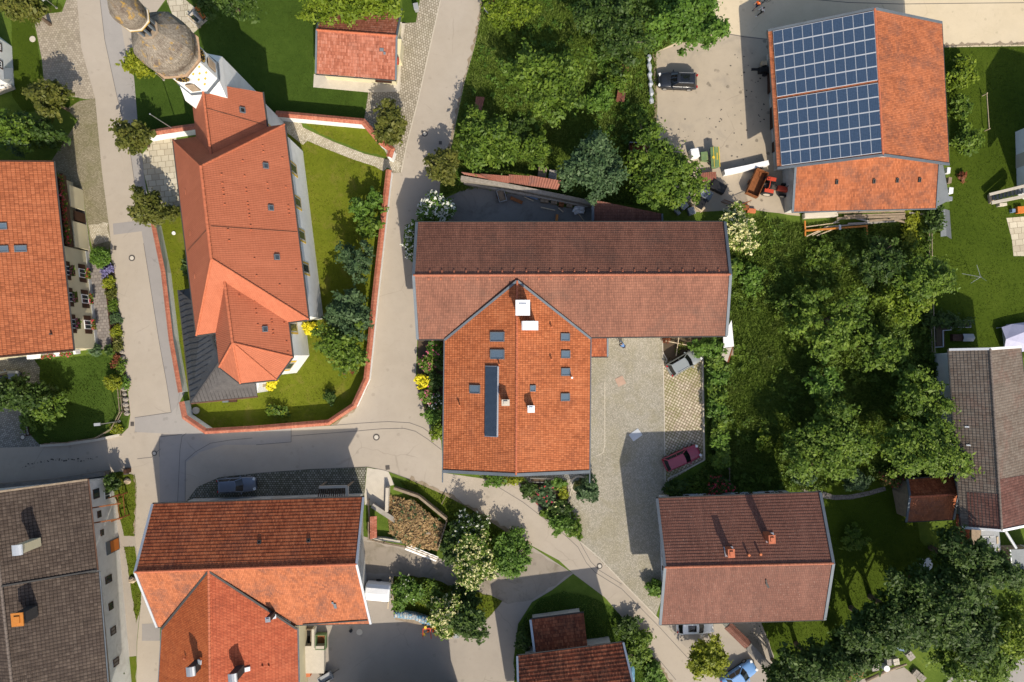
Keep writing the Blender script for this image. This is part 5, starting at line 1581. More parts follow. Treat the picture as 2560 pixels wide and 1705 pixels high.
 for k,n_,e0,e1,r0,r1,nn in((34,nE,NEc,SEc,rN,rS,0),(14,nCE,cE0,c3,cr0,cr1,0)):
  F=slope_frame(e0,e1,n_);v0=None
  for i in range(k):
   p=lerp(lerp(e0,e1,rr.random()),lerp(r0,r1,rr.random()),rr.choice((.08,.3,.55,.8)))
   if v0 is None:
    mb=MB();mb.box(p+n_*.06,(.14,.22,.1),rot=F,taper=.7);v0=mb.build('vent_tile',M['ridge_clay'],t);p0=p
   else:
    o=v0.copy();COL.objects.link(o);o.location=p-p0
 mb=MB()
 for x,y in((465,480),(476,583),(488,690)):
  p,n=on_slope(x,y,NWc,SWc,rN);F=slope_frame(NWc,SWc,n);mb.box(p+n*.08,(.5,.22,.1),rot=F)
 mb.build('roof_step',M['ridge_brown'],t)
 mb=MB()
 for e0,e1,r in((NEc,SEc,rN),):
  a_,_=on_slope(526,566,e0,e1,r);b_,_=on_slope(742,580,e0,e1,r);mb.tube([a_+nE*.06,b_+nE*.06],.025,4)
 a_,_=on_slope(518,575,NWc,SWc,rN);b_,_=on_slope(470,628,NWc,SWc,rN);mb.tube([a_+nW*.06,b_+nW*.06],.025,4)
 a_,_=on_slope(512,270,bE0,bE1,br0);b_,_=on_slope(660,312,bE0,bE1,br0);mb.tube([a_+nBE*.06,b_+nBE*.06],.025,4)
 mb.build('lightning_cable',M['copper_rust'],t)
 hs=3.6
 s0,s1,s2,s3=W(446,726,hs),W(478,1007,hs),W(643,990,hs),W(476,721,hs)
 top0,top1,top2=W(502,772,5.9),W(552,900,5.9),W(628,915,5.6)
 def seam(e0,e1,r1,r0,mat,step,name='sacristy_roof'):
  e0,e1,r1,r0=map(Vector,(e0,e1,r1,r0))
  mb=MB()
  n=(e1-e0).cross(r0-e0)
  if n.length<1e-5:n=(e1-e0).cross(r1-e0)
  n.normalize()
  f=n.z<0
  if f:n=-n
  q=[e0,e1,r1]+([r0]if(r0-r1).length>1e-3 else[])
  mb.poly(list(reversed(q))if f else q)
  b=[x-n*.12 for x in q]
  mb.poly(b if f else list(reversed(b)))
  for i in range(len(q)):
   j=(i+1)%len(q);mb.poly([q[i],q[j],b[j],b[i]]if f else[q[j],q[i],b[i],b[j]])
  o=mb.build(name,M[mat],t)
  u=(e1-e0).normalized();v=n.cross(u)
  if v.z<0:v=-v
  L=(e1-e0).length
  mb=MB()
  k=int(L/step)
  def vmax(x):
   P=[((p-e0).dot(u),(p-e0).dot(v))for p in q]
   hi=0
   for i in range(len(P)):
    (x0,y0),(x1,y1)=P[i],P[(i+1)%len(P)]
    if min(x0,x1)-1e-6<=x<=max(x0,x1)+1e-6 and abs(x1-x0)>1e-6:
     hi=max(hi,y0+(y1-y0)*(x-x0)/(x1-x0))
   return hi
  for i in range(1,k):
   x=L*i/k
   y=vmax(x)
   if y>.3:mb.bar(e0+u*x+n*.03,e0+u*x+v*y+n*.03,.045,.06,up=n)
  mb.build('standing_seams',M['gutter'],o)
  return o
 seam(s0,s1,top1,top0,'slate_sheet',.62)
 seam(s1,s2,top2,top1,'slate_sheet2',.42)
 seam(s3,s0,top0,top0,'slate_sheet',.6)
 mb=MB();mb.bar(s1,top1,.16,.1);mb.build('sacristy_hip',M['slate_sheet2'],t)
 mb=MB();mb.bar(s0,top0,.12,.08);mb.build('sacristy_hip',M['slate_sheet2'],t)
 gutter(t,s0,s1,(-1,0),'gutter',.09);gutter(t,s1,s2,(0,-1),'copper_rust',.10);
 mb=MB()
 wall_quad_prism(mb,[(s0.x+.35,s0.y-.35),(s1.x+.35,s1.y+.35),(s2.x-.05,s2.y+.35),(top2.x+.45,top2.y+1.0),(top0.x,top0.y)],[3.4]*5)
 mb.build('sacristy_wall',M['white_wall'],t)
 d0=Vector((s2.x,s2.y+.9,1.1));mb=MB();mb.box(d0+Vector((.02,.5,0)),(.12,.9,2.1));mb.build('door',M['pale_wood'],t)
 cx,cy=W(493.6,182.3,12.8).xy
 a0=R(-39)+R(22.5)
 G=Vector((cx,cy,0))
 ap=2.02;Ro=ap/math.cos(R(22.5))
 sq=R(-39);
 tw=bpy.data.objects.new('tower',None);COL.objects.link(tw);tw.parent=t
 tw.empty_display_size=.3
 def tb(mb,nm,mat):return mb.build(nm,mat if isinstance(mat,list)else M[mat],tw)
 mb=MB()
 half=ap*1.04
 sqp=[(cx+math.cos(sq+k*math.pi/2)*half*math.sqrt(2),cy+math.sin(sq+k*math.pi/2)*half*math.sqrt(2))for k in range(4)]
 mb.prism(sqp,-.1,11.4)
 octp=[Vector((cx+math.cos(a0+k*math.pi/4)*Ro,cy+math.sin(a0+k*math.pi/4)*Ro,12.7))for k in range(8)]
 for k in range(4):
  s=Vector((sqp[k][0],sqp[k][1],11.4));s2_=Vector((sqp[(k+1)%4][0],sqp[(k+1)%4][1],11.4))
  i=(2*k-1)%8;j=(2*k)%8;l=(2*k+1)%8
  mb.poly([s,octp[j],octp[i]])
  mb.poly([s,s2_,octp[l],octp[j]])
 tb(mb,'tower_base','white_wall')
 def octprism(z0,z1,r0,r1,mat,nm):
  mb=MB();mb.lathe([(r0,z0),(r1,z1)],8,(cx,cy,0),a0);return tb(mb,nm,mat)
 octprism(12.6,12.95,Ro*1.07,Ro*1.05,'zinc','ledge')
 octprism(12.9,17.4,Ro,Ro,'white_wall','belfry')
 octprism(17.15,17.72,Ro*1.15,Ro*1.26,'old_wood2','cornice')
 def dome(prof,n,nm,mat='shingle'):
  mb=MB()
  ln=0.0
  for i in range(len(prof)-1):
   (r0,z0),(r1,z1)=prof[i],prof[i+1]
   seg=math.hypot(r1-r0,z1-z0)
   sub=n*3
   for k in range(sub):
    def pt(r,z,kk):
     a=a0+2*math.pi*kk/sub
     m_=(kk%3)/3.0
     f=1.0-0.045*math.sin(math.pi*m_)
     return Vector((cx+math.cos(a)*r*f,cy+math.sin(a)*r*f,z))
    q=[pt(r0,z0,k),pt(r0,z0,k+1),pt(r1,z1,k+1),pt(r1,z1,k)]
    uu=k/sub*8
    uv=[(uu,ln),(uu+8/sub,ln),(uu+8/sub,ln+seg),(uu,ln+seg)]
    if r1<1e-3:mb.poly(q[:3],0,uv[:3])
    elif r0<1e-3:mb.poly([q[0],q[2],q[3]],0,[uv[0],uv[2],uv[3]])
    else:mb.poly(q,0,uv)
   ln+=seg
  return mb.build(nm,M[mat],tw,smooth=False)
 dome([(2.52,17.70),(2.44,17.85),(2.40,18.0),(2.46,18.3),(2.66,18.8),(2.74,19.4),(2.66,20.0),(2.36,20.6),(1.85,21.1),(1.35,21.5),(1.08,21.8),(.98,22.0),(0,22.0)],8,'onion_dome')
 mb=MB();mb.lathe([(.98,21.95),(1.0,22.15),(.86,22.18)],8,(cx,cy,0),a0);tb(mb,'lantern_base','old_wood')
 mb=MB();mb.lathe([(.52,22.1),(.5,23.7)],8,(cx,cy,0),a0);tb(mb,'lantern_core','dark')
 for k in range(8):
  a=a0+k*math.pi/4
  mb=MB();mb.bar((cx+math.cos(a)*.74,cy+math.sin(a)*.74,22.1),(cx+math.cos(a)*.74,cy+math.sin(a)*.74,23.75),.17,.17);tb(mb,'lantern_post','zinc')
 mb=MB();mb.lathe([(1.0,23.7),(1.28,23.95),(1.3,24.1),(1.15,24.15)],8,(cx,cy,0),a0);tb(mb,'lantern_cornice','pale_concrete')
 mb=MB();mb.lathe([(1.31,23.96),(1.33,24.06)],8,(cx,cy,0),a0);tb(mb,'gilded_band','brass')
 dome([(1.18,24.1),(1.16,24.3),(1.28,24.7),(1.33,25.2),(1.22,25.8),(.92,26.4),(.55,27.0),(.28,27.8),(.12,28.8),(.06,30.0),(0,30.1)],8,'upper_onion')
 mb=MB();mb.blob((cx,cy,30.3),(.26,.26,.26),10,jit=0);tb(mb,'ball','brass')
 mb=MB();mb.bar((cx,cy,30.4),(cx,cy,32.2),.07,.07);mb.bar((cx-.5,cy,31.6),(cx+.5,cy,31.6),.07,.07);tb(mb,'cross','brass')
 def face(k):
  a=R(-39)+k*math.pi/4
  o=Vector((math.cos(a),math.sin(a),0));d=Vector((-math.sin(a),math.cos(a),0))
  return o,d,Matrix((d,o,Vector((0,0,1)))).transposed()
 for k in(-1,1,3,5):
  o,d,F=face(k)
  c=G+o*(ap+.01)
  mb=MB()
  w,h,z=.95,1.8,14.3
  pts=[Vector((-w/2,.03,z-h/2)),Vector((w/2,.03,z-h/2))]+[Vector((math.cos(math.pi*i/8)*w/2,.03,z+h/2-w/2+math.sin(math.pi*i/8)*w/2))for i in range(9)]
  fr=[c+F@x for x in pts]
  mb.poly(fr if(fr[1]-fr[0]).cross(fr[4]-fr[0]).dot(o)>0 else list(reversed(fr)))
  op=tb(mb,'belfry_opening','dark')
  mb=MB()
  for i in range(9):
   mb.box(c+F@Vector((0,.07,z-h/2+.12+i*.17)),(w*.92,.16,.035),rot=F@Matrix.Rotation(R(-28),3,'X'))
  mb.build('louvres',M['old_wood'],op)
  mb=MB();cc=c+Vector((0,0,16.25));mb.tube([cc,cc+o*.08],.62,24);ck=tb(mb,'clock','black')
  mb=MB()
  for i in range(12):
   aa=2*math.pi*i/12
   mb.box(cc+o*.095+F@Vector((math.cos(aa)*.5,0,math.sin(aa)*.5)),(.07,.03,.13),rot=F@Matrix.Rotation(-aa+math.pi/2,3,'Y'))
  mb.bar(cc+o*.1,cc+o*.1+F@Vector((.08,0,.42)),.04,.05);mb.bar(cc+o*.11,cc+o*.11+F@Vector((.24,0,-.16)),.05,.05)
  mb.build('clock_hands',M['brass'],ck)
  mb=MB()
  for i in range(16):
   aa=2*math.pi*i/16
   mb.bar(cc+o*.03+F@Vector((math.cos(aa)*.62,0,math.sin(aa)*.62)),cc+o*.03+F@Vector((math.cos(aa)*.82,0,math.sin(aa)*.82)),.05,.02)
  mb.build('clock_rays',M['grey_plastic'],ck)
 for k in(0,2,4,6):
  o,d,F=face(k)
  c=G+o*(ap+.01)
  mb=MB()
  for i,(x,z)in enumerate(((-.45,16.4),(.45,16.4),(0,15.7),(-.5,15.2),(.5,15.0),(0,14.5),(-.45,14.0))):
   mb.box(c+F@Vector((x,.012,z)),(.2,.02,.28),rot=F)
  tb(mb,'painted_ornament','yellow_trim')
 return t
CH=build_church()
FH=build_farmhouse()
LB,LBG=build_long_barn()
build_porch()
BH,BHG=build_brown_house()
FS,FSG=build_farmstead()
CRH=build_cream_house()
GFH=build_grey_farmhouse()
RHO=build_right_house()
def offstage(name,label,pts,hE,hr,**k):
 t=thing(name,label,'house',W(*pts[0],0))
 gable_house(t,*pts,hE,hE,hr,**k)
offstage('house','farm building just beyond the bottom edge shading the gravel yard',[(845,1742),(1150,1727),(1172,2010),(840,2040),(838,1892),(1168,1876)],5.2,8.2,oh=1.8,gh=.6,bmat='red_tile',course=.36)
offstage('house','house just beyond the right edge whose wall shows behind the lawn',[(2618,470),(2612,270),(2860,262),(2866,470),(2745,480),(2740,258)],6.0,9.2,oh=1.2,gh=.7,bmat='brown_tile',course=.36)
build_shed();build_chapel();build_bottom_cottage();build_back_shed();build_corner_house()
SB=build_solar_barn()
# ================================================================ trees, bushes, hedges, flower beds
def crown_points(c,r,nclump,per,cr,rg,hollow=.2,lump=.3,flat=0.0):
 """leaf centres gathered into clumps through the volume of an uneven crown"""
 c=np.array(c);r=np.array(r)
 d=rg.normal(0,1,(nclump,3));d/=np.linalg.norm(d,axis=1)[:,None]
 d[:,2]=np.where(d[:,2]<-.35,-d[:,2]*.6,d[:,2])
 ph=rg.uniform(0,6.28,4)
 az=np.arctan2(d[:,1],d[:,0])
 k=1+lump*(np.sin(2*az+ph[0])*.5+np.sin(3*az+ph[1])*.6+np.sin(5*az+ph[2]+2*d[:,2])*.5)
 rad=rg.uniform(hollow,1.0,nclump)**.6*k*.94*np.where(rg.uniform(0,1,nclump)<.14,1.14,1.0)
 C=c+d*r*rad[:,None]
 crs=cr*rg.uniform(.6,1.35,nclump)
 P=np.repeat(C,per,0)
 o=np.clip(rg.normal(0,.62,(nclump*per,3)),-1.7,1.7)
 o[:,2]*=.7
 tw=np.repeat(rg.normal(0,.5,(nclump,3)),per,0)
 o+=tw*rg.uniform(-1,1,(nclump*per,1))
 P=P+o*np.repeat(crs,per)[:,None]
 P[:,2]=np.maximum(P[:,2],.06)
 u=np.clip(np.repeat(rg.uniform(.12,.88,nclump),per)+rg.normal(0,.08,nclump*per),0,1)
 return C,P,u,np.repeat(C,per,0)
def foliage(name,P,u,centre,size,mat,parent,rg,upb=.55,loc=None):
 return quads(name,P,size,M[mat],parent,rg,upb,centre,u,loc)
PLANT_N=[0]
def plant(name,label,cat,px,py,rpx,h,mat,ry=None,leaf=.145,dens=1.0,trunk=True,group=None,blossom=None,bl_n=0.0,bl_size=.14,limbs_seen=0,lump=.30,hollow=.18,zc=None,low=None,cr=None,upb=.75,bl_top=True,bark='bark'):
 PLANT_N[0]+=1
 rg=np.random.default_rng(100+PLANT_N[0])
 rpy=ry or rpx
 zc=h*(.62 if trunk else .5)if zc is None else zc
 c=W(px,py,zc)
 k=0.048*(1-zc/CAM_H)
 r=(rpx*k,rpy*k,(h-zc)*1.0)
 t=thing(name,label,cat,(c.x,c.y,0),group)
 mean=(r[0]+r[1])/2
 cr=cr or max(.22,min(.55,mean*.15))
 vol=(r[0]*r[1]+r[0]*r[2]+r[1]*r[2])/3
 ncl=max(6,int(vol/(cr*cr)*2.9*dens))
 per=int(max(14,min(110,6.2*(cr/leaf)**2)))
 C,P,u,cc=crown_points(c,r,ncl,per,cr,rg,hollow,lump)
 foliage('crown',P,u,cc,leaf,mat,t,rg,upb)
 mb=MB()
 th=h*.55
 tr=max(.05,min(.28,h*.028))
 if trunk:
  mb.tube([(c.x,c.y,-.1),(c.x+.06,c.y,th*.4),(c.x-.05,c.y+.05,th),(c.x,c.y,h*.8)],[tr*1.3,tr,tr*.7,tr*.25],7)
 nl=7 if trunk else 4
 idx=rg.choice(len(C),min(len(C),nl+limbs_seen),replace=False)
 for i in idx:
  e=Vector(C[i]);s=Vector((c.x,c.y,th*(.45 if trunk else .05)*rg.uniform(.7,1.3)))
  m_=lerp(s,e,.55)+Vector((rg.normal(0,.12),rg.normal(0,.12),.15))
  mb.tube([s,m_,e],[tr*.55,tr*.35,tr*.12],5)
 mb.build('trunk' if trunk else 'stems',M[bark],t)
 if blossom:
  nb=int(ncl*bl_n)
  ii=rg.choice(len(P),nb*1,replace=True)
  B=P[ii].copy()
  if bl_top:
   d=B-np.array(c);B=B+d/(np.linalg.norm(d,axis=1)[:,None]+.3)*.18
   B[:,2]+=.12
  m_=5
  BB=np.repeat(B,m_,0)+rg.normal(0,bl_size*.55,(nb*m_,3))*np.array([1,1,.45])
  quads('blossom',BB,bl_size*.55,M[blossom],t,rg,1.3)
 return t
TREES='trees of the orchard and gardens'
def tree(label,px,py,r,h,mat='leaf_mid',**k):return plant('tree',label,'tree',px,py,r,h,mat,**k)
def bush(label,px,py,r,h,mat='leaf_mid',cat='bush',**k):
 k.setdefault('trunk',False);k.setdefault('leaf',.13)
 return plant('bush',label,cat,px,py,r,h,mat,**k)
tree('large light green orchard tree in the middle of the orchard',1376,205,96,6.5,'leaf_mid',limbs_seen=4)
tree('big dark tree at the top edge with visible branches',1545,60,98,8.5,'leaf_dark',limbs_seen=16,dens=.75,bark='dead_wood')
tree('big bushy green tree overhanging the farmyard at the top',1712,52,92,8.0,'leaf_fresh')
tree('pale green tree beside the middle street',1214,352,80,6.0,'leaf_mid')
tree('blue green dense tree behind the long brown barn',1487,412,84,7.0,'leaf_blue')
tree('sprawling tree with bare twigs between barn and tank',1655,440,94,6.5,'leaf_mid',limbs_seen=14,bark='dead_wood',dens=.9)
tree('small olive brown tree leaning at the street corner',1108,415,44,4.5,'leaf_olive',limbs_seen=4)
tree('thin shrub with bare dead branches in the orchard',1340,375,46,3.0,'leaf_mid',dens=.45,limbs_seen=4,leaf=.14)
bush('yellowish green shrub by the street at the top',1272,30,62,2.6,'leaf_bright')
bush('low green shrub below the light green orchard tree',1500,245,44,2.2,'leaf_fresh',dens=.7)
bush('dense undergrowth bush beside the dead branched shrub',1290,330,40,1.8,'leaf_dark',dens=.7)
bush('low leafy clump beside the reddish sheet in the orchard',1545,195,36,1.8,'leaf_mid',dens=.7)
bush('grassy bush along the right orchard edge',1585,300,30,1.4,'leaf_mid',dens=.6)
tree('leafy tree overhanging the mossy tiled outbuilding',884,0,128,8.5,'leaf_bright',ry=74)
tree('dark green tree at the top edge near the trough',558,-18,88,8.0,'leaf_dark',ry=66)
tree('olive green tree beside the cobbles and churchyard wall',976,305,42,5.0,'leaf_olive',ry=56)
tree('round olive tree at the corner of the forecourt wall',336,345,44,5.0,'leaf_olive',ry=46)
tree('olive tree where the forecourt meets the left wall',372,522,46,5.0,'leaf_olive')
bush('small brownish shrub tucked against the church wall',428,532,20,2.2,'leaf_olive')
bush('spiky yellow green bush left of the church tower',345,160,36,2.6,'leaf_lime',ry=34)
tree('slender young tree in the upper churchyard',900,520,30,3.5,'leaf_fresh',dens=.5,leaf=.14)
tree('thin young tree close to the right churchyard wall',938,505,22,3.2,'leaf_fresh',dens=.5,leaf=.13,ry=30)
tree('loose green sapling beside the right churchyard wall',922,566,30,3.2,'leaf_mid',dens=.6,leaf=.14)
plant('conifer','dark blue green conifer with spreading branches in the churchyard','tree',893,650,46,5.0,'leaf_blue',ry=44,dens=.6,cr=.36,leaf=.14,lump=.4)
tree('bushy green tree right of the church nave',874,780,57,5.5,'leaf_blue')
tree('wide bushy tree at the lower right churchyard wall',852,862,66,5.5,'leaf_mid',ry=56)
bush('bright yellow bush at the nave corner',776,821,16,1.7,'leaf_yellow',leaf=.11,dens=1.5)
bush('bright yellow bush at the choir wall',674,960,17,1.3,'leaf_yellow',leaf=.11,ry=13,dens=1.5)
bush('small round green bush in the churchyard lawn',826,993,14,1.1,'leaf_dark')
bush('low clipped shrub on the lower churchyard lawn',690,1027,31,1.0,'leaf_mid',ry=13,blossom='leaf_lime',bl_n=1.0,bl_size=.1)
bush('sparse reddish shrub below the wide churchyard tree',870,924,26,.8,'leaf_red',ry=14,dens=.5,leaf=.10)
bush('green climber at the sacristy west side',468,668,7,1.5,'leaf_dark',ry=24)
tree('dark olive conifer in the top left corner',60,14,50,7.0,'leaf_olive',ry=44)
tree('mixed olive tree above the parking bays lower corner',122,248,50,5.5,'leaf_olive',ry=42)
tree('green tree at the left edge above the cream house',22,325,66,7.0,'leaf_mid',ry=52)
plant('conifer','grey green fir behind the cream house','tree',45,340,40,6.5,'leaf_blue',dens=.7,cr=.4,leaf=.13,lump=.4)
tree('dark tree beside the shaded cobbles',112,338,50,5.0,'leaf_dark',ry=38)
plant('bush','clipped round ball bush on the cobbles','bush',252,643,21,2.0,'leaf_fresh',trunk=False,leaf=.085,lump=.03,hollow=.85,cr=.2,dens=1.8)
bush('rounded grey green shrub at the cream house corner',238,874,17,1.1,'leaf_blue',ry=11,lump=.08)
bush('small round shrub at the end of the block path',275,876,9,1.2,'leaf_dark')
bush('light green clipped ball in the fenced garden',284,956,17,1.6,'leaf_lime',leaf=.09,lump=.05,hollow=.8,cr=.2)
tree('dark spreading tree in the fenced garden',52,985,70,4.5,'leaf_dark',ry=52)
tree('lighter leafy tree at the garden fence',116,1022,52,3.6,'leaf_mid',ry=50,dens=.7)
bush('leafy low branch hanging over the garden fence',75,1050,24,2.2,'leaf_mid',dens=.7)
for i,(y,m,lb)in enumerate(((676,'flower_violet','violet lavender at the top of the street bed'),(705,'leaf_lime','yellow green tuft below the lavender'),(735,'leaf_olive','brownish perennial in the street bed'),(765,'leaf_mid','mid green perennial in the street bed'),(795,'leaf_blue','grey green perennial in the street bed'),(828,'leaf_lime','lime green perennial near the end of the block path'),(862,'leaf_olive','dry looking tuft at the bed bend'))):
 plant('perennial',lb,'plant',270+(y-676)*.13,y,13,.6,m,ry=17,trunk=False,leaf=.08,dens=1.1,group='plants of the street bed')
for i,(x,y,m,lb)in enumerate(((303,915,'leaf_mid','green tuft beside the garden stones'),(312,960,'leaf_fresh','leafy tuft at the garden fence corner'),(290,1070,'leaf_lime','grass tuft at the lower garden fence'),(292,905,'leaf_red','dark red shrub above the clipped ball'))):
 plant('perennial',lb,'plant',x,y,12,.6,m,ry=18,trunk=False,leaf=.09,dens=.9)
bush('white flowering elder at the top left barn corner',1090,525,46,4.2,'leaf_fresh',ry=34,blossom='blossom_white',bl_n=2.2,bl_size=.17)
bush('white flowering climber along the left barn gable',1028,600,14,5.0,'leaf_mid',ry=44,blossom='blossom_white',bl_n=1.3,bl_size=.16,zc=3.0)
bush('cream flowering elder at the right end of the barn',1838,575,48,4.5,'leaf_mid',ry=58,blossom='blossom',bl_n=9.0,bl_size=.15,dens=1.2)
bush('green vine creeping over the right barn gable',1826,680,9,8.6,'leaf_mid',ry=24,zc=7.4)
HX=[(1785,905,24),(1790,945,22),(1793,985,24),(1790,1025,22),(1796,1065,24),(1800,1105,24),(1803,1145,24)]
for i,(x,y,r)in enumerate(HX):
 plant('hedge',['leafy hedge clump just below the pale shed remains','second leafy hedge clump beside the parking bay','hedge clump level with the middle of the parking bay','hedge clump with lighter leaves above the red car','hedge clump diagonally above the red car','hedge clump right of the red car','lowest hedge clump near the red flowering shrub'][i],'hedge',x,y,r,2.4,'leaf_fresh' if i%2 else 'leaf_mid',trunk=False,leaf=.14,ry=28,group='hedge beside the parking bay')
bush('bright leafy bush under the long barn eave',1768,868,40,3.0,'leaf_fresh',ry=28)
bush('red flowering shrub in the shade above the brown house',1795,1215,26,1.8,'leaf_dark',blossom='flower_red',bl_n=1.2,bl_size=.12)
bush('dark shrub at the top left corner of the brown house',1690,1220,26,1.6,'leaf_dark')
tree('wide loose meadow tree at the centre of the wild plot',2075,800,104,6.0,'leaf_mid',ry=84,dens=.42)
tree('meadow tree above and left of the clothes dryer',2200,655,56,6.0,'leaf_dark',ry=56,dens=.8)
tree('bright green tree overhanging the lawn near the clothes dryer',2310,700,72,6.5,'leaf_mid',ry=60)
tree('lower bright tree at the meadow edge',2260,760,56,5.0,'leaf_bright',dens=.7)
tree('rounded tree in front of the grey roofed house',2298,990,72,7.0,'leaf_mid',ry=56)
tree('large fresh green tree over the small orange shed',2300,1118,106,8.5,'leaf_mid',ry=84)
tree('large light tree at the lower meadow',2066,1118,116,7.0,'leaf_mid',ry=86,limbs_seen=4)
tree('smaller leafy tree above the large light tree',2075,1035,58,5.0,'leaf_mid',dens=.5)
tree('leafy meadow tree right of centre',2200,880,76,5.0,'leaf_mid',ry=56,dens=.5)
tree('slim meadow tree with open crown',2055,950,48,4.5,'leaf_fresh',dens=.5)
tree('meadow bush tree at the left of the wild plot',1985,760,50,3.2,'leaf_mid',ry=54,dens=.35)
bush('small lime green bush alone in the left meadow',1908,1107,21,1.6,'leaf_bright')
bush('blue green shrub behind the curved path',2140,1200,40,2.0,'leaf_blue',ry=24)
bush('dark shrub left of the orange shed',2228,1196,30,1.8,'leaf_olive',ry=22,blossom='flower_red',bl_n=.5,bl_size=.09)
bush('blue green shrub at the start of the curved path',2010,1195,28,1.6,'leaf_blue',ry=18)
bush('dense meadow shrub near the barn corner',1870,690,34,1.6,'leaf_fresh',ry=60,dens=.45)
bush('rank meadow growth below the timber pile',2060,640,50,1.5,'leaf_mid',dens=.4,ry=40)
bush('overgrown climber at the corner of the barn annex',2330,545,28,2.2,'leaf_dark',ry=46)
bush('bright weeds between timber pile and lawn',2275,570,26,1.2,'leaf_lime',ry=50,dens=.5)
bush('shrubs above the grey cold frame',2360,800,58,1.6,'leaf_dark',ry=20)
bush('topmost pale green shrub on the right lawn',2405,185,40,2.4,'leaf_bright',ry=38,dens=.8)
bush('sparse middle shrub on the right lawn',2405,268,30,1.8,'leaf_mid',dens=.35)
bush('lowest shrub on the right lawn',2420,355,40,2.6,'leaf_mid',ry=40,dens=.7)
bush('tiny dry shrub on the lawn below the barn',2405,440,11,.7,'leaf_red',dens=.5)
tree('dark tree below the pale greenhouse',2415,1410,98,10,'leaf_dark',ry=78)
tree('tall tree in the dark lower right thicket',2330,1500,112,11.5,'leaf_dark',ry=80)
tree('pale leaved tree at the lower right edge',2510,1570,76,8.0,'leaf_bright',ry=84)
tree('wide tree at the bottom of the right lane',2440,1650,92,7.5,'leaf_mid',ry=70)
tree('dark tree above the stored bricks',2195,1570,92,9.5,'leaf_dark',ry=52)
tree('dark tree at the bottom edge behind the tiled wall',2040,1660,92,8.5,'leaf_dark',ry=64)
tree('shaded tree above the brick stacks',2130,1630,74,7.5,'leaf_dark',ry=36)
bush('single lit shrub in the shaded garden',2100,1585,22,2.2,'leaf_mid')
bush('leafy shrub beside the shed and lawn',2135,1345,34,1.4,'leaf_mid',dens=.5)
bush('dark foliage against the right lane',2540,1440,40,3.0,'leaf_dark')
tree('tall dark tree between garden table and slab store',2255,1545,84,10.5,'leaf_dark',ry=66)
tree('dark tree nearest the right lane in the thicket',2400,1570,88,9.5,'leaf_dark',ry=70)
tree('dark tree at the bottom beside the slanting wall',1965,1690,56,6.5,'leaf_dark',ry=40)
tree('feathery yellow green bush tree on the gravel drive',1768,1640,56,4.5,'leaf_lime',ry=52,leaf=.12)
bush('low bush by the lower right wall of the brown house',1640,1470,26,1.4,'leaf_fresh',ry=22)
bush('flowering elder with cream heads beside the dung heap',1182,1395,56,5.0,'leaf_mid',ry=70,blossom='blossom',bl_n=9.0,bl_size=.11,dens=1.15)
bush('dense round hedge bush at the street bend',1280,1386,50,3.0,'leaf_fresh',ry=56,hollow=.6,lump=.1)
bush('dark bush with white flowers below the dung heap',1172,1315,44,3.0,'leaf_dark',ry=40,blossom='blossom_white',bl_n=1.3,bl_size=.12)
bush('dark green bush behind the flowering elder',1135,1372,34,2.6,'leaf_dark',ry=40)
bush('left half of the leafy hedge on the farmyard island',1020,1478,44,2.4,'leaf_fresh',ry=38,blossom='blossom_white',bl_n=.5,bl_size=.08)
bush('right half of the leafy hedge on the farmyard island',1080,1488,40,2.4,'leaf_mid',ry=40)
bush('flowering elder above the folded hay machine',1112,1530,42,4.0,'leaf_mid',ry=52,blossom='blossom',bl_n=5.5,bl_size=.11)
tree('dark tree beside the flowering elder in the farmyard',1172,1555,46,4.5,'leaf_dark',ry=48)
bush('dark undergrowth on the farmyard island',1165,1490,40,2.0,'leaf_dark',ry=34)
bush('hedge along the bottom cottage and lane',1600,1620,30,1.8,'leaf_mid',ry=60)
bush('lower roadside bush by the blue tarpaulin',1632,1685,24,1.6,'leaf_fresh',ry=36)
bush('dark shrub between cottage and lane',1570,1570,28,1.6,'leaf_dark',ry=34)
bush('dark shrub left of the cottage annex',1308,1600,20,1.4,'leaf_dark',ry=34)
bush('vegetation in the bottom left farmhouse garden',285,1690,26,2.2,'leaf_mid',ry=34)
bush('dark climber at the top corner of the old farmhouse',283,1205,14,3.2,'leaf_dark',ry=24)
bush('white flowering shrub on the sill of the old farmhouse',287,1618,13,1.6,'leaf_olive',ry=14,blossom='blossom_white',bl_n=1.2,bl_size=.1)
BED=[(1085,872,20,'leaf_fresh','climbing rose at the top of the farmhouse bed','flower_pink'),(1072,910,22,'leaf_mid','rose bush with pink buds by the farmhouse wall','flower_pink'),(1056,952,17,'leaf_yellow','bright yellow bush at the street side of the farmhouse bed',None),(1088,950,18,'leaf_dark','dark shrub behind the yellow bush',None),(1066,990,18,'leaf_mid','pink flowering shrub below the yellow bush','flower_pink'),(1090,1000,18,'leaf_dark','dark shrub with white buds at the farmhouse','blossom_white'),(1082,1038,20,'leaf_fresh','shrub near the lower end of the farmhouse bed',None),(1095,1076,17,'leaf_bright','light green shrub at the tip of the farmhouse bed',None),(1100,905,14,'leaf_dark','dark filler shrub by the farmhouse gutter',None)]
for x,y,r,m,lb,fl in BED:
 bush(lb,x,y,r,1.6,m,ry=r*1.15,blossom=fl,bl_n=.8 if fl else 0,bl_size=.10,group='shrubs of the left farmhouse bed')
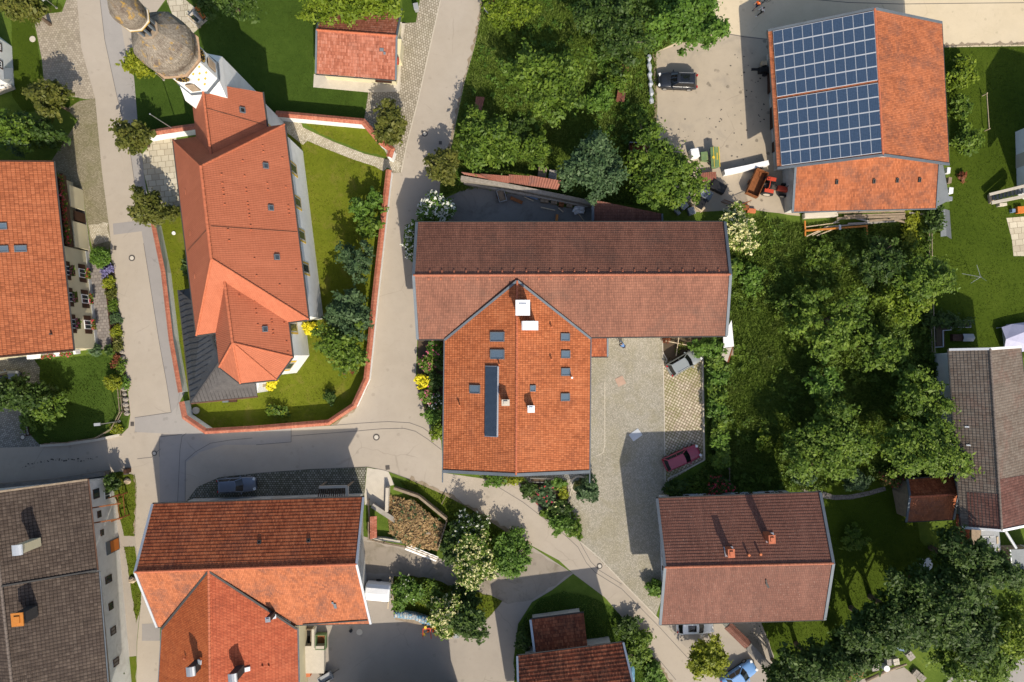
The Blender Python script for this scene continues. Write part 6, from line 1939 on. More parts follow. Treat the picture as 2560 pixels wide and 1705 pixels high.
for x,y,rx,ry,m,lb,fl,h in((1238,1202,26,12,'leaf_fresh','leafy shrub under the lower left farmhouse verge',None,1.2),(1280,1200,26,8,'leaf_lime','low yellow green hedge below the farmhouse gable',None,.8),(1322,1222,18,24,'leaf_dark','dark shrub at the left tip of the triangular bed',None,1.2),(1360,1240,30,24,'leaf_blue','grey green shrub in the middle of the triangular bed','flower_red',1.2),(1398,1208,18,14,'leaf_fresh','bright shrub beside the long stone trough',None,1.0),(1408,1232,10,16,'leaf_lime','lime shrub at the right bed edge',None,.8),(1400,1270,24,24,'leaf_dark','dark shrub in the lower triangular bed','blossom',1.3),(1402,1308,30,26,'leaf_fresh','leafy shrub at the lower tip of the triangular bed',None,1.8),(1436,1318,20,24,'leaf_mid','tall shrub where bed meets courtyard',None,1.7),(1372,1286,20,14,'leaf_mid','low shrub along the lane side of the bed',None,.9)):
 bush(lb,x,y,rx,h,m,ry=ry,blossom=fl,bl_n=.4 if fl else 0,bl_size=.1,group='shrubs of the triangular bed')
bush('blue green pine bush at the small round pond',1470,1224,32,2.6,'leaf_blue',ry=28)
for x,y,r,m,lb in((1665,850,14,'leaf_red','dry perennial under the barn eave at the kerb'),(1700,862,20,'leaf_olive','dry perennial under the barn eave in mid bed')):
 bush(lb,x,y,r,.4,m,dens=.35,leaf=.08)
for(x0,y0,x1,y1,n,r,m,h,lb)in((905,1432,1020,1448,5,16,'leaf_dark',1.0,'dark weeds along the lower track edge'),):
 pass
# ================================================================ walls, fences, vehicles and small things
def V3(px,py,z=0.0):return W(px,py,z)
def box_thing(name,label,cat,px,py,w,l,h,rz,mat,z=0.0,group=None,bev=.02,taper=1.0):
 c=W(px,py,z+h*.5)
 mb=MB();mb.box((c.x,c.y,z+h/2),(w,l,h),rz,taper=taper)
 o=mb.build(name,M[mat],loc=(c.x,c.y,z),bevel=bev)
 return tag(o,label,cat,group)
def tiled_wall(label,line,h,w=.62,wall='white_wall',cap='wall_cap_tile',pitch=.24,over=.10,plain_cap=None):
 c=W(line[0][0],line[0][1],0)
 t=thing('wall',label,'wall',c)
 P=[W(x,y,h)for x,y in line]
 mb=MB();cb=MB()
 for i in range(len(P)-1):
  a,b=P[i],P[i+1]
  d=(b-a).normalized();s=Vector((-d.y,d.x,0))
  e0=d*(.0 if i==0 else-.06);e1=d*(0 if i==len(P)-2 else .06)
  z=Vector((0,0,1))
  mb.bar(Vector((a.x,a.y,(h-.05)/2))+e0,Vector((b.x,b.y,(h-.05)/2))+e1,w-2*over-.06,h-.05)
  def off(k):
   p=P[k]
   if 0<k<len(P)-1:
    d0=(P[k]-P[k-1]).normalized();d1=(P[k+1]-P[k]).normalized()
    n0=Vector((-d0.y,d0.x,0));n1=Vector((-d1.y,d1.x,0))
    m=(n0+n1).normalized();return m*(w/2/max(.4,m.dot(n0)))
   return s*(w/2)
  oa,ob_=off(i),off(i+1)
  ra,rb=a+z*pitch,b+z*pitch
  slope(cb,a+oa,b+ob_,rb,ra,.17 if cap!='brown_tile' else .2,.02,0,thick=.05)
  slope(cb,a-oa,b-ob_,rb,ra,.17 if cap!='brown_tile' else .2,.02,0,thick=.05)
 mb.build('masonry',M[wall],t)
 cb.build('coping',M[cap],t)
 return t
tiled_wall('white churchyard wall with terracotta coping north of the curving path',[(690,284),(908,304),(951,354),(979,374),(973,393)],1.9,.72)
tiled_wall('short white wall with terracotta coping left of the church',[(362,336),(400,329),(489,316)],1.9,.72)
tiled_wall('churchyard wall with pale inner face along the left street',[(383,559),(408,680),(428,852),(451,981)],1.6,.52)
tiled_wall('long churchyard wall with terracotta coping around the lower lawn',[(454,1004),(462,1042),(515,1078),(640,1071),(822,1056),(885,1014),(916,947),(926,850),(936,749),(958,548),(972,425)],1.6,.66)
t=tiled_wall('garden wall with dark tiled coping slanting down to the blue car',[(1819,1563),(1870,1613)],2.0,1.05,'old_white_wall','brown_tile',.3)
t=thing('wall','weathered concrete wall continuing the dark tiled garden wall','wall',W(1895,1640,0))
mb=MB();a,b=W(1871,1615,1.9),W(1925,1672,1.9);a.z=b.z=.95;mb.bar(a,b,.8,1.9);mb.build('masonry',M['concrete'],t)
mb=MB();a.z=b.z=1.95;mb.bar(a,b,.95,.1);mb.build('coping',M['dark_concrete'],t)
def plain_wall(label,line,h,w,mat,name='wall',cat='wall',z0=0):
 c=W(line[0][0],line[0][1],0)
 mb=MB()
 for i in range(len(line)-1):
  a,b=W(*line[i],h),W(*line[i+1],h)
  a.z=b.z=h/2+z0
  d=(b-a).normalized()*(w*.25)
  mb.bar(a-(d if i else d*0),b+(d if i<len(line)-2 else d*0),w,h+.003*i)
 return tag(mb.build(name,M[mat],loc=c),label,cat)
plain_wall('old rubble stone wall behind the long barn',[(1152,444),(1260,462),(1380,486),(1482,507)],1.7,.5,'stone')
plain_wall('weathered concrete kerb wall in front of the rubble wall',[(1160,456),(1260,474),(1380,497),(1470,514)],.7,.35,'concrete')
plain_wall('white topped low wall crossing the concrete farmyard',[(1812,430),(1870,418),(1922,406)],1.0,.55,'white_paint')
plain_wall('concrete wall along the side street above the old farmhouse',[(-60,1222),(120,1206),(262,1184)],1.2,.5,'dark_concrete')
plain_wall('low pale retaining wall below the fenced garden',[(100,1114),(165,1111),(247,1099),(300,1087)],.35,.3,'pale_concrete')
def fence(label,line,h=1.0,mat='old_wood',rails=2,step=1.8,name='fence',pw=.1):
 c=W(line[0][0],line[0][1],0)
 t=thing(name,label,'fence',c)
 P=[W(x,y,h*.5)for x,y in line]
 for p in P:p.z=0
 for r in range(rails):
  z=h*(.4+.5*r/max(1,rails-1))if rails>1 else h*.85
  mb=MB()
  for a,b in zip(P[:-1],P[1:]):
   mb.bar(a+Vector((0,0,z)),b+Vector((0,0,z)),.05,.12)
  mb.build('rail',M[mat],t)
 posts=[]
 for a,b in zip(P[:-1],P[1:]):
  n=max(1,int(round((b-a).length/step)))
  for i in range(n):posts.append(lerp(a,b,i/n))
 posts.append(P[-1])
 first=None
 for p in posts:
  if first is None:
   mb=MB();mb.box((p.x,p.y,h/2),(pw,pw,h));first=mb.build('post',M[mat],t);f0=p
  else:
   o=first.copy();COL.objects.link(o);o.location=first.location+(p-f0)
 return t
fence('brown wooden rail fence along the street side of the garden',[(298,957),(304,1030),(282,1072),(242,1094),(170,1106),(110,1110)],1.0,'old_wood')
fence('dark wooden fence at the left side of the fenced garden',[(62,1025),(72,1088)],1.0,'brown_wood')
fence('pale weathered rail fence inside the hedge',[(1808,1022),(1814,1100),(1822,1172),(1822,1200)],.9,'old_wood',1)
fence('thin post fence between meadow and right lawn',[(2324,560),(2325,640),(2328,760),(2332,880)],1.0,'dead_wood',2,2.4)
fence('long pale horizontal pole fence on the right lawn',[(2462,236),(2468,324)],.9,'pale_wood',1,3.4)
fence('timber edge rail around the dung heap verge',[(1105,1258),(1118,1235)],.6,'old_wood',1)
def car(label,px,py,rz,L,Wd,H,paint,kind='hatch',group='parked cars',rails=False,sunroof=False,zc=.8):
 c=W(px,py,zc)
 t=thing('car',label,'car',(c.x,c.y,0),group,rz,local=True)
 w=Wd/2
 belt=H*(.60 if kind!='suv' else .62)
 hood=H*(.56 if kind!='suv' else .60)
 st=[(-.5,.70,.36),(-.49,.86,.52),(-.46,.95,.92),(-.40,.99,1.0),(-.2,1,1),(.05,1,1),(.20,1,1.0),(.27,1,hood/belt*1.03),(.38,.97,hood/belt*.96),(.45,.90,hood/belt*.86),(.485,.78,hood/belt*.70),(.5,.60,.42)]
 zb=.22
 mb=MB();rings=[]
 for s,kw,kz in st:
  x=s*L;ww=w*kw;zt=max(zb+.2,belt*kz)
  half=[(0,zb),(ww*.86,zb),(ww*.97,zb+.12),(ww,zb+(zt-zb)*.55),(ww*.965,zt-.10),(ww*.88,zt-.015),(ww*.5,zt+.02),(0,zt+.03)]
  ring=[Vector((x,-y,z))for y,z in half]+[Vector((x,y,z))for y,z in reversed(half[1:-1])]
  rings.append(ring)
 n=len(rings[0]);vs=[p for r in rings for p in r];fs=[]
 for i in range(len(rings)-1):
  for k in range(n):
   k2=(k+1)%n
   fs.append((i*n+k,(i+1)*n+k,(i+1)*n+k2,i*n+k2))
 fs.append(tuple(range(n)));fs.append(tuple((len(rings)-1)*n+k for k in reversed(range(n))))
 mb.mesh(vs,[tuple(reversed(f))for f in fs])
 body=mb.build('body',M[paint],t,smooth=True)
 if kind=='suv':x0,x1,rs,ws=-.455,.20,.07,.15
 elif kind=='wagon':x0,x1,rs,ws=-.465,.20,.07,.16
 elif kind=='sedan':x0,x1,rs,ws=-.36,.21,.13,.16
 else:x0,x1,rs,ws=-.45,.22,.08,.17
 X0,X1=x0*L,x1*L
 T0,T1=X0+rs*L,X1-ws*L
 wb,wt=w*.90,w*.70
 zt=H-.06
 def ringp(a,b,ww,z,r=.14):
  return[Vector((a+r*.6,-ww*.86,z)),Vector((b-r,-ww,z)),Vector((b,-ww*.62,z)),Vector((b+.04,0,z)),Vector((b,ww*.62,z)),Vector((b-r,ww,z)),Vector((a+r*.6,ww*.86,z)),Vector((a,ww*.55,z)),Vector((a-.02,0,z)),Vector((a,-ww*.55,z))]
 A=[Vector((X0,-wb,belt-.05)),Vector((X1-.1,-wb,belt-.05)),Vector((X1+.02,-wb*.6,belt-.05)),Vector((X1+.10,0,belt-.05)),Vector((X1+.02,wb*.6,belt-.05)),Vector((X1-.1,wb,belt-.05)),Vector((X0,wb,belt-.05)),Vector((X0-.06,0,belt-.05))]
 B=[Vector((T0,-wt,zt)),Vector((T1-.05,-wt,zt)),Vector((T1+.02,-wt*.6,zt)),Vector((T1+.06,0,zt)),Vector((T1+.02,wt*.6,zt)),Vector((T1-.05,wt,zt)),Vector((T0,wt,zt)),Vector((T0-.04,0,zt))]
 mb=MB();k=len(A)
 mb.mesh(A+B,[(i,(i+1)%k,k+(i+1)%k,k+i)for i in range(k)]+[tuple(k+i for i in range(k))])
 mb.build('windows',M['car_glass'],t)
 mb=MB()
 C1=[p+Vector((0,0,.012))for p in B]
 ce=sum(B,Vector())/k
 C2=[lerp(ce,p,.86)+Vector((0,0,.05))for p in B]
 mb.mesh([p-Vector((0,0,.05))for p in B]+C1+C2,[(i,(i+1)%k,k+(i+1)%k,k+i)for i in range(k)]+[(k+i,k+(i+1)%k,2*k+(i+1)%k,2*k+i)for i in range(k)]+[tuple(2*k+i for i in range(k))])
 roof=mb.build('roof',M[paint],t,smooth=False)
 if sunroof:
  mb=MB();mb.box(((T0+T1)/2+.15,0,zt+.055),((T1-T0)*.52,wt*1.2,.02));mb.build('sunroof',M['car_glass'],roof)
 xm=(X0+X1)/2+.1
 for s in(-1,1):
  for p0_,p1_,w_,h_ in(((T1-.03,s*wt*.99,zt-.01),(X1-.06,s*wb,belt-.02),.09,.06),((T0+.02,s*wt*.99,zt-.01),(X0+.04,s*wb,belt-.02),.13,.07),((xm-.08,s*wt,zt-.01),(xm,s*wb*1.01,belt-.02),.07,.05)):
   mb=MB();mb.bar(p0_,p1_,w_,h_);mb.build('pillar',M[paint],t)
 if rails:
  for s in(-1,1):
   mb=MB();mb.bar((T0+.2,s*wt*.9,zt+.08),(T1-.15,s*wt*.9,zt+.08),.04,.05);mb.build('roof_rail',M['steel'],t)
 first=None
 rw=.33 if kind!='suv' else .37
 for sx in(-.30,.31):
  for sy in(-1,1):
   mb=MB();p=Vector((sx*L,sy*(w-.10),rw))
   mb.tube([p+Vector((0,-.11,0)),p+Vector((0,-.09,0)),p+Vector((0,.09,0)),p+Vector((0,.11,0))],[rw*.92,rw,rw,rw*.92],18)
   wh=mb.build('wheel',M['rubber'],t)
   mb=MB();mb.tube([p+Vector((0,sy*.10,0)),p+Vector((0,sy*.125,0))],rw*.62,14);mb.build('rim',M['steel'],wh)
 for s in(-1,1):
  mb=MB();mb.box((L*.462,s*w*.66,belt*.78),(.26,w*.34,.13),rz=-s*.35);mb.build('headlight',M['headlight'],t)
  mb=MB();mb.box((-L*.478,s*w*.72,belt*.82),(.14,w*.26,.2),rz=s*.25);mb.build('tail_light',M['taillight'],t)
  mb=MB();mb.box((X1-.28,s*(w+.09),belt+.02),(.14,.2,.13),rz=s*.2);mb.build('mirror',M[paint],t)
 mb=MB();mb.bar((L*.497,-.3,.42),(L*.497,.3,.42),.03,.14);mb.build('grille',M['black'],t)
 for s in(-1,1):
  mb=MB();mb.bar((X0+.3,s*w*.995,.30),(X1+.2,s*w*.995,.30),.04,.1);mb.build('sill',M['black'],t)
 return t
ANG=lambda dx,dy:math.atan2(-dy,dx)
car('dark grey estate SUV with a black sunroof in the concrete farmyard',1695,201,ANG(-1,-.04),4.75,1.9,1.66,'car_dark','suv',sunroof=True,rails=True)
car('silver grey hatchback parked under the long barn eave',1711,906,ANG(.86,-.50),4.25,1.78,1.55,'car_silver','suv',rails=True)
car('wine red estate car parked slantwise on the open pavers',1706,1145,ANG(.90,-.40),4.6,1.76,1.46,'car_red','wagon')
car('blue grey estate car on the dark cobbles behind the farmstead',590,1213,ANG(1,-.07),4.6,1.8,1.5,'car_grey','wagon')
car('white car half hidden under the brown house eave',1739,1566,ANG(1,-.02),4.4,1.8,1.48,'car_white','hatch',sunroof=True)
car('light blue car at the bottom edge beside the slanting wall',1849,1690,ANG(.83,-.56),4.5,1.75,1.5,'car_blue','sedan')
car('pale blue car at the left edge on the grey cobbles',4,946,ANG(1,-.1),3.9,1.7,1.5,'car_grey','hatch')
def person(label,px,py,rz,shirt,legs,shoes='cloth_white',bend=0.0,stride=.28,hair='hair',sleeves=True,shorts=False,arm=.25,bald=False):
 c=W(px,py,0)
 t=thing('person',label,'person',(c.x,c.y,0),None,rz,local=True)
 hip=Vector((0,0,.92-.05*bend))
 fw=Vector((math.sin(bend),0,math.cos(bend)))
 chest=hip+fw*.34;neck=hip+fw*.54;head=neck+(fw+Vector((.15,0,.1))).normalized()*.17
 top=head+fw*.12
 J=[(hip,.135),(hip+fw*.16,.12),(chest,.145),(neck-fw*.03,.09),(neck+fw*.04,.052),(head-fw*.05,.078),(head+fw*.03,.095),(top,.075)]
 E=[(i,i+1)for i in range(len(J)-1)]
 legj=[]
 for s in(-1,1):
  st=stride*s
  h0=hip+Vector((0,s*.095,-.03));kn=hip+Vector((st*.55+.05,s*.10,-.43));an=Vector((st-(.06 if s<0 else-.02),s*.10,.09+(.05 if s<0 else 0)));toe=an+Vector((.17,0,-.055))
  b=len(J);J+=[(h0,.092),(kn,.062),(an+Vector((0,0,.22)),.056),(an,.042),(toe,.036)]
  E+=[(0,b),(b,b+1),(b+1,b+2),(b+2,b+3),(b+3,b+4)]
  legj.append(b)
 armj=[]
 for s in(-1,1):
  sw=-arm*s
  sh=chest+fw*.12+Vector((0,s*.19,0));el=sh+Vector((sw*.5-.02+.12*bend,s*.06,-.28));wr=el+Vector((sw*.6+.08+.1*bend,-s*.01,-.23));pm=wr+Vector((.02,0,-.075))
  b=len(J);J+=[(sh,.058),(el,.043),(wr,.032),(pm,.036)]
  E+=[(2,b),(b,b+1),(b+1,b+2),(b+2,b+3)]
  armj.append(b)
  for f in range(4):
   k=len(J);y=(f-1.5)*.019
   J+=[(pm+Vector((.015+.004*f,y,-.035)),.0095),(pm+Vector((.035,y,-.075-.008*(1-abs(f-1.5)/1.5))),.0085)]
   E+=[(b+3,k),(k,k+1)]
  k=len(J);J+=[(wr+Vector((.035,-s*.032,-.055)),.0105),(wr+Vector((.055,-s*.036,-.088)),.009)];E+=[(b+2,k),(k,k+1)]
 def skin(name,idx,mat,grow,parent,add=()):
  mp={j:i for i,j in enumerate(idx)}
  me=bpy.data.meshes.new(name)
  me.from_pydata([tuple(J[j][0])for j in idx],[(mp[a],mp[b])for a,b in E if a in mp and b in mp],[])
  me.materials.append(M[mat])
  o=bpy.data.objects.new(name,me);COL.objects.link(o);o.parent=parent
  sk=o.modifiers.new('skin','SKIN');sk.use_smooth_shade=True
  for v,j in zip(me.skin_vertices[0].data,idx):
   r=J[j][1]*grow
   v.radius=(r,r*(1.15 if j in(1,2)else 1));v.use_root=False
  me.skin_vertices[0].data[0].use_root=True
  sub=o.modifiers.new('sub','SUBSURF');sub.levels=1;sub.render_levels=1
  return o
 body=skin('body',list(range(len(J))),'skin',1.0,t)
 skin('shirt',[0,1,2,3]+[b+i for b in armj for i in((0,1,2)if sleeves else(0,1))],shirt,1.22,t)
 skin('trousers',[0]+[b+i for b in legj for i in((0,1)if shorts else(0,1,2,3))],legs,1.26,t)
 for b in legj:
  mb=MB();a,to=J[b+3][0],J[b+4][0]
  mb.tube([a+Vector((-.07,0,-.045)),a+Vector((0,0,-.03)),to+Vector((0,0,.0)),to+Vector((.05,0,-.01))],[.04,.055,.05,.03],8);mb.build('shoe',M[shoes],t,smooth=True)
 mb=MB();hc=head+fw*.045+Vector((-.015,0,.01));mb.blob(hc,(.105,.098,.10),12,jit=.03);mb.build('hair',M[hair],t,smooth=True)
 mb=MB();n_=head+Vector((.10,0,-.01));mb.blob(n_,(.02,.014,.02),6,jit=0);mb.build('nose',M['skin'],t)
 for s in(-1,1):
  mb=MB();mb.blob(head+Vector((.088,s*.034,.02)),(.012,.014,.01),6,jit=0);mb.build('eye',M['dark'],t)
  mb=MB();mb.blob(head+Vector((0,s*.098,0)),(.02,.012,.03),6,jit=0);mb.build('ear',M['skin'],t)
 mb=MB();mb.box(head+Vector((.092,0,-.05)),(.012,.045,.01));mb.build('mouth',M['flower_red'],t)
 return t
person('person in white top and black trousers walking on the top right street',1899,36,R(200),'cloth_white','cloth_black','cloth_white',.12,.34)
person('person in orange shirt and dark shorts at the top edge of the street',1888,20,R(215),'cloth_orange','cloth_navy','cloth_black',.1,.3,shorts=True,sleeves=False)
person('person in blue top bending over in the courtyard below the barn',1556,866,R(140),'cloth_blue','cloth_navy','cloth_black',.75,.2)
def bicycle(label,px,py,rz):
 c=W(px,py,.4);t=thing('bicycle',label,'bicycle',(c.x,c.y,0),None,rz,local=True)
 for x in(-.52,.52):
  mb=MB();pts=[Vector((x+math.cos(a)*.33,0,.34+math.sin(a)*.33))for a in np.linspace(0,2*math.pi,21)]
  mb.tube(pts,.022,5,caps=False);mb.build('wheel',M['rubber'],t)
 mb=MB()
 for a,b in(((-.52,0,.34),(-.1,0,.32)),((-.1,0,.32),(.36,0,.78)),((-.52,0,.34),(-.2,0,.8)),((-.2,0,.8),(.36,0,.8)),((-.1,0,.32),(-.22,0,.86)),((.52,0,.34),(.36,0,.9))):mb.tube([a,b],.018,5)
 mb.build('frame',M['cloth_black'],t)
 mb=MB();mb.box((-.24,0,.9),(.26,.14,.06));mb.build('saddle',M['black'],t)
 mb=MB();mb.tube([(.3,-.28,.98),(.38,0,.94),(.3,.28,.98)],.016,5);mb.build('handlebar',M['black'],t)
 return t
bicycle('dark bicycle beside the person in the orange shirt',1913,4,R(20))
MH=[(1062,334,.36,'manhole in the middle street near the churchyard gate'),(330,645,.38,'manhole in the left street beside the cream house'),(941,1093,.40,'manhole in the junction left of the orange farmhouse'),(386,1133,.32,'manhole in the shaded junction above the farmstead'),(57,1093,.36,'manhole on the grey cobbles at the left edge'),(1499,1415,.34,'manhole in the lane below the courtyard')]
def manhole(label,px,py,r,group='round manholes in the streets',z=.016):
 c=W(px,py,0);t=thing('manhole',label,'manhole',(c.x,c.y,0),group,local=True)
 mb=MB();mb.cyl((0,0,z),r,.02,24);mb.build('frame',M['iron'],t)
 mb=MB();mb.cyl((0,0,z+.02),r*.62,.012,20);mb.build('cover',M['manhole_stone'],t)
for x,y,r,lb in MH:manhole(lb,x,y,r)
def disc(label,px,py,r,mat,h=.05,name='shaft_cover',cat='cover',z=.01):
 c=W(px,py,0);mb=MB();mb.cyl((c.x,c.y,z),r,h,24);return tag(mb.build(name,M[mat],loc=(c.x,c.y,0)),label,cat)
disc('round concrete shaft cover in the lower churchyard corner',491,1026,.42,'pale_concrete',.2)
disc('round grey slab between lawn and parking bays',82,98,.36,'pale_concrete',.06)
disc('small white shaft cover in the left churchyard strip',435,583,.22,'white_plastic',.1)
disc('pale round cover in the gravel farmyard',899,1580,.36,'pale_concrete',.05,z=.02)
def slab(label,px,py,w,l,rz,mat,name='drain_grate',cat='drain',h=.03,z=.016):
 c=W(px,py,0);mb=MB();mb.box((c.x,c.y,z+h/2),(w,l,h),rz);return tag(mb.build(name,M[mat],loc=(c.x,c.y,0),bevel=.008),label,cat)
for x,y,w,l,rz,lb in((288,620,.32,.5,-.1,'drain grate at the left street edge'),(331,1060,.42,.5,0,'drain grate at the junction corner'),(969,1169,.5,.5,.1,'square drain grate above the dung heap'),(1048,980,.32,.42,0,'drain grate beside the yellow bush'),(1101,357,.36,.4,0,'drain grate at the orchard street edge')):
 slab(lb,x,y,w,l,rz,'iron')
slab('grey metal shaft plate lying in the courtyard',1589,1087,1.35,.98,R(35),'pale_zinc','cover_plate','cover',.04,.02)
slab('reddish square inspection plate in the courtyard',1551,953,1.0,1.05,R(25),'red_plate','cover_plate','cover',.03,.02)
def pole(name,label,cat,base,top,h,r,mat,head=None):
 a=W(base[0],base[1],0);b=W(top[0],top[1],h)
 t=thing(name,label,cat,a)
 mb=MB();mb.tube([a,lerp(a,b,.5),b],[r,r*.8,r*.6],8);mb.build('pole',M[mat],t)
 mb=MB();mb.cyl((a.x,a.y,0),r*2.2,.12,10);mb.build('foot',M['concrete'],t)
 if head:
  mb=MB();mb.box(b+Vector((0,0,.05)),(.7,.32,.14),head);mb.build('lamp_head',M['grey_plastic'],t,label=None)
  mb=MB();mb.box(b+Vector((0,0,-.03)),(.5,.22,.05),head);mb.build('lens',M['headlight'],t)
 else:
  mb=MB();mb.blob(b,(r*1.4,r*1.4,r*1.4),8,jit=0);mb.build('finial',M['steel'],t)
 return t
pole('street_lamp','street lamp standing at the fenced garden corner','street lamp',(299,1053),(244,1061),4.6,.07,'steel',R(5))
pole('flagpole','slim pale flagpole at the forecourt wall','flagpole',(450,333),(375,285),6.6,.07,'steel')
pole('street_lamp','street lamp at the top left parking bays','street lamp',(142,20),(112,-4),4.6,.06,'steel',R(40))
pole('post','thin pole among the trees above the cream house','pole',(82,316),(58,304),2.0,.035,'steel')
pole('post','short wooden post behind the church tower','post',(410,200),(390,184),1.6,.06,'old_wood')
def boulder(label,px,py,r,mat='rock',seed=1,group=None,h=.7):
 c=W(px,py,0);mb=MB();mb.blob((c.x,c.y,r*h*.45),(r,r*.85,r*h),10,jit=.16,seed=seed)
 return tag(mb.build('boulder',M[mat],loc=(c.x,c.y,0)),label,'boulder',group)
boulder('pale boulder beside the dark pump',320,1202,.42,seed=2)
boulder('pale boulder opposite the farmstead gable',333,1449,.46,seed=3)
for i,(x,y)in enumerate(((306,880),(308,894),(310,908),(313,985),(315,998),(316,1011),(318,1022),(319,1033),(311,972))):
 boulder(['topmost edging stone at the street bed','second edging stone at the street bed','third edging stone at the street bed','edging stone just below the fence corner','edging stone at the middle of the fence','edging stone lower along the fence','edging stone near the grass corner','lowest edging stone at the grass corner','edging stone exactly at the fence corner'][i],x,y,.30+.05*(i%3),'stone',20+i,'edging stones along the left street')
c=W(325,1175,0);t=thing('water_pump','dark hand pump standing by the verge and boulder','pump',c)
mb=MB();mb.box((c.x,c.y,.55),(.34,.5,1.1));mb.build('body',M['brown_wood'],t,bevel=.03)
mb=MB();mb.tube([(c.x,c.y,1.0),(c.x-.28,c.y,1.0),(c.x-.3,c.y,.85)],.05,8);mb.build('spout',M['iron'],t)
mb=MB();mb.box((c.x-.3,c.y-.1,.22),(.45,.8,.44));mb.build('basin',M['iron'],t,bevel=.03)
c=W(488,50,.4);rz=R(-42)
t=thing('water_trough','stone water trough with a log spout behind the tower','trough',(c.x,c.y,0),None,rz,local=True)
mb=MB()
for s in(-1,1):
 mb.box((0,s*.42,.35),(1.5,.18,.7));mb.box((s*.66,0,.351),(.18,.66,.69))
mb.box((0,0,.08),(1.14,.66,.16));mb.build('basin',M['pale_concrete'],t)
mb=MB();mb.box((0,0,.5),(1.14,.66,.02));mb.build('water',M['water'],t)
mb=MB();mb.tube([(-.9,-.2,.75),(.7,-.2,.95)],[.09,.1],8);mb.build('spout_log',M['pale_wood'],t)
mb=MB();mb.tube([(.75,-.2,-.05),(.75,-.2,1.2)],.12,8);mb.build('spout_post',M['pale_wood'],t)
c=W(500,32,.4)
t=thing('bench','orange brown wooden bench beside the trough','bench',(c.x,c.y,0),None,R(-52),local=True)
mb=MB()
for k in range(3):mb.box((0,(k-1)*.14,.44),(1.7,.12,.04))
mb.build('seat',M['orange_wood'],t)
mb=MB()
for k in range(2):mb.box((0,.27+.02*k,.62+k*.16),(1.7,.04,.13))
mb.build('backrest',M['orange_wood'],t)
for s in(-1,1):
 mb=MB();mb.box((s*.68,0,.21),(.08,.4,.42));mb.build('leg',M['brown_wood'],t)
def open_box(label,name,cat,px,py,w,l,h,rz,mat,inner=None,z=.0,t_=.06,wheels=0,load=None,load_mat=None,zc=None,inner_h=.12):
 c=W(px,py,z+h*.6 if zc is None else zc)
 t=thing(name,label,cat,(c.x,c.y,0),None,rz,local=True)
 mb=MB();mb.box((0,0,z+.04),(l,w,.08));mb.build('floor',M[inner or mat],t)
 for s in(-1,1):
  mb=MB();mb.box((0,s*(w/2-t_/2),z+h/2+.04),(l,t_,h));mb.build('side_board',M[mat],t)
  mb=MB();mb.box((s*(l/2-t_/2),0,z+h/2+.041),(t_,w-2*t_,h));mb.build('end_board',M[mat],t)
 if wheels:
  for sx in((-.28,.28)if wheels==4 else(0,)):
   for s in(-1,1):
    mb=MB();p=Vector((sx*l,s*(w/2-.02),.34));mb.tube([p-Vector((0,.1,0)),p+Vector((0,.1,0))],.34,14);wh=mb.build('wheel',M['rubber'],t)
    mb=MB();mb.tube([p+Vector((0,s*.09,0)),p+Vector((0,s*.13,0))],.18,10);mb.build('rim',M['rust'],wh)
  mb=MB();mb.bar((l/2,0,z),(l/2+.9,0,z-.15),.09,.09);mb.build('drawbar',M['iron'],t)
 return t
t=open_box('old wooden farm wagon half under the sprawling tree','wagon','wagon',1616,384,2.2,4.2,.7,R(-3),'brown_wood','rust',.75,wheels=4)
for i in range(5):
 mb=MB();mb.box((-1.7+i*.82,-.5,.87),(.76,1.0,.06));mb.build('plank_bed',M['rust'],t)
mb=MB();mb.tube([(-2.1,1.12,1.6),(2.1,1.12,1.6)],.05,6);mb.tube([(-2.1,1.12,.8),(-2.1,1.12,1.6)],.04,6);mb.tube([(2.1,1.12,.8),(2.1,1.12,1.6)],.04,6);mb.build('top_rail',M['steel'],t)
t=open_box('rust coloured tipping trailer beside the red tractor','trailer','trailer',1892,458,1.5,3.2,.75,R(66),'rust','rust',.55,wheels=2)
t=open_box('weathered grey box trailer behind the long barn','trailer','trailer',1254,489,.95,1.5,.5,R(106),'grey_plastic','old_wood',.3,wheels=2)
c=W(1786,394,1.0);t=thing('seed_drill','green seed drill with yellow lettering and lid stripes','seed drill',(c.x,c.y,0),None,R(-87),local=True)
mb=MB()
for y0,y1,z0,z1 in((-.5,.5,.6,1.3),):
 P=[Vector((-1.2,-.28,.55)),Vector((1.2,-.28,.55)),Vector((1.2,.28,.55)),Vector((-1.2,.28,.55)),Vector((-1.2,-.5,1.25)),Vector((1.2,-.5,1.25)),Vector((1.2,.5,1.25)),Vector((-1.2,.5,1.25))]
 mb.mesh(P,[(3,2,1,0),(4,5,6,7),(0,1,5,4),(1,2,6,5),(2,3,7,6),(3,0,4,7)])
hop=mb.build('hopper',M['green_paint'],t,bevel=.03)
mb=MB();mb.poly([(-1.2,-.5,1.26),(1.2,-.5,1.26),(1.2,.02,1.42),(-1.2,.02,1.42)]);mb.poly([(-1.2,.02,1.42),(1.2,.02,1.42),(1.2,.5,1.26),(-1.2,.5,1.26)]);lid=mb.build('lid',M['green_paint'],t)
mb=MB();mb.bar((-1.2,.50,1.29),(1.2,.50,1.29),.07,.05);mb.bar((-1.2,-.18,1.385),(1.2,-.18,1.385),.05,.03);mb.build('stripe',M['yellow_paint'],lid)
mb=MB()
for i in range(7):mb.box((-.42+i*.12,.22,1.375),(.075,.14,.02),rot=Matrix.Rotation(R(-18),3,'X'))
mb.cyl((.05,-.2,1.36),.17,.03,14);mb.build('lettering',M['yellow_paint'],lid)
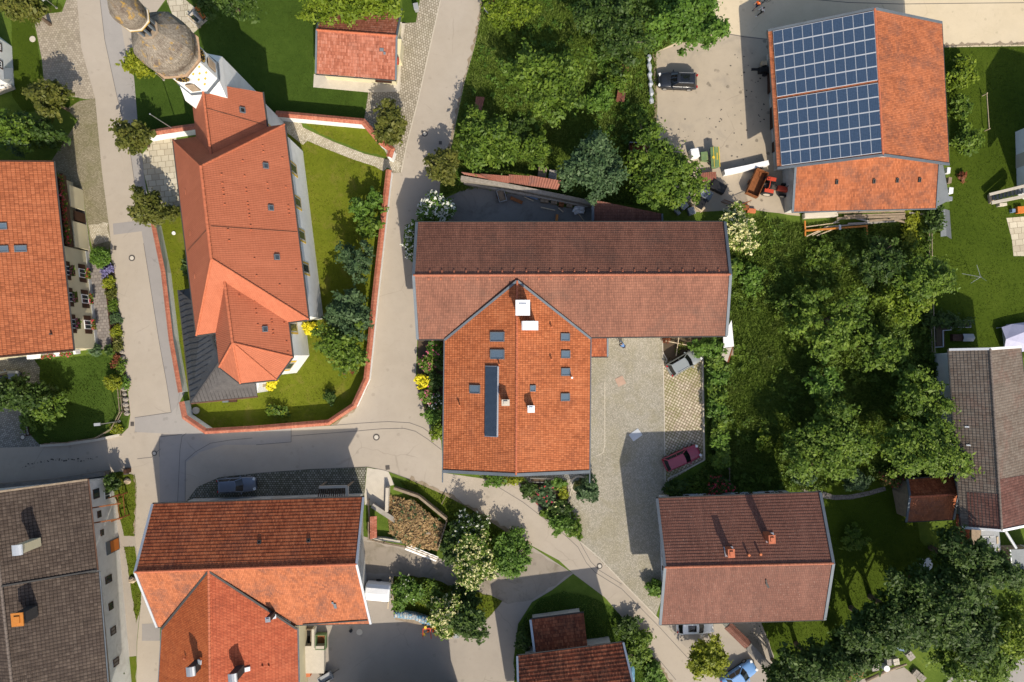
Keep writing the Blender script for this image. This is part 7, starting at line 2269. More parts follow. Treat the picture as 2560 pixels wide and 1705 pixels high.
for s in(-1,1):
 mb=MB();p=Vector((s*1.0,.15,.36));mb.tube([p-Vector((.08,0,0)),p+Vector((.08,0,0))],.36,16);wh=mb.build('wheel',M['rubber'],t)
 mb=MB();mb.tube([p-Vector((.09,0,0)),p+Vector((.09,0,0))],.2,10);mb.build('rim',M['yellow_paint'],wh)
mb=MB()
for i in range(9):mb.tube([(-1+i*.25,.2,.55),(-1+i*.25,.45,.08)],.02,5)
mb.build('coulters',M['iron'],t)
mb=MB();mb.bar((-.35,-.5,.7),(-.3,-1.15,.55),.08,.08);mb.bar((.35,-.5,.7),(.3,-1.15,.55),.08,.08);mb.build('hitch',M['green_paint'],t)
box_thing('feed_box','pale green metal box in front of the seed drill','box',1759,392,.8,1.0,.8,R(5),'green_paint')
box_thing('water_tank','white plastic tank glimpsed through the sprawling tree','tank',1735,385,1.0,1.1,1.1,R(12),'white_plastic',bev=.08)
c=W(1938,468,1.0);t=thing('tractor','red tractor with open roll frame under the barn annex eave','tractor',(c.x,c.y,0),None,R(-12),local=True)
mb=MB();mb.box((.95,0,.95),(1.5,.62,.62),taper=.9);mb.build('bonnet',M['red_paint'],t,bevel=.08)
mb=MB();mb.box((-.1,0,.75),(2.6,.45,.45));mb.build('chassis',M['iron'],t)
for s in(-1,1):
 mb=MB();p=Vector((-.75,s*.82,.75));mb.tube([p-Vector((0,.2,0)),p-Vector((0,.16,0)),p+Vector((0,.16,0)),p+Vector((0,.2,0))],[.66,.75,.75,.66],20);wh=mb.build('wheel',M['rubber'],t)
 mb=MB();mb.tube([p+Vector((0,s*.15,0)),p+Vector((0,s*.22,0))],.40,14);mb.build('rim',M['pale_concrete'],wh)
 mb=MB();p=Vector((1.25,s*.66,.45));mb.tube([p-Vector((0,.12,0)),p+Vector((0,.12,0))],.45,16);wh=mb.build('wheel',M['rubber'],t)
 mb=MB();mb.tube([p+Vector((0,s*.1,0)),p+Vector((0,s*.14,0))],.22,10);mb.build('rim',M['pale_concrete'],wh)
 mb=MB();mb.bar((-1.3,s*.72,1.45),(-.25,s*.72,1.52),.42,.08);mb.build('mudguard',M['red_paint'],t)
mb=MB();mb.box((-.7,0,1.25),(.45,.5,.12));mb.box((-.92,0,1.5),(.1,.5,.45));mb.build('seat',M['black'],t)
mb=MB();mb.tube([(-.05,0,1.2),(-.2,0,1.6)],.03,6);mb.tube([(-.2+.18*math.cos(a)*.5,.19*math.sin(a),1.62+.09*math.cos(a))for a in np.linspace(0,6.283,15)],.018,5,caps=False);mb.build('steering_wheel',M['black'],t)
mb=MB();mb.tube([(-1.1,-.6,1.2),(-1.1,-.6,2.3),(-1.1,.6,2.3),(-1.1,.6,1.2)],.05,6);mb.build('roll_frame',M['red_paint'],t)
mb=MB();mb.tube([(1.2,.2,1.2),(1.2,.2,1.9)],.05,8);mb.build('exhaust',M['iron'],t)
mb=MB()
for s in(-1,1):mb.bar((1.6,s*.4,.9),(2.5,s*.4,.5),.1,.1)
mb.bar((2.5,-.55,.5),(2.5,.55,.5),.12,.3);mb.build('front_loader',M['red_paint'],t)
c=W(945,1480,1.4);t=thing('trailer','white tarpaulin covered trailer beside the farmstead gable','trailer',(c.x,c.y,0),None,R(-5),local=True)
mb=MB()
prof=[(-.95,.5),(-1.0,1.2),(-.92,1.75),(-.55,2.05),(0,2.1),(.6,1.95),(.95,1.6),(1.0,1.1),(.95,.5)]
xs=(-1.45,-1.3,0,1.25,1.42)
vs=[]
for i,x in enumerate(xs):
 k=.94 if i in(0,4)else 1
 vs+=[Vector((x,y*k,.5+(z-.5)*k+.02*math.sin(i*2+j)))for j,(y,z)in enumerate(prof)]
m_=len(prof);fs=[(i*m_+j,i*m_+j+1,(i+1)*m_+j+1,(i+1)*m_+j)for i in range(4)for j in range(m_-1)]+[tuple(range(m_))[::-1],tuple(4*m_+j for j in range(m_))]
mb.mesh(vs,fs);mb.build('cover',M['white_paint'],t)
mb=MB();mb.box((0,0,.46),(2.9,1.9,.1));mb.bar((1.4,0,.45),(2.3,0,.4),.1,.1);mb.build('chassis',M['steel'],t)
for s in(-1,1):
 mb=MB();p=Vector((-.2,s*.95,.33));mb.tube([p-Vector((0,.1,0)),p+Vector((0,.1,0))],.33,16);mb.build('wheel',M['rubber'],t)
for i,(dx,y0,y1)in enumerate(((975,1442,1485),(980,1444,1510),(972,1482,1522))):
 a,b=W(dx,y0,.9),W(dx-2,y1,.5);mb=MB();mb.bar(a,b,.1,.07);tag(mb.build('plank',M['pale_wood'],loc=a),['sawn plank leaning at the trailer front, upper one','longest sawn plank between trailer and hedge','lower sawn plank beside the trailer'][i],'plank','planks beside the white trailer')
c=W(1076,1580,.9);t=thing('hay_tedder','folded red and yellow hay tedder with spring tines','hay tedder',(c.x,c.y,0),None,R(3),local=True)
mb=MB();mb.bar((-.85,.42,.9),(.85,.42,.9),.14,.14);mb.bar((-.85,.42,.9),(-.9,-.45,1.1),.1,.1);mb.bar((.85,.42,.9),(.9,-.45,1.1),.1,.1);mb.bar((0,.42,.9),(.02,-.9,.6),.1,.1);mb.bar((-.5,.75,.8),(-.85,.42,.9),.08,.08);mb.build('frame',M['red_paint'],t)
for x,y in((-.55,.58),(.58,.5),(-.78,-.25),(.66,-.3)):
 mb=MB();mb.cyl((x,y,.8),.17,.2,10);ro=mb.build('rotor',M['yellow_paint'],t)
 mb=MB()
 for k in range(5):
  a=k*1.2566+x;mb.tube([(x,y,.9),(x+math.cos(a)*.45,y+math.sin(a)*.45,.7)],.022,4)
 mb.build('tines',M['yellow_paint'],ro)
for s in(-.32,.28):
 mb=MB();p=Vector((s,-.02,.28));mb.tube([p-Vector((.09,0,0)),p+Vector((.09,0,0))],.28,14);mb.build('wheel',M['rubber'],t)
 mb=MB();mb.cyl((s,-.02,.62),.12,.1,10);mb.build('red_cap',M['cloth_orange'],t)
mb=MB();mb.tube([(-.9,-.5,1.1),(-.95,-1.0,.4)],.025,4);mb.tube([(.9,-.5,1.1),(.8,-1.0,.4)],.025,4);mb.build('guard_rods',M['red_paint'],t)
def bin_(label,px,py,mat,rz=0):
 c=W(px,py,.6);t=thing('wheelie_bin',label,'bin',(c.x,c.y,0),None,rz,local=True)
 mb=MB();P=[]
 for z,k in((.08,.42),(1.0,.58)):
  P+=[Vector((sx*k/2,sy*k*.62,z))for sx,sy in((-1,-1),(1,-1),(1,1),(-1,1))]
 mb.mesh(P,[(3,2,1,0),(4,5,6,7),(0,1,5,4),(1,2,6,5),(2,3,7,6),(3,0,4,7)]);mb.build('body',M[mat],t,bevel=.02)
 mb=MB();mb.box((0,.02,1.03),(.6,.76,.06));mb.build('lid',M[mat],t,bevel=.02)
 for s in(-1,1):
  mb=MB();mb.tube([(s*.2,.36,.1),(s*.27,.36,.1)],.1,10);mb.build('wheel',M['rubber'],t)
 return t
bin_('green wheelie bin under the lower flowering elder',1113,1583,'green_paint')
bin_('dark grey wheelie bin next to the green one',1142,1584,'grey_plastic')
bin_('dark bin standing on the lawn beside the tiled building',1041,20,'grey_plastic',.2)
c=W(1010,1290,0);t=thing('dung_heap','straw covered dung heap inside low walls','dung heap',c)
HP=[(972,1238),(1040,1250),(1112,1310),(1095,1376),(1020,1360),(975,1330)]
poly=[W2(*p)for p in HP]
gx=np.linspace(min(p[0]for p in poly),max(p[0]for p in poly),46);gy=np.linspace(min(p[1]for p in poly),max(p[1]for p in poly),46)
rg=np.random.default_rng(5)
cx_,cy_=np.mean([p[0]for p in poly]),np.mean([p[1]for p in poly])
X,Y=np.meshgrid(gx,gy);ins=in_poly(X,Y,poly)
Z=.75*np.clip(1-((X-cx_)**2+(Y-cy_)**2)/14,0,1)+rg.normal(0,.07,X.shape)+.25+.15*np.sin(X*1.7)*np.cos(Y*1.3)
mb=MB()
idx=lambda i,j:i*46+j
vs=[(X[i,j],Y[i,j],max(.05,Z[i,j]))for i in range(46)for j in range(46)]
fs=[(idx(i,j),idx(i,j+1),idx(i+1,j+1),idx(i+1,j))for i in range(45)for j in range(45)if ins[i,j]and ins[i+1,j]and ins[i,j+1]and ins[i+1,j+1]]
mb.mesh(vs,fs)
hm=NT('dung_and_straw');p=hm.pos();f=hm.noise(p,1.7,6,.72,.6)
hm.out(hm.ramp(f,[(.30,(.05,.032,.016)),(.45,(.16,.095,.042)),(.58,(.33,.21,.10)),(.72,(.45,.32,.15))]),.95,f,.8,.1)
mb.build('heap',hm.mat,t)
n=2600;x=rg.uniform(gx[0],gx[-1],n);y=rg.uniform(gy[0],gy[-1],n);k=in_poly(x,y,poly);x,y=x[k],y[k]
z=.75*np.clip(1-((x-cx_)**2+(y-cy_)**2)/14,0,1)+.30+.15*np.sin(x*1.7)*np.cos(y*1.3)
o=quads('loose_straw',np.stack([x,y,z],1),.11,M['straw'],t,rg,1.2);o['kind']='stuff'
k=rg.choice(len(x),60);o=quads('weeds',np.repeat(np.stack([x[k],y[k],z[k]],1),7,0)+rg.normal(0,.16,(420,3)),.1,M['leaf_blue'],t,rg,.6);o['kind']='stuff'
plain_wall('board topped wall on the upper side of the dung heap',[(984,1221),(1046,1242)],1.0,.28,'old_wood')
plain_wall('board topped wall on the right side of the dung heap',[(1046,1242),(1116,1299)],1.0,.26,'old_wood')
plain_wall('narrow plank wall at the lower right of the dung heap',[(1117,1302),(1095,1374)],.8,.12,'old_wood')
plain_wall('pale post wall at the left of the dung heap',[(968,1220),(966,1280)],1.0,.36,'pale_concrete')
plain_wall('broad concrete wall slanting through the dung heap',[(930,1264),(998,1308)],.9,.55,'concrete')
plain_wall('narrow concrete wall end inside the dung heap',[(998,1306),(1040,1330),(1076,1334)],.8,.24,'old_wood')
plain_wall('mossy concrete wall on the lower side of the dung heap',[(925,1347),(960,1349),(1022,1358)],.7,.32,'pale_concrete')
c=W(1062,1378,.2);t=thing('silage_cover','white plastic sheet weighed down with planks below the dung heap','plastic sheet',c)
mb=MB();A=[W(1018,1360,.5),W(1096,1392,.5),W(1090,1404,.1),W(1012,1374,.1)]
for k_ in range(12):
 a0_,a1_=lerp(A[0],A[1],k_/12),lerp(A[0],A[1],(k_+1)/12);b0_,b1_=lerp(A[3],A[2],k_/12),lerp(A[3],A[2],(k_+1)/12)
 dz=Vector((0,0,.07*(k_%2)));dz2=Vector((0,0,.07*((k_+1)%2)))
 mb.poly([b0_+dz,b1_+dz2,a1_+dz2,a0_+dz])
mb.build('sheet',M['white_paint'],t)
for k_ in(0.25,.6):
 mb=MB();mb.bar(lerp(A[0],A[3],k_)+Vector((0,0,.12)),lerp(A[1],A[2],k_)+Vector((0,0,.12)),.09,.06);mb.build('batten',M['pale_wood'],t)
c=W(934,1318,0);t=thing('lean_to','tiny tiled lean-to beside the farmstead gable','lean-to',c)
mb=MB();slope(mb,W(942,1290,1.6),W(942,1344,1.6),W(925,1348,2.2),W(925,1292,2.2),.25,.025,0,under=1);mb.build('roof',[M['chapel_tile'],M['brown_wood']],t)
mb=MB();a,b=W(938,1294,0),W(926,1342,0);mb.box(((a.x+b.x)/2,(a.y+b.y)/2,.8),(.5,abs(a.y-b.y)*.9,1.6));mb.build('wall',M['old_wood'],t)
fence('grey board fence along the farmstead gable',[(922,1250),(924,1300),(922,1346),(960,1356),(1015,1366)],1.1,'old_wood',3,2.2)
c=W(832,1228,0);t=thing('pergola','pale framed slatted canopy on the back of the farmstead','canopy',c)
z=3.0;q=[W(798,1218,z),W(868,1216,z),W(868,1246,z),W(790,1250,z)]
mb=MB();mb.bar(q[0],q[1],.3,.22);mb.bar(q[1],q[2],.34,.221);mb.build('frame',M['pale_concrete'],t)
mb=MB()
for k_ in range(14):mb.bar(lerp(q[0],q[1],(k_+.5)/14)-Vector((0,0,.1)),lerp(q[3],q[2],(k_+.5)/14)-Vector((0,0,.1)),.1,.06)
mb.build('slats',M['brown_wood'],t)
for k_ in(0,1):
 mb=MB();mb.box((q[k_].x,q[k_].y,z/2),(.16,.16,z));mb.build('post',M['old_wood'],t)
c=W(1035,1538,.4);t=thing('woodpile','long woodpile under a crumpled blue tarpaulin','woodpile',c)
top_,bot_=[(988,1526),(1010,1524),(1035,1528),(1062,1536),(1086,1544)],[(985,1545),(1010,1550),(1036,1552),(1060,1564),(1080,1566)]
def along(L_,u):
 u*=len(L_)-1;i=min(int(u),len(L_)-2);f=u-i
 return(L_[i][0]*(1-f)+L_[i+1][0]*f,L_[i][1]*(1-f)+L_[i+1][1]*f)
vs,fs=[],[]
NU,NV=44,8
for i in range(NU+1):
 A_,B_=along(top_,i/NU),along(bot_,i/NU)
 for j in range(NV+1):
  v_=j/NV;px_=A_[0]*(1-v_)+B_[0]*v_;py_=A_[1]*(1-v_)+B_[1]*v_
  zz=1.0*math.sin(math.pi*min(1,max(0,.08+v_*.84)))**.5+.10*math.sin(i*1.9)*(1 if j not in(0,NV)else 0)+random.uniform(-.04,.04)
  if j in(0,NV):zz=.1
  vs.append(W(px_,py_,max(.06,zz)))
for i in range(NU):
 for j in range(NV):fs.append((i*(NV+1)+j,i*(NV+1)+j+1,(i+1)*(NV+1)+j+1,(i+1)*(NV+1)+j))
tm=NT('faded_blue_tarp');p=tm.pos()
tm.out(tm.mix(tm.mr(tm.noise(p,2.6,4,.65),.45,.6),(.11,.25,.36),(.40,.38,.34)),.55,tm.noise(p,5,3),.6,.05)
mb=MB();mb.mesh(vs,[tuple(reversed(f))for f in fs]);mb.build('tarpaulin',tm.mat,t)
mb=MB();mb.bar(W(990,1540,.3),W(1070,1556,.3),.7,.5);mb.build('logs',M['old_wood'],t)
c=W(1578,1690,.5);t=thing('woodpile','bright blue tarpaulin over a pile beside the bottom cottage','woodpile',c)
mb=MB();mb.blob((c.x,c.y,.35),(.45,1.5,.7),12,jit=.12,seed=5);mb.build('tarpaulin',M['blue_tarp'],t)
mb=MB();mb.blob((W(1575,1645,.3).x,W(1575,1645,.3).y,.25),(.7,.55,.35),10,jit=.25,seed=6);mb.build('brushwood',M['pale_wood'],t)
box_thing('ramp','pale concrete loading platform beside the farmstead wing','platform',784,1645,2.7,3.2,.9,R(0),'pale_concrete')
box_thing('wall','pale concrete pillar wall between pit and green crate','wall',786,1592,.3,2.3,1.3,0,'pale_concrete')
box_thing('wall','narrow pale wall strip along the farmstead wing','wall',755,1630,.5,6.5,1.4,0,'pale_concrete')
t=open_box('green framed crate with earth beside the farmstead eave','crate','crate',803,1603,1.2,1.75,.8,R(90),'green_paint','rust',.1)
t=open_box('dark pit box with orange lining beside the farmstead','pit_box','box',769,1592,.95,1.9,.5,R(88),'old_wood','dark',.02)
c=W(769,1668,.7);t=thing('flower_pot','large terracotta pot at the farmstead wing','pot',(c.x,c.y,0),None,0,local=True)
mb=MB();mb.lathe([(.26,0),(.42,.75),(.46,.75),(.46,.85),(.38,.85),(.36,.7),(0,.7)],18,cap=False);mb.build('pot',M['clay_pot'],t,smooth=False)
box_thing('chest','pinkish chest below the terracotta pot','chest',770,1684,.7,.5,.7,.1,'clay_pot')
t=open_box('grey barrow trailer at the bottom edge of the farmyard','trailer','trailer',814,1695,.9,1.7,.4,R(30),'grey_plastic','grey_plastic',.4,wheels=2)
for i,(x,y,w,l,rz)in enumerate(((752,1650,.3,1.7,.3),(764,1652,.35,1.2,-.3))):
 box_thing('plank',['rusty brown board leaning at the farmstead wing','pale board pile beside the terracotta pot'][i],'plank',x,y,w,l,.3,rz,['rust','old_wood'][i],.5)
c=W(877,1577,.3);mb=MB();mb.lathe([(.13,0),(.2,.35),(.17,.35),(.15,.3),(0,.3)],12,(c.x,c.y,0),cap=False);t=mb.build('planter',M['black'],loc=(c.x,c.y,0));tag(t,'small dark planter with a dry stalk below the farmstead eave','planter')
def sheet(label,px4,z,mat='rust_sheet',waves=10,name='corrugated_sheet',cat='metal sheet',group=None,amp=.03,zs=None):
 zs=zs or[z]*4
 q=[W(x,y,zz)for(x,y),zz in zip(px4,zs)]
 c=sum(q,Vector())/4
 n=(q[1]-q[0]).cross(q[3]-q[0]).normalized()
 if n.z<0:n=-n
 mb=MB()
 K=waves*4
 rows=[]
 for i in range(K+1):
  u=i/K;o=n*(amp*math.sin(u*waves*2*math.pi))
  rows.append((lerp(q[0],q[1],u)+o,lerp(q[3],q[2],u)+o))
 for(a,b),(c_,d_)in zip(rows[:-1],rows[1:]):
  mb.poly([a,c_,d_,b]);mb.poly([b-n*.015,d_-n*.015,c_-n*.015,a-n*.015])
 return tag(mb.build(name,M[mat],loc=(c.x,c.y,min(zs))),label,cat,group)
sheet('long reddish corrugated sheet between two orchard trees',[(1554,162),(1573,160),(1561,255),(1540,254)],.5,waves=8)
sheet('small brown slatted pallet lying in the orchard grass',[(1584,292),(1606,292),(1606,322),(1584,322)],.25,'old_wood',6,'pallet','pallet')
sheet('reddish plate lying near the pale green street tree',[(1190,241),(1212,243),(1204,276),(1186,272)],.4,'rust_sheet',4)
sheet('red corrugated sheet beside the seed drill',[(1752,432),(1790,429),(1791,449),(1752,454)],.7,'rust_sheet',7)
for i,(q,lb)in enumerate((([(1152,430),(1200,436),(1222,448),(1160,436)],'leftmost rusty sheet on the rubble wall'),([(1200,434),(1272,440),(1272,458),(1222,450)],'rusty sheet with a pale square beside the pale green tree'),([(1272,436),(1324,440),(1320,464),(1272,456)],'bright rust streaked sheet in the middle of the rubble wall'),([(1324,438),(1404,452),(1394,474),(1320,464)],'rightmost reddish sheet under the blue green tree'))):
 sheet(lb,q,1.9,waves=12,group='rusty sheets along the rubble wall',zs=[2.1,2.1,1.8,1.8])
def brick_stack(label,px,py,w,l,h,rz,mat='old_wood',n=4,group=None,name='tile_pallet',cat='pallet'):
 c=W(px,py,h*.8);t=thing(name,label,cat,(c.x,c.y,0),group,rz,local=True)
 rr=random.Random(int(px));mb=MB()
 for i in range(n):
  for j in range(max(2,int(l/.3))):
   L_=max(2,int(l/.3))
   mb.box(((i+.5)/n*w-w/2,(j+.5)/L_*l-l/2,.14+(h-.14)*rr.uniform(.86,1)/2),(w/n*.95,l/L_*.93,(h-.14)*rr.uniform(.9,1)))
 mb.build('stack',M[mat],t)
 mb=MB()
 for s in(-1,0,1):mb.box((s*w*.4,0,.06),(.1,l,.12))
 mb.build('base',M['old_wood'],t)
 return t
brick_stack('left pallet of stacked old roof tiles by the rubble wall',1356,431,1.0,1.2,1.1,R(-8),'old_wood')
brick_stack('right pallet of stacked old roof tiles by the rubble wall',1382,437,.95,1.1,1.0,R(-8),'concrete')
for i,(x,y,w,l,m,lb)in enumerate(((1362,497,.95,.9,'old_wood','leftmost panel stack behind the long barn'),(1386,500,.75,.95,'old_wood','second panel stack behind the long barn'),(1404,506,.6,1.0,'rust','brownish panel stack behind the long barn'),(1424,510,.7,.8,'old_wood','rightmost panel stack behind the long barn'))):
 brick_stack(lb,x,y,w,l,.7,R(-8),m,2,'stacked panels behind the barn','panel_stack','stack')
for i,(a,b,w,m,lb)in enumerate((((1352,518),(1388,526),.12,'pale_wood','pale batten in front of the panel stacks'),((1276,494),(1306,507),.38,'rust','rusty orange girder lying in the weeds'),((1300,483),(1345,497),.28,'blue_panel','bluish board along the rubble wall'),((1310,492),(1334,503),.07,'pale_wood','thin pale stick beside the bluish board'),((1396,520),(1408,530),.1,'pale_wood','short pale batten below the panel stacks'),((1446,534),(1460,552),.08,'pale_wood','thin grey pole near the dark shed'),((1393,536),(1391,556),.3,'orange_paint','orange post at the barn eave'))):
 p_,q_=W(*a,.4),W(*b,.4);mb=MB();mb.bar(p_,q_,w,.1);tag(mb.build('beam',M[m],loc=p_),lb,'beam')
c=W(1446,526,.3);mb=MB();mb.blob((c.x,c.y,.3),(.75,.5,.35),9,jit=.35,seed=9);tag(mb.build('plastic_sheet',M['white_plastic'],loc=(c.x,c.y,0)),'crumpled white plastic sheet beside the dark shed','plastic sheet')
c=W(1626,200,.4);mb=MB();P_=[W(1622+i*.5+1.0*math.sin(i*1.7),138+i*8,.4)for i in range(16)]
mb.tube(P_,[.22+.1*math.sin(i*2.3)for i in range(16)],7);tag(mb.build('plastic_roll',M['pale_zinc'],loc=P_[0]),'crumpled translucent plastic lying along the farmyard edge','plastic sheet')
for i,(x,y,w,l,h,rz,m,nm,lb)in enumerate(((1742,520-8,.75,2.0,.6,R(50),'pale_wood','chest','ochre long chest beside the grey crates'),(1706,512,.9,1.2,.8,R(40),'grey_plastic','crate','grey hollow crate, upper of the crates by the trees'),(1690,526,.45,1.3,.5,R(40),'grey_plastic','crate','narrow grey crate nearest the dark shed'),(1728,528,.8,.9,.6,R(20),'grey_plastic','crate','pale grey crate next to the elder'),(1795,468,1.1,1.8,.9,R(62),'black','trough','black trough standing on the concrete farmyard'),(1752,508,.9,1.5,.7,R(-30),'black','tank','dark grey tank lying beside the ochre chest'),(1770,490,.8,1.1,.8,R(-30),'zinc','tank','grey metal tank below the black trough'))):
 box_thing(nm,lb,nm,x,y,w,l,h,rz,m,bev=.05)
c=W(1762,484,.9);mb=MB();mb.lathe([(.45,.0),(.46,.9),(.4,.9),(.38,.5),(0,.5)],16,(c.x,c.y,0),cap=False);tag(mb.build('drum',M['steel'],loc=(c.x,c.y,0)),'shiny open steel drum among the scrap','drum')
def gate(label,a,b,h,mat='rust',n=14,name='mesh_gate'):
 p_,q_=W(*a,0),W(*b,0);t=thing(name,label,'gate',p_)
 z=Vector((0,0,1));mb=MB();mb.bar(p_+z*h,q_+z*h,.05,.05);mb.bar(p_+z*.1,q_+z*.1,.05,.05);mb.build('rail',M[mat],t)
 mb=MB()
 for k_ in range(n+1):
  r_=lerp(p_,q_,k_/n);mb.bar(r_+z*.1,r_+z*h,.03,.03)
 mb.build('bars',M[mat],t)
gate('rusty barred gate left of the cream elder top',(1802,505),(1838,518),1.3)
gate('rusty barred gate beside the tipping trailer',(1838,520),(1870,506),1.3)
box_thing('crate','rusty orange crate in front of the barred gates','crate',1858,518,1.3,.6,.4,R(-8),'rust')
box_thing('crate','pinkish box on the meadow edge by the elder','crate',1878,527,1.0,.5,.4,R(-6),'clay_pot')
c=W(1907,175,.6);t=thing('trailer','black low machine with drawbar under the left barn eave','trailer',(c.x,c.y,0),None,R(3),local=True)
mb=MB();mb.box((.2,0,.55),(1.5,.8,.5),taper=.8);mb.build('body',M['black'],t,bevel=.05)
mb=MB();mb.bar((-.5,.1,.6),(-1.35,.15,.6),.25,.2);mb.build('drawbar',M['black'],t)
for s in(-1,1):
 mb=MB();p=Vector((.3,s*.5,.3));mb.tube([p-Vector((0,.08,0)),p+Vector((0,.08,0))],.3,14);mb.build('wheel',M['rubber'],t)
box_thing('crate','light brown crate above the black machine','crate',1909,160,.6,.55,.7,R(8),'pale_wood')
TB=[((1990,640),(2010,600),.12),]
BM=[((2095,531),(2262,527),.24,.9),((2110,540),(2263,534),.22,.75),((2092,546),(2262,540),.26,.8),((2130,543),(2172,553),.2,.55),((2172,552),(2264,545),.26,.6),((2235,549),(2266,556),.22,.6),((2120,559),(2240,553),.16,.45),((2060,568),(2200,556),.16,.4),((2016,591),(2070,566),.12,.5),((2031,588),(2068,570),.12,.45),((2042,589),(2096,568),.12,.5),((2272,532),(2312,536),.2,.5),((2083,558),(2102,547),.14,.5),((2010,568),(2098,556),.1,.35)]
BL=['uppermost long beam against the annex wall','second long beam against the annex wall','broad beam just below the upper pair','short crossing board in the middle of the timber pile','pale thick plank on the right of the timber pile','short plank ending the timber pile on the right','grey plank along the lower timber pile','long grey plank at the lower left','long thin batten reaching to the lower left','second thin batten beside the longest one','third thin batten under the orange frame','separate plank right of the timber pile','short slanting batten left of the broad beam','thin grey pole above the orange frame']
for(a,b,w,z),lb in zip(BM,BL):
 p_,q_=W(*a,z),W(*b,z);mb=MB();mb.bar(p_,q_,w,.12)
 tag(mb.build('timber_beam',M['old_wood' if w>.2 else 'pale_wood' if w<.13 else 'concrete'],loc=p_,bevel=.01),lb,'beam','timber pile below the barn annex')
c=W(2012,575,0);t=thing('steel_frame','orange steel frame lying under the timber pile','steel frame',c)
mb=MB();mb.bar(W(2012,577,.6),W(2168,565,.6),.2,.2);mb.build('beam',M['orange_paint'],t)
for a,b in(((2012,552),(2013,590)),((2166,562),(2168,588))):
 mb=MB();mb.bar(W(*a,.6),W(*b,.5),.16,.18);mb.build('upright',M['orange_paint'],t)
mb=MB();mb.bar(W(2100,562,.74),W(2100,574,.74),.26,.06);mb.build('clamp',M['pale_zinc'],t)
box_thing('rubble_wall','crumbling pale wall remains under the annex eave','wall',2050,538,4.0,.6,.8,R(3),'pale_concrete',bev=.08)
c=W(2364,560,.4);t=thing('metal_trough','bent grey metal trough lying on the lawn edge','trough',c)
a,b,c_,d_=W(2350,524,.5),W(2362,522,.35),W(2366,590,.3),W(2352,592,.6);e_,f_=W(2374,526,.6),W(2379,598,.6)
mb=MB();mb.poly([d_,c_,b,a]);mb.poly([c_,f_,e_,b]);mb.build('sheet',M['grey_sheet'],t)
for i,(x,y,w,l,h,m)in enumerate(((2366,428,.4,.7,.9,'white_plastic'),(2370,452,.4,.7,.8,'old_wood'),(2372,478,.5,.7,.9,'white_paint'),(2372,498,.45,.5,.7,'steel'))):
 box_thing('crate',['topmost white crate beside the annex gable','brown crate beside the annex gable','white box with dark slot beside the annex gable','shiny metal box lowest beside the annex gable'][i],'crate',x,y,w,l,h,R(-6),m,.2)
c=W(2428,696,0);t=thing('clothes_dryer','folded out rotary clothes dryer on the right lawn','clothes dryer',c)
top=W(2432,690,1.9)
mb=MB();mb.tube([c,Vector((c.x,c.y,1.75))],.03,8);mb.build('pole',M['steel'],t)
hub=Vector((c.x,c.y,1.6))
for x,y in((2405,684),(2466,702),(2442,662),(2427,708)):
 e_=W(x,y,2.1);mb=MB();mb.tube([hub,e_],.022,6);mb.build('arm',M['steel'],t)
c=W(2500,480,0);t=thing('outdoor_stairs','dark outdoor stairs with pale side walls at the right edge','stairs',c)
for a,b,w in(((2480,484),(2570,462),.3),((2486,505),(2570,488),.34)):
 p_,q_=W(*a,1.2),W(*b,2.6);p_.z,q_.z=.7,2.2;mb=MB();mb.bar(p_,q_,w,.5);mb.build('side_wall',M['pale_concrete'],t)
for k_ in range(9):
 x=2484+k_*9.5;z_=.35+.2*k_
 p_,q_=W(x,486-k_*2.3,z_),W(x+1,500-k_*2.2,z_);mb=MB();mb.bar(p_,q_,.36,.08);mb.build('tread',M['zinc'],t)
box_thing('stone_block','pale stone block at the foot of the outdoor stairs','block',2477,497,.55,1.1,.3,R(8),'rock')
box_thing('wall','low pale wall below the outdoor stairs','wall',2504,512,.9,.35,.6,R(5),'pale_concrete')
box_thing('table','orange wooden box seat on the terrace','box',2550,525,.9,.8,.5,R(3),'orange_wood')
box_thing('tool_box','small pale blue box on the terrace','box',2531,527,.4,.4,.5,0,'blue_panel')
box_thing('wall','pale wall piece at the far right house','wall',2555,400,.4,1.6,1.5,0,'pale_concrete')
c=W(2345,840,.3);t=thing('raised_bed','L shaped raised bed with pale boards beside the meadow','raised bed',c)
L_=[(2335,805),(2377,805),(2377,825),(2357,826),(2358,867),(2337,868)]
mb=MB()
for a,b in zip(L_,L_[1:]+L_[:1]):mb.bar(W(*a,.4),W(*b,.4),.07,.1)
mb.build('frame',M['pale_zinc'],t)
mb=MB();mb.prism([W2(*p)for p in L_],0,.34);mb.build('earth',M['soil'],t)
t=open_box('grey cold frame with an open lid on the right lawn','cold_frame','cold frame',2407,810,.85,1.75,.4,R(-1),'grey_plastic','soil',.0)
c=W(2407,844,.4);t=thing('cold_frame','dark cold frame half covered by a pale lid','cold frame',(c.x,c.y,0),None,0,local=True)
mb=MB();mb.box((0,0,.2),(2.5,.85,.4),taper=.94);mb.build('box',M['brown_wood'],t)
mb=MB();mb.poly([(.0,-.45,.42),(1.25,-.45,.42),(1.35,0,.62),(.0,0,.62)]);mb.poly([(.0,0,.62),(1.35,0,.62),(1.25,.45,.42),(.0,.45,.42)]);mb.build('lid',M['grey_plastic'],t)
c=W(2535,840,.8);t=thing('tarpaulin_tent','pale lilac tarpaulin draped over garden furniture at the right','tarpaulin',c)
pk=[W(2515,848,1.5),W(2600,815,1.6)]
ed=[W(2504,818,.9),W(2530,810,.9),W(2600,800,.9),W(2610,870,.8),W(2540,882,.5),W(2510,876,.5),W(2508,850,.6)]
mb=MB()
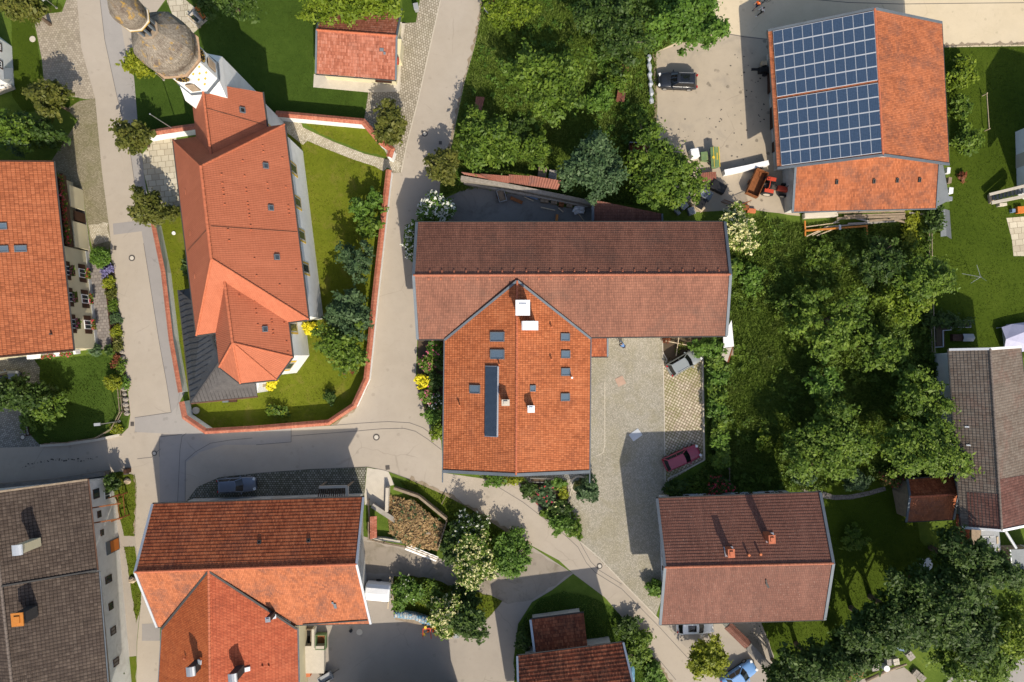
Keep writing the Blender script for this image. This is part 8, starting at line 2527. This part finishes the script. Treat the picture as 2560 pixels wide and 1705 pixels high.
mb.poly([ed[0],ed[1],pk[0]]);mb.poly([ed[1],ed[2],pk[1],pk[0]]);mb.poly([pk[0],pk[1],ed[3],ed[4]]);mb.poly([pk[0],ed[4],ed[5]]);mb.poly([pk[0],ed[5],ed[6]]);mb.poly([pk[0],ed[6],ed[0]])
mb.build('cover',M['lilac_tarp'],t)
mb=MB()
for e_ in ed:mb.poly([e_,Vector((e_.x,e_.y,.02)),lerp(Vector((e_.x,e_.y,.02)),Vector((pk[0].x,pk[0].y,.02)),.1)])
mb.build('hem',M['lilac_tarp'],t)
c=W(2475,1365,0);t=thing('greenhouse','pale translucent greenhouse below the grey roofed house','greenhouse',c)
g0,g1,g2,g3=W(2446,1326,2.0),W(2484,1326,2.3),W(2490,1404,2.3),W(2458,1402,2.0);g4,g5=W(2498,1328,1.6),W(2504,1396,1.6)
mb=MB();mb.poly([g3,g2,g1,g0]);mb.poly([g2,g5,g4,g1]);mb.build('roof',M['grey_plastic'],t)
mb=MB();wall_quad_prism(mb,[(g0.x,g0.y),(g4.x-.1,g4.y),(g5.x-.1,g5.y),(g3.x+.1,g3.y)],[1.5,1.5,1.5,1.5]);mb.build('wall',M['white_plastic'],t)
for k_ in range(6):
 u_=k_/5;mb=MB();mb.bar(lerp(g0,g3,u_)+Vector((0,0,.03)),lerp(g1,g2,u_)+Vector((0,0,.03)),.05,.05);mb.build('glazing_bar',M['white_paint'],t)
for u_ in(.32,.72):
 w_=lerp(lerp(g1,g2,u_),lerp(g4,g5,u_),.5);mb=MB();mb.box(w_+Vector((0,0,.06)),(.4,.8,.06),rot=Matrix.Rotation(R(35),3,'Y'));mb.build('vent',M['pale_wood'],t)
c=W(2545,1400,0);t=thing('shed','flat grey sheet metal shed at the right edge','shed',c)
a,b,c_,d_=W(2525,1374,2.2),W(2600,1372,2.2),W(2600,1430,2.0),W(2531,1428,2.0)
mb=MB();mb.poly([d_,c_,b,a]);mb.poly([a-Vector((0,0,.1)),b-Vector((0,0,.1)),c_-Vector((0,0,.1)),d_-Vector((0,0,.1))]);mb.build('roof',M['grey_sheet'],t)
mb=MB();mb.prism([(a.x+.15,a.y-.15),(b.x,b.y-.15),(c_.x,c_.y+.15),(d_.x+.15,d_.y+.15)],0,1.95);mb.build('wall',M['old_wood'],t)
mb=MB();mb.bar(a,d_,.1,.1);mb.build('edge_trim',M['white_paint'],t)
a,b=W(2514,1328,2.5),W(2540,1370,2.2);mb=MB();mb.tube([a,b],.16,10);tag(mb.build('drain_pipe',M['pale_zinc'],loc=a),'pale lilac pipe between house corner and grey shed','pipe')
disc('white lidded tub beside the grey shed',2551,1368,.3,'white_plastic',.8,'tub','tub')
c=W(2321,1411,.72);t=thing('garden_table','oval white garden table in the dark right garden','table',(c.x,c.y,0),None,0,local=True)
mb=MB();mb.lathe([(.0,.70),(.5,.70),(.52,.72),(.5,.74),(0,.74)],24,cap=False);tp=mb.build('tabletop',M['white_plastic'],t);tp.scale=(.95,1.5,1)
for sx,sy in((-1,-1),(1,-1),(1,1),(-1,1)):
 mb=MB();mb.tube([(sx*.26,sy*.4,0),(sx*.22,sy*.36,.7)],.03,8);mb.build('leg',M['white_plastic'],t)
c=W(2308,1416,.45);t=thing('garden_chair','white garden chair pushed to the oval table','chair',(c.x,c.y,0),None,R(180),local=True)
mb=MB();mb.box((0,0,.42),(.45,.45,.04));mb.build('seat',M['white_plastic'],t)
mb=MB()
for s in(-1,0,1):mb.box((.24,s*.17,.7),(.03,.06,.5))
mb.build('backrest',M['white_plastic'],t)
for sx in(-1,1):
 for sy in(-1,1):
  mb=MB();mb.box((sx*.19,sy*.19,.2),(.04,.04,.42));mb.build('leg',M['white_plastic'],t)
 mb=MB();mb.box((0,sx*.24,.62),(.42,.05,.03));mb.build('armrest',M['white_plastic'],t)
for x,y,w,l,h,rz,m,lb in((2128,1672,.95,1.4,.7,R(62),'brick','orange brick stack on the left of the lower store'),(2148,1682,.8,1.0,.6,R(62),'brick','second orange brick stack at the lower store'),(2188,1668,.9,.8,.7,R(10),'concrete','grey slab stack beside the white drum'),(2222,1655,.5,.8,.8,R(5),'concrete','narrow grey slab stack right of the drum'),(2240,1654,.7,.75,.8,R(12),'pale_concrete','pale slab stack at the right of the store'),(2276,1640,.8,.95,.6,R(38),'concrete','mossy slab stack under the trees'),(2298,1690,.8,1.6,.5,R(50),'stone','speckled stone stack at the bottom edge'),(2120,1696,.8,.8,.6,R(20),'rust','rusty square grate stack at the bottom edge')):
 brick_stack(lb,x,y,w,l,h,rz,m,3,None,'slab_stack','stack')
disc('white topped drum among the slab stacks',2208,1664,.36,'white_plastic',.8,'drum','drum')
for i,(x,y,m)in enumerate(((2248,1592,'white_plastic'),(2240,1600,'blue_panel'),(2246,1606,'pale_wood'),(2250,1622,'blue_panel'))):
 box_thing('board',['pale board tip under the dark trees','bluish board under the dark trees','cream board under the dark trees','lowest bluish board under the dark trees'][i],'board',x,y,1.1,.35,.12,R(20-i*12),m,.3)
a,b=W(2165,1702,.4),W(2266,1660,.4);mb=MB();mb.tube([a,lerp(a,b,.5)+Vector((0,.15,0)),b],[.22,.18,.12],8);tag(mb.build('log',M['old_wood'],loc=a),'long pale log edging the lower gravel yard','log')
for i,(a,b,lb)in enumerate((((1663,852),(1728,865),'long pale pole lying across under the barn eave'),((1697,844),(1690,890),'pale pole crossing the longer pole'))):
 p_,q_=W(*a,.35+.08*i),W(*b,.35+.08*i);mb=MB();mb.bar(p_,q_,.09,.07);tag(mb.build('pole',M['pale_wood'],loc=p_),lb,'pole','crossed poles at the parking bay')
c=W(1352,1201,.4);t=thing('planter','long dark stone trough in front of the farmhouse','planter',(c.x,c.y,0),None,R(-2),local=True)
mb=MB();mb.box((0,.22,.25),(2.6,.1,.5));mb.box((0,-.22,.25),(2.6,.1,.5));mb.box((-1.25,0,.25),(.1,.34,.5));mb.box((1.25,0,.25),(.1,.34,.5));mb.build('stone',M['dark_concrete'],t)
mb=MB();mb.box((0,0,.2),(2.4,.34,.4));mb.build('earth',M['soil'],t)
c=W(1448,1212,0);t=thing('pond','small round pond ringed with pale stones at the farmhouse corner','pond',(c.x,c.y,0),None,0,local=True)
mb=MB()
for k_ in range(22):
 a_=2*math.pi*k_/22;mb.box((math.cos(a_)*1.0,math.sin(a_)*1.0,.06),(.2,.26,.12),a_)
mb.build('stone_ring',M['kerb'],t)
mb=MB();mb.cyl((0,0,.02),.92,.03,24);mb.build('water',M['water'],t)
c=W(1822,850,0);t=thing('shed_remains','pale sheet covered shed remains at the right barn corner','shed',c)
for q_,m_,nm in(([(1808,842),(1829,800),(1835,866),(1809,870)],'white_plastic','roof_sheet'),([(1809,872),(1830,868),(1818,905),(1803,892)],'pale_concrete','lower_sheet'),([(1828,868),(1833,868),(1822,906),(1817,905)],'clay_pot','edge_board')):
 z_=[1.6,1.9,1.7,1.5];P_=[W(x,y,zz-(.25 if nm!='roof_sheet' else 0))for(x,y),zz in zip(q_,z_)]
 n_=(P_[1]-P_[0]).cross(P_[2]-P_[0]);P_=P_ if n_.z>0 else P_[::-1]
 mb=MB();mb.poly(P_);B_=[p_-Vector((0,0,.06))for p_ in P_];mb.poly(B_[::-1])
 for i_ in range(4):mb.poly([B_[i_],B_[(i_+1)%4],P_[(i_+1)%4],P_[i_]])
 mb.build(nm,M[m_],t)
mb=MB();a,b=W(1812,845,0),W(1826,890,0);mb.box(((a.x+b.x)/2,(a.y+b.y)/2,.65),(.5,2.0,1.3));mb.build('wall',M['old_wood'],t)
c=W(1224,25,.7);t=thing('dumper','small grey dumper with an orange tray at the street edge','dumper',(c.x,c.y,0),None,R(-55),local=True)
mb=MB()
for s in(-1,1):
 mb.box((0,s*.40,.75),(1.25,.08,.3));mb.box((s*.6,0,.751),(.08,.72,.299))
mb.build('tray_rim',M['white_plastic'],t)
mb=MB();mb.box((0,0,.66),(1.12,.72,.06));mb.build('tray',M['orange_paint'],t)
mb=MB();mb.box((.1,0,.4),(1.5,.7,.4),taper=1.1);mb.build('chassis',M['grey_plastic'],t)
mb=MB();mb.box((.95,0,.5),(.4,.4,.4));mb.build('engine',M['steel'],t)
for sx in(-.4,.5):
 for s in(-1,1):
  mb=MB();p=Vector((sx,s*.42,.22));mb.tube([p-Vector((0,.08,0)),p+Vector((0,.08,0))],.22,12);mb.build('wheel',M['rubber'],t)
brick_stack('orange brick stack behind the small dumper',1233,6,.8,1.3,.8,R(-40),'brick',3,None,'brick_stack','stack')
fence('old timber canopy frame in front of the old farmhouse wall',[(286,1240),(305,1236),(310,1292),(292,1298)],2.2,'rust',2,3.0,'canopy_frame',.12)
box_thing('step','grey stone step at the old farmhouse door','step',288,1386,.9,.7,.35,R(5),'dark_concrete')
fence('small wooden fence in the bottom left farmhouse garden',[(314,1660),(316,1705)],.9,'old_wood',2)
box_thing('bench','dark garden bench in the shade of the cream house porch','bench',193,548,.6,1.5,.6,R(4),'brown_wood')
box_thing('grave_box','pale stone tank on the sacristy south side','tank',565,1002,.7,.35,.5,R(3),'zinc')
box_thing('grate','brown cellar hatch beside the sacristy south wall','hatch',583,1001,.9,.4,.25,R(3),'brown_wood')
# ================================================================ light, sky and camera
SUN_EL,SHADOW_AZ=R(SUN_ELEV),R(18.0)
sun_dir=Vector((math.sin(SHADOW_AZ)*math.cos(SUN_EL),-math.cos(SHADOW_AZ)*math.cos(SUN_EL),math.sin(SUN_EL)))
ld=bpy.data.lights.new('sun','SUN')
ld.energy=4.0
ld.angle=R(0.6)
ld.color=(1.0,0.91,0.77)
lo=bpy.data.objects.new('sun',ld)
COL.objects.link(lo)
lo.rotation_euler=sun_dir.to_track_quat('Z','Y').to_euler()
lo.location=sun_dir*120
wd=bpy.data.worlds.new('World')
SC.world=wd
wd.use_nodes=True
wn=wd.node_tree
sky=wn.nodes.new('ShaderNodeTexSky')
sky.sky_type='NISHITA'
sky.sun_disc=False
sky.sun_elevation=SUN_EL
sky.sun_rotation=math.pi-SHADOW_AZ
sky.air_density=1.0
sky.dust_density=2.0
bg=wn.nodes['Background']
wn.links.new(sky.outputs[0],bg.inputs[0])
bg.inputs[1].default_value=SKY
cam=bpy.data.cameras.new('camera')
cam.sensor_width=36.0
cam.lens=F_PX/2560.0*36.0
cam.clip_start=0.5
cam.clip_end=1500
co=bpy.data.objects.new('camera',cam)
COL.objects.link(co)
co.location=CAM_LOC
co.rotation_euler=(TILT,0,0)
SC.camera=co
SC.view_settings.view_transform='Standard'
SC.view_settings.look='None'
SC.view_settings.exposure=EXPO
SC.view_settings.gamma=1.0
SC.cycles.max_bounces=5
SC.cycles.diffuse_bounces=2
SC.cycles.glossy_bounces=2
SC.cycles.transparent_max_bounces=4
SC.render.film_transparent=False
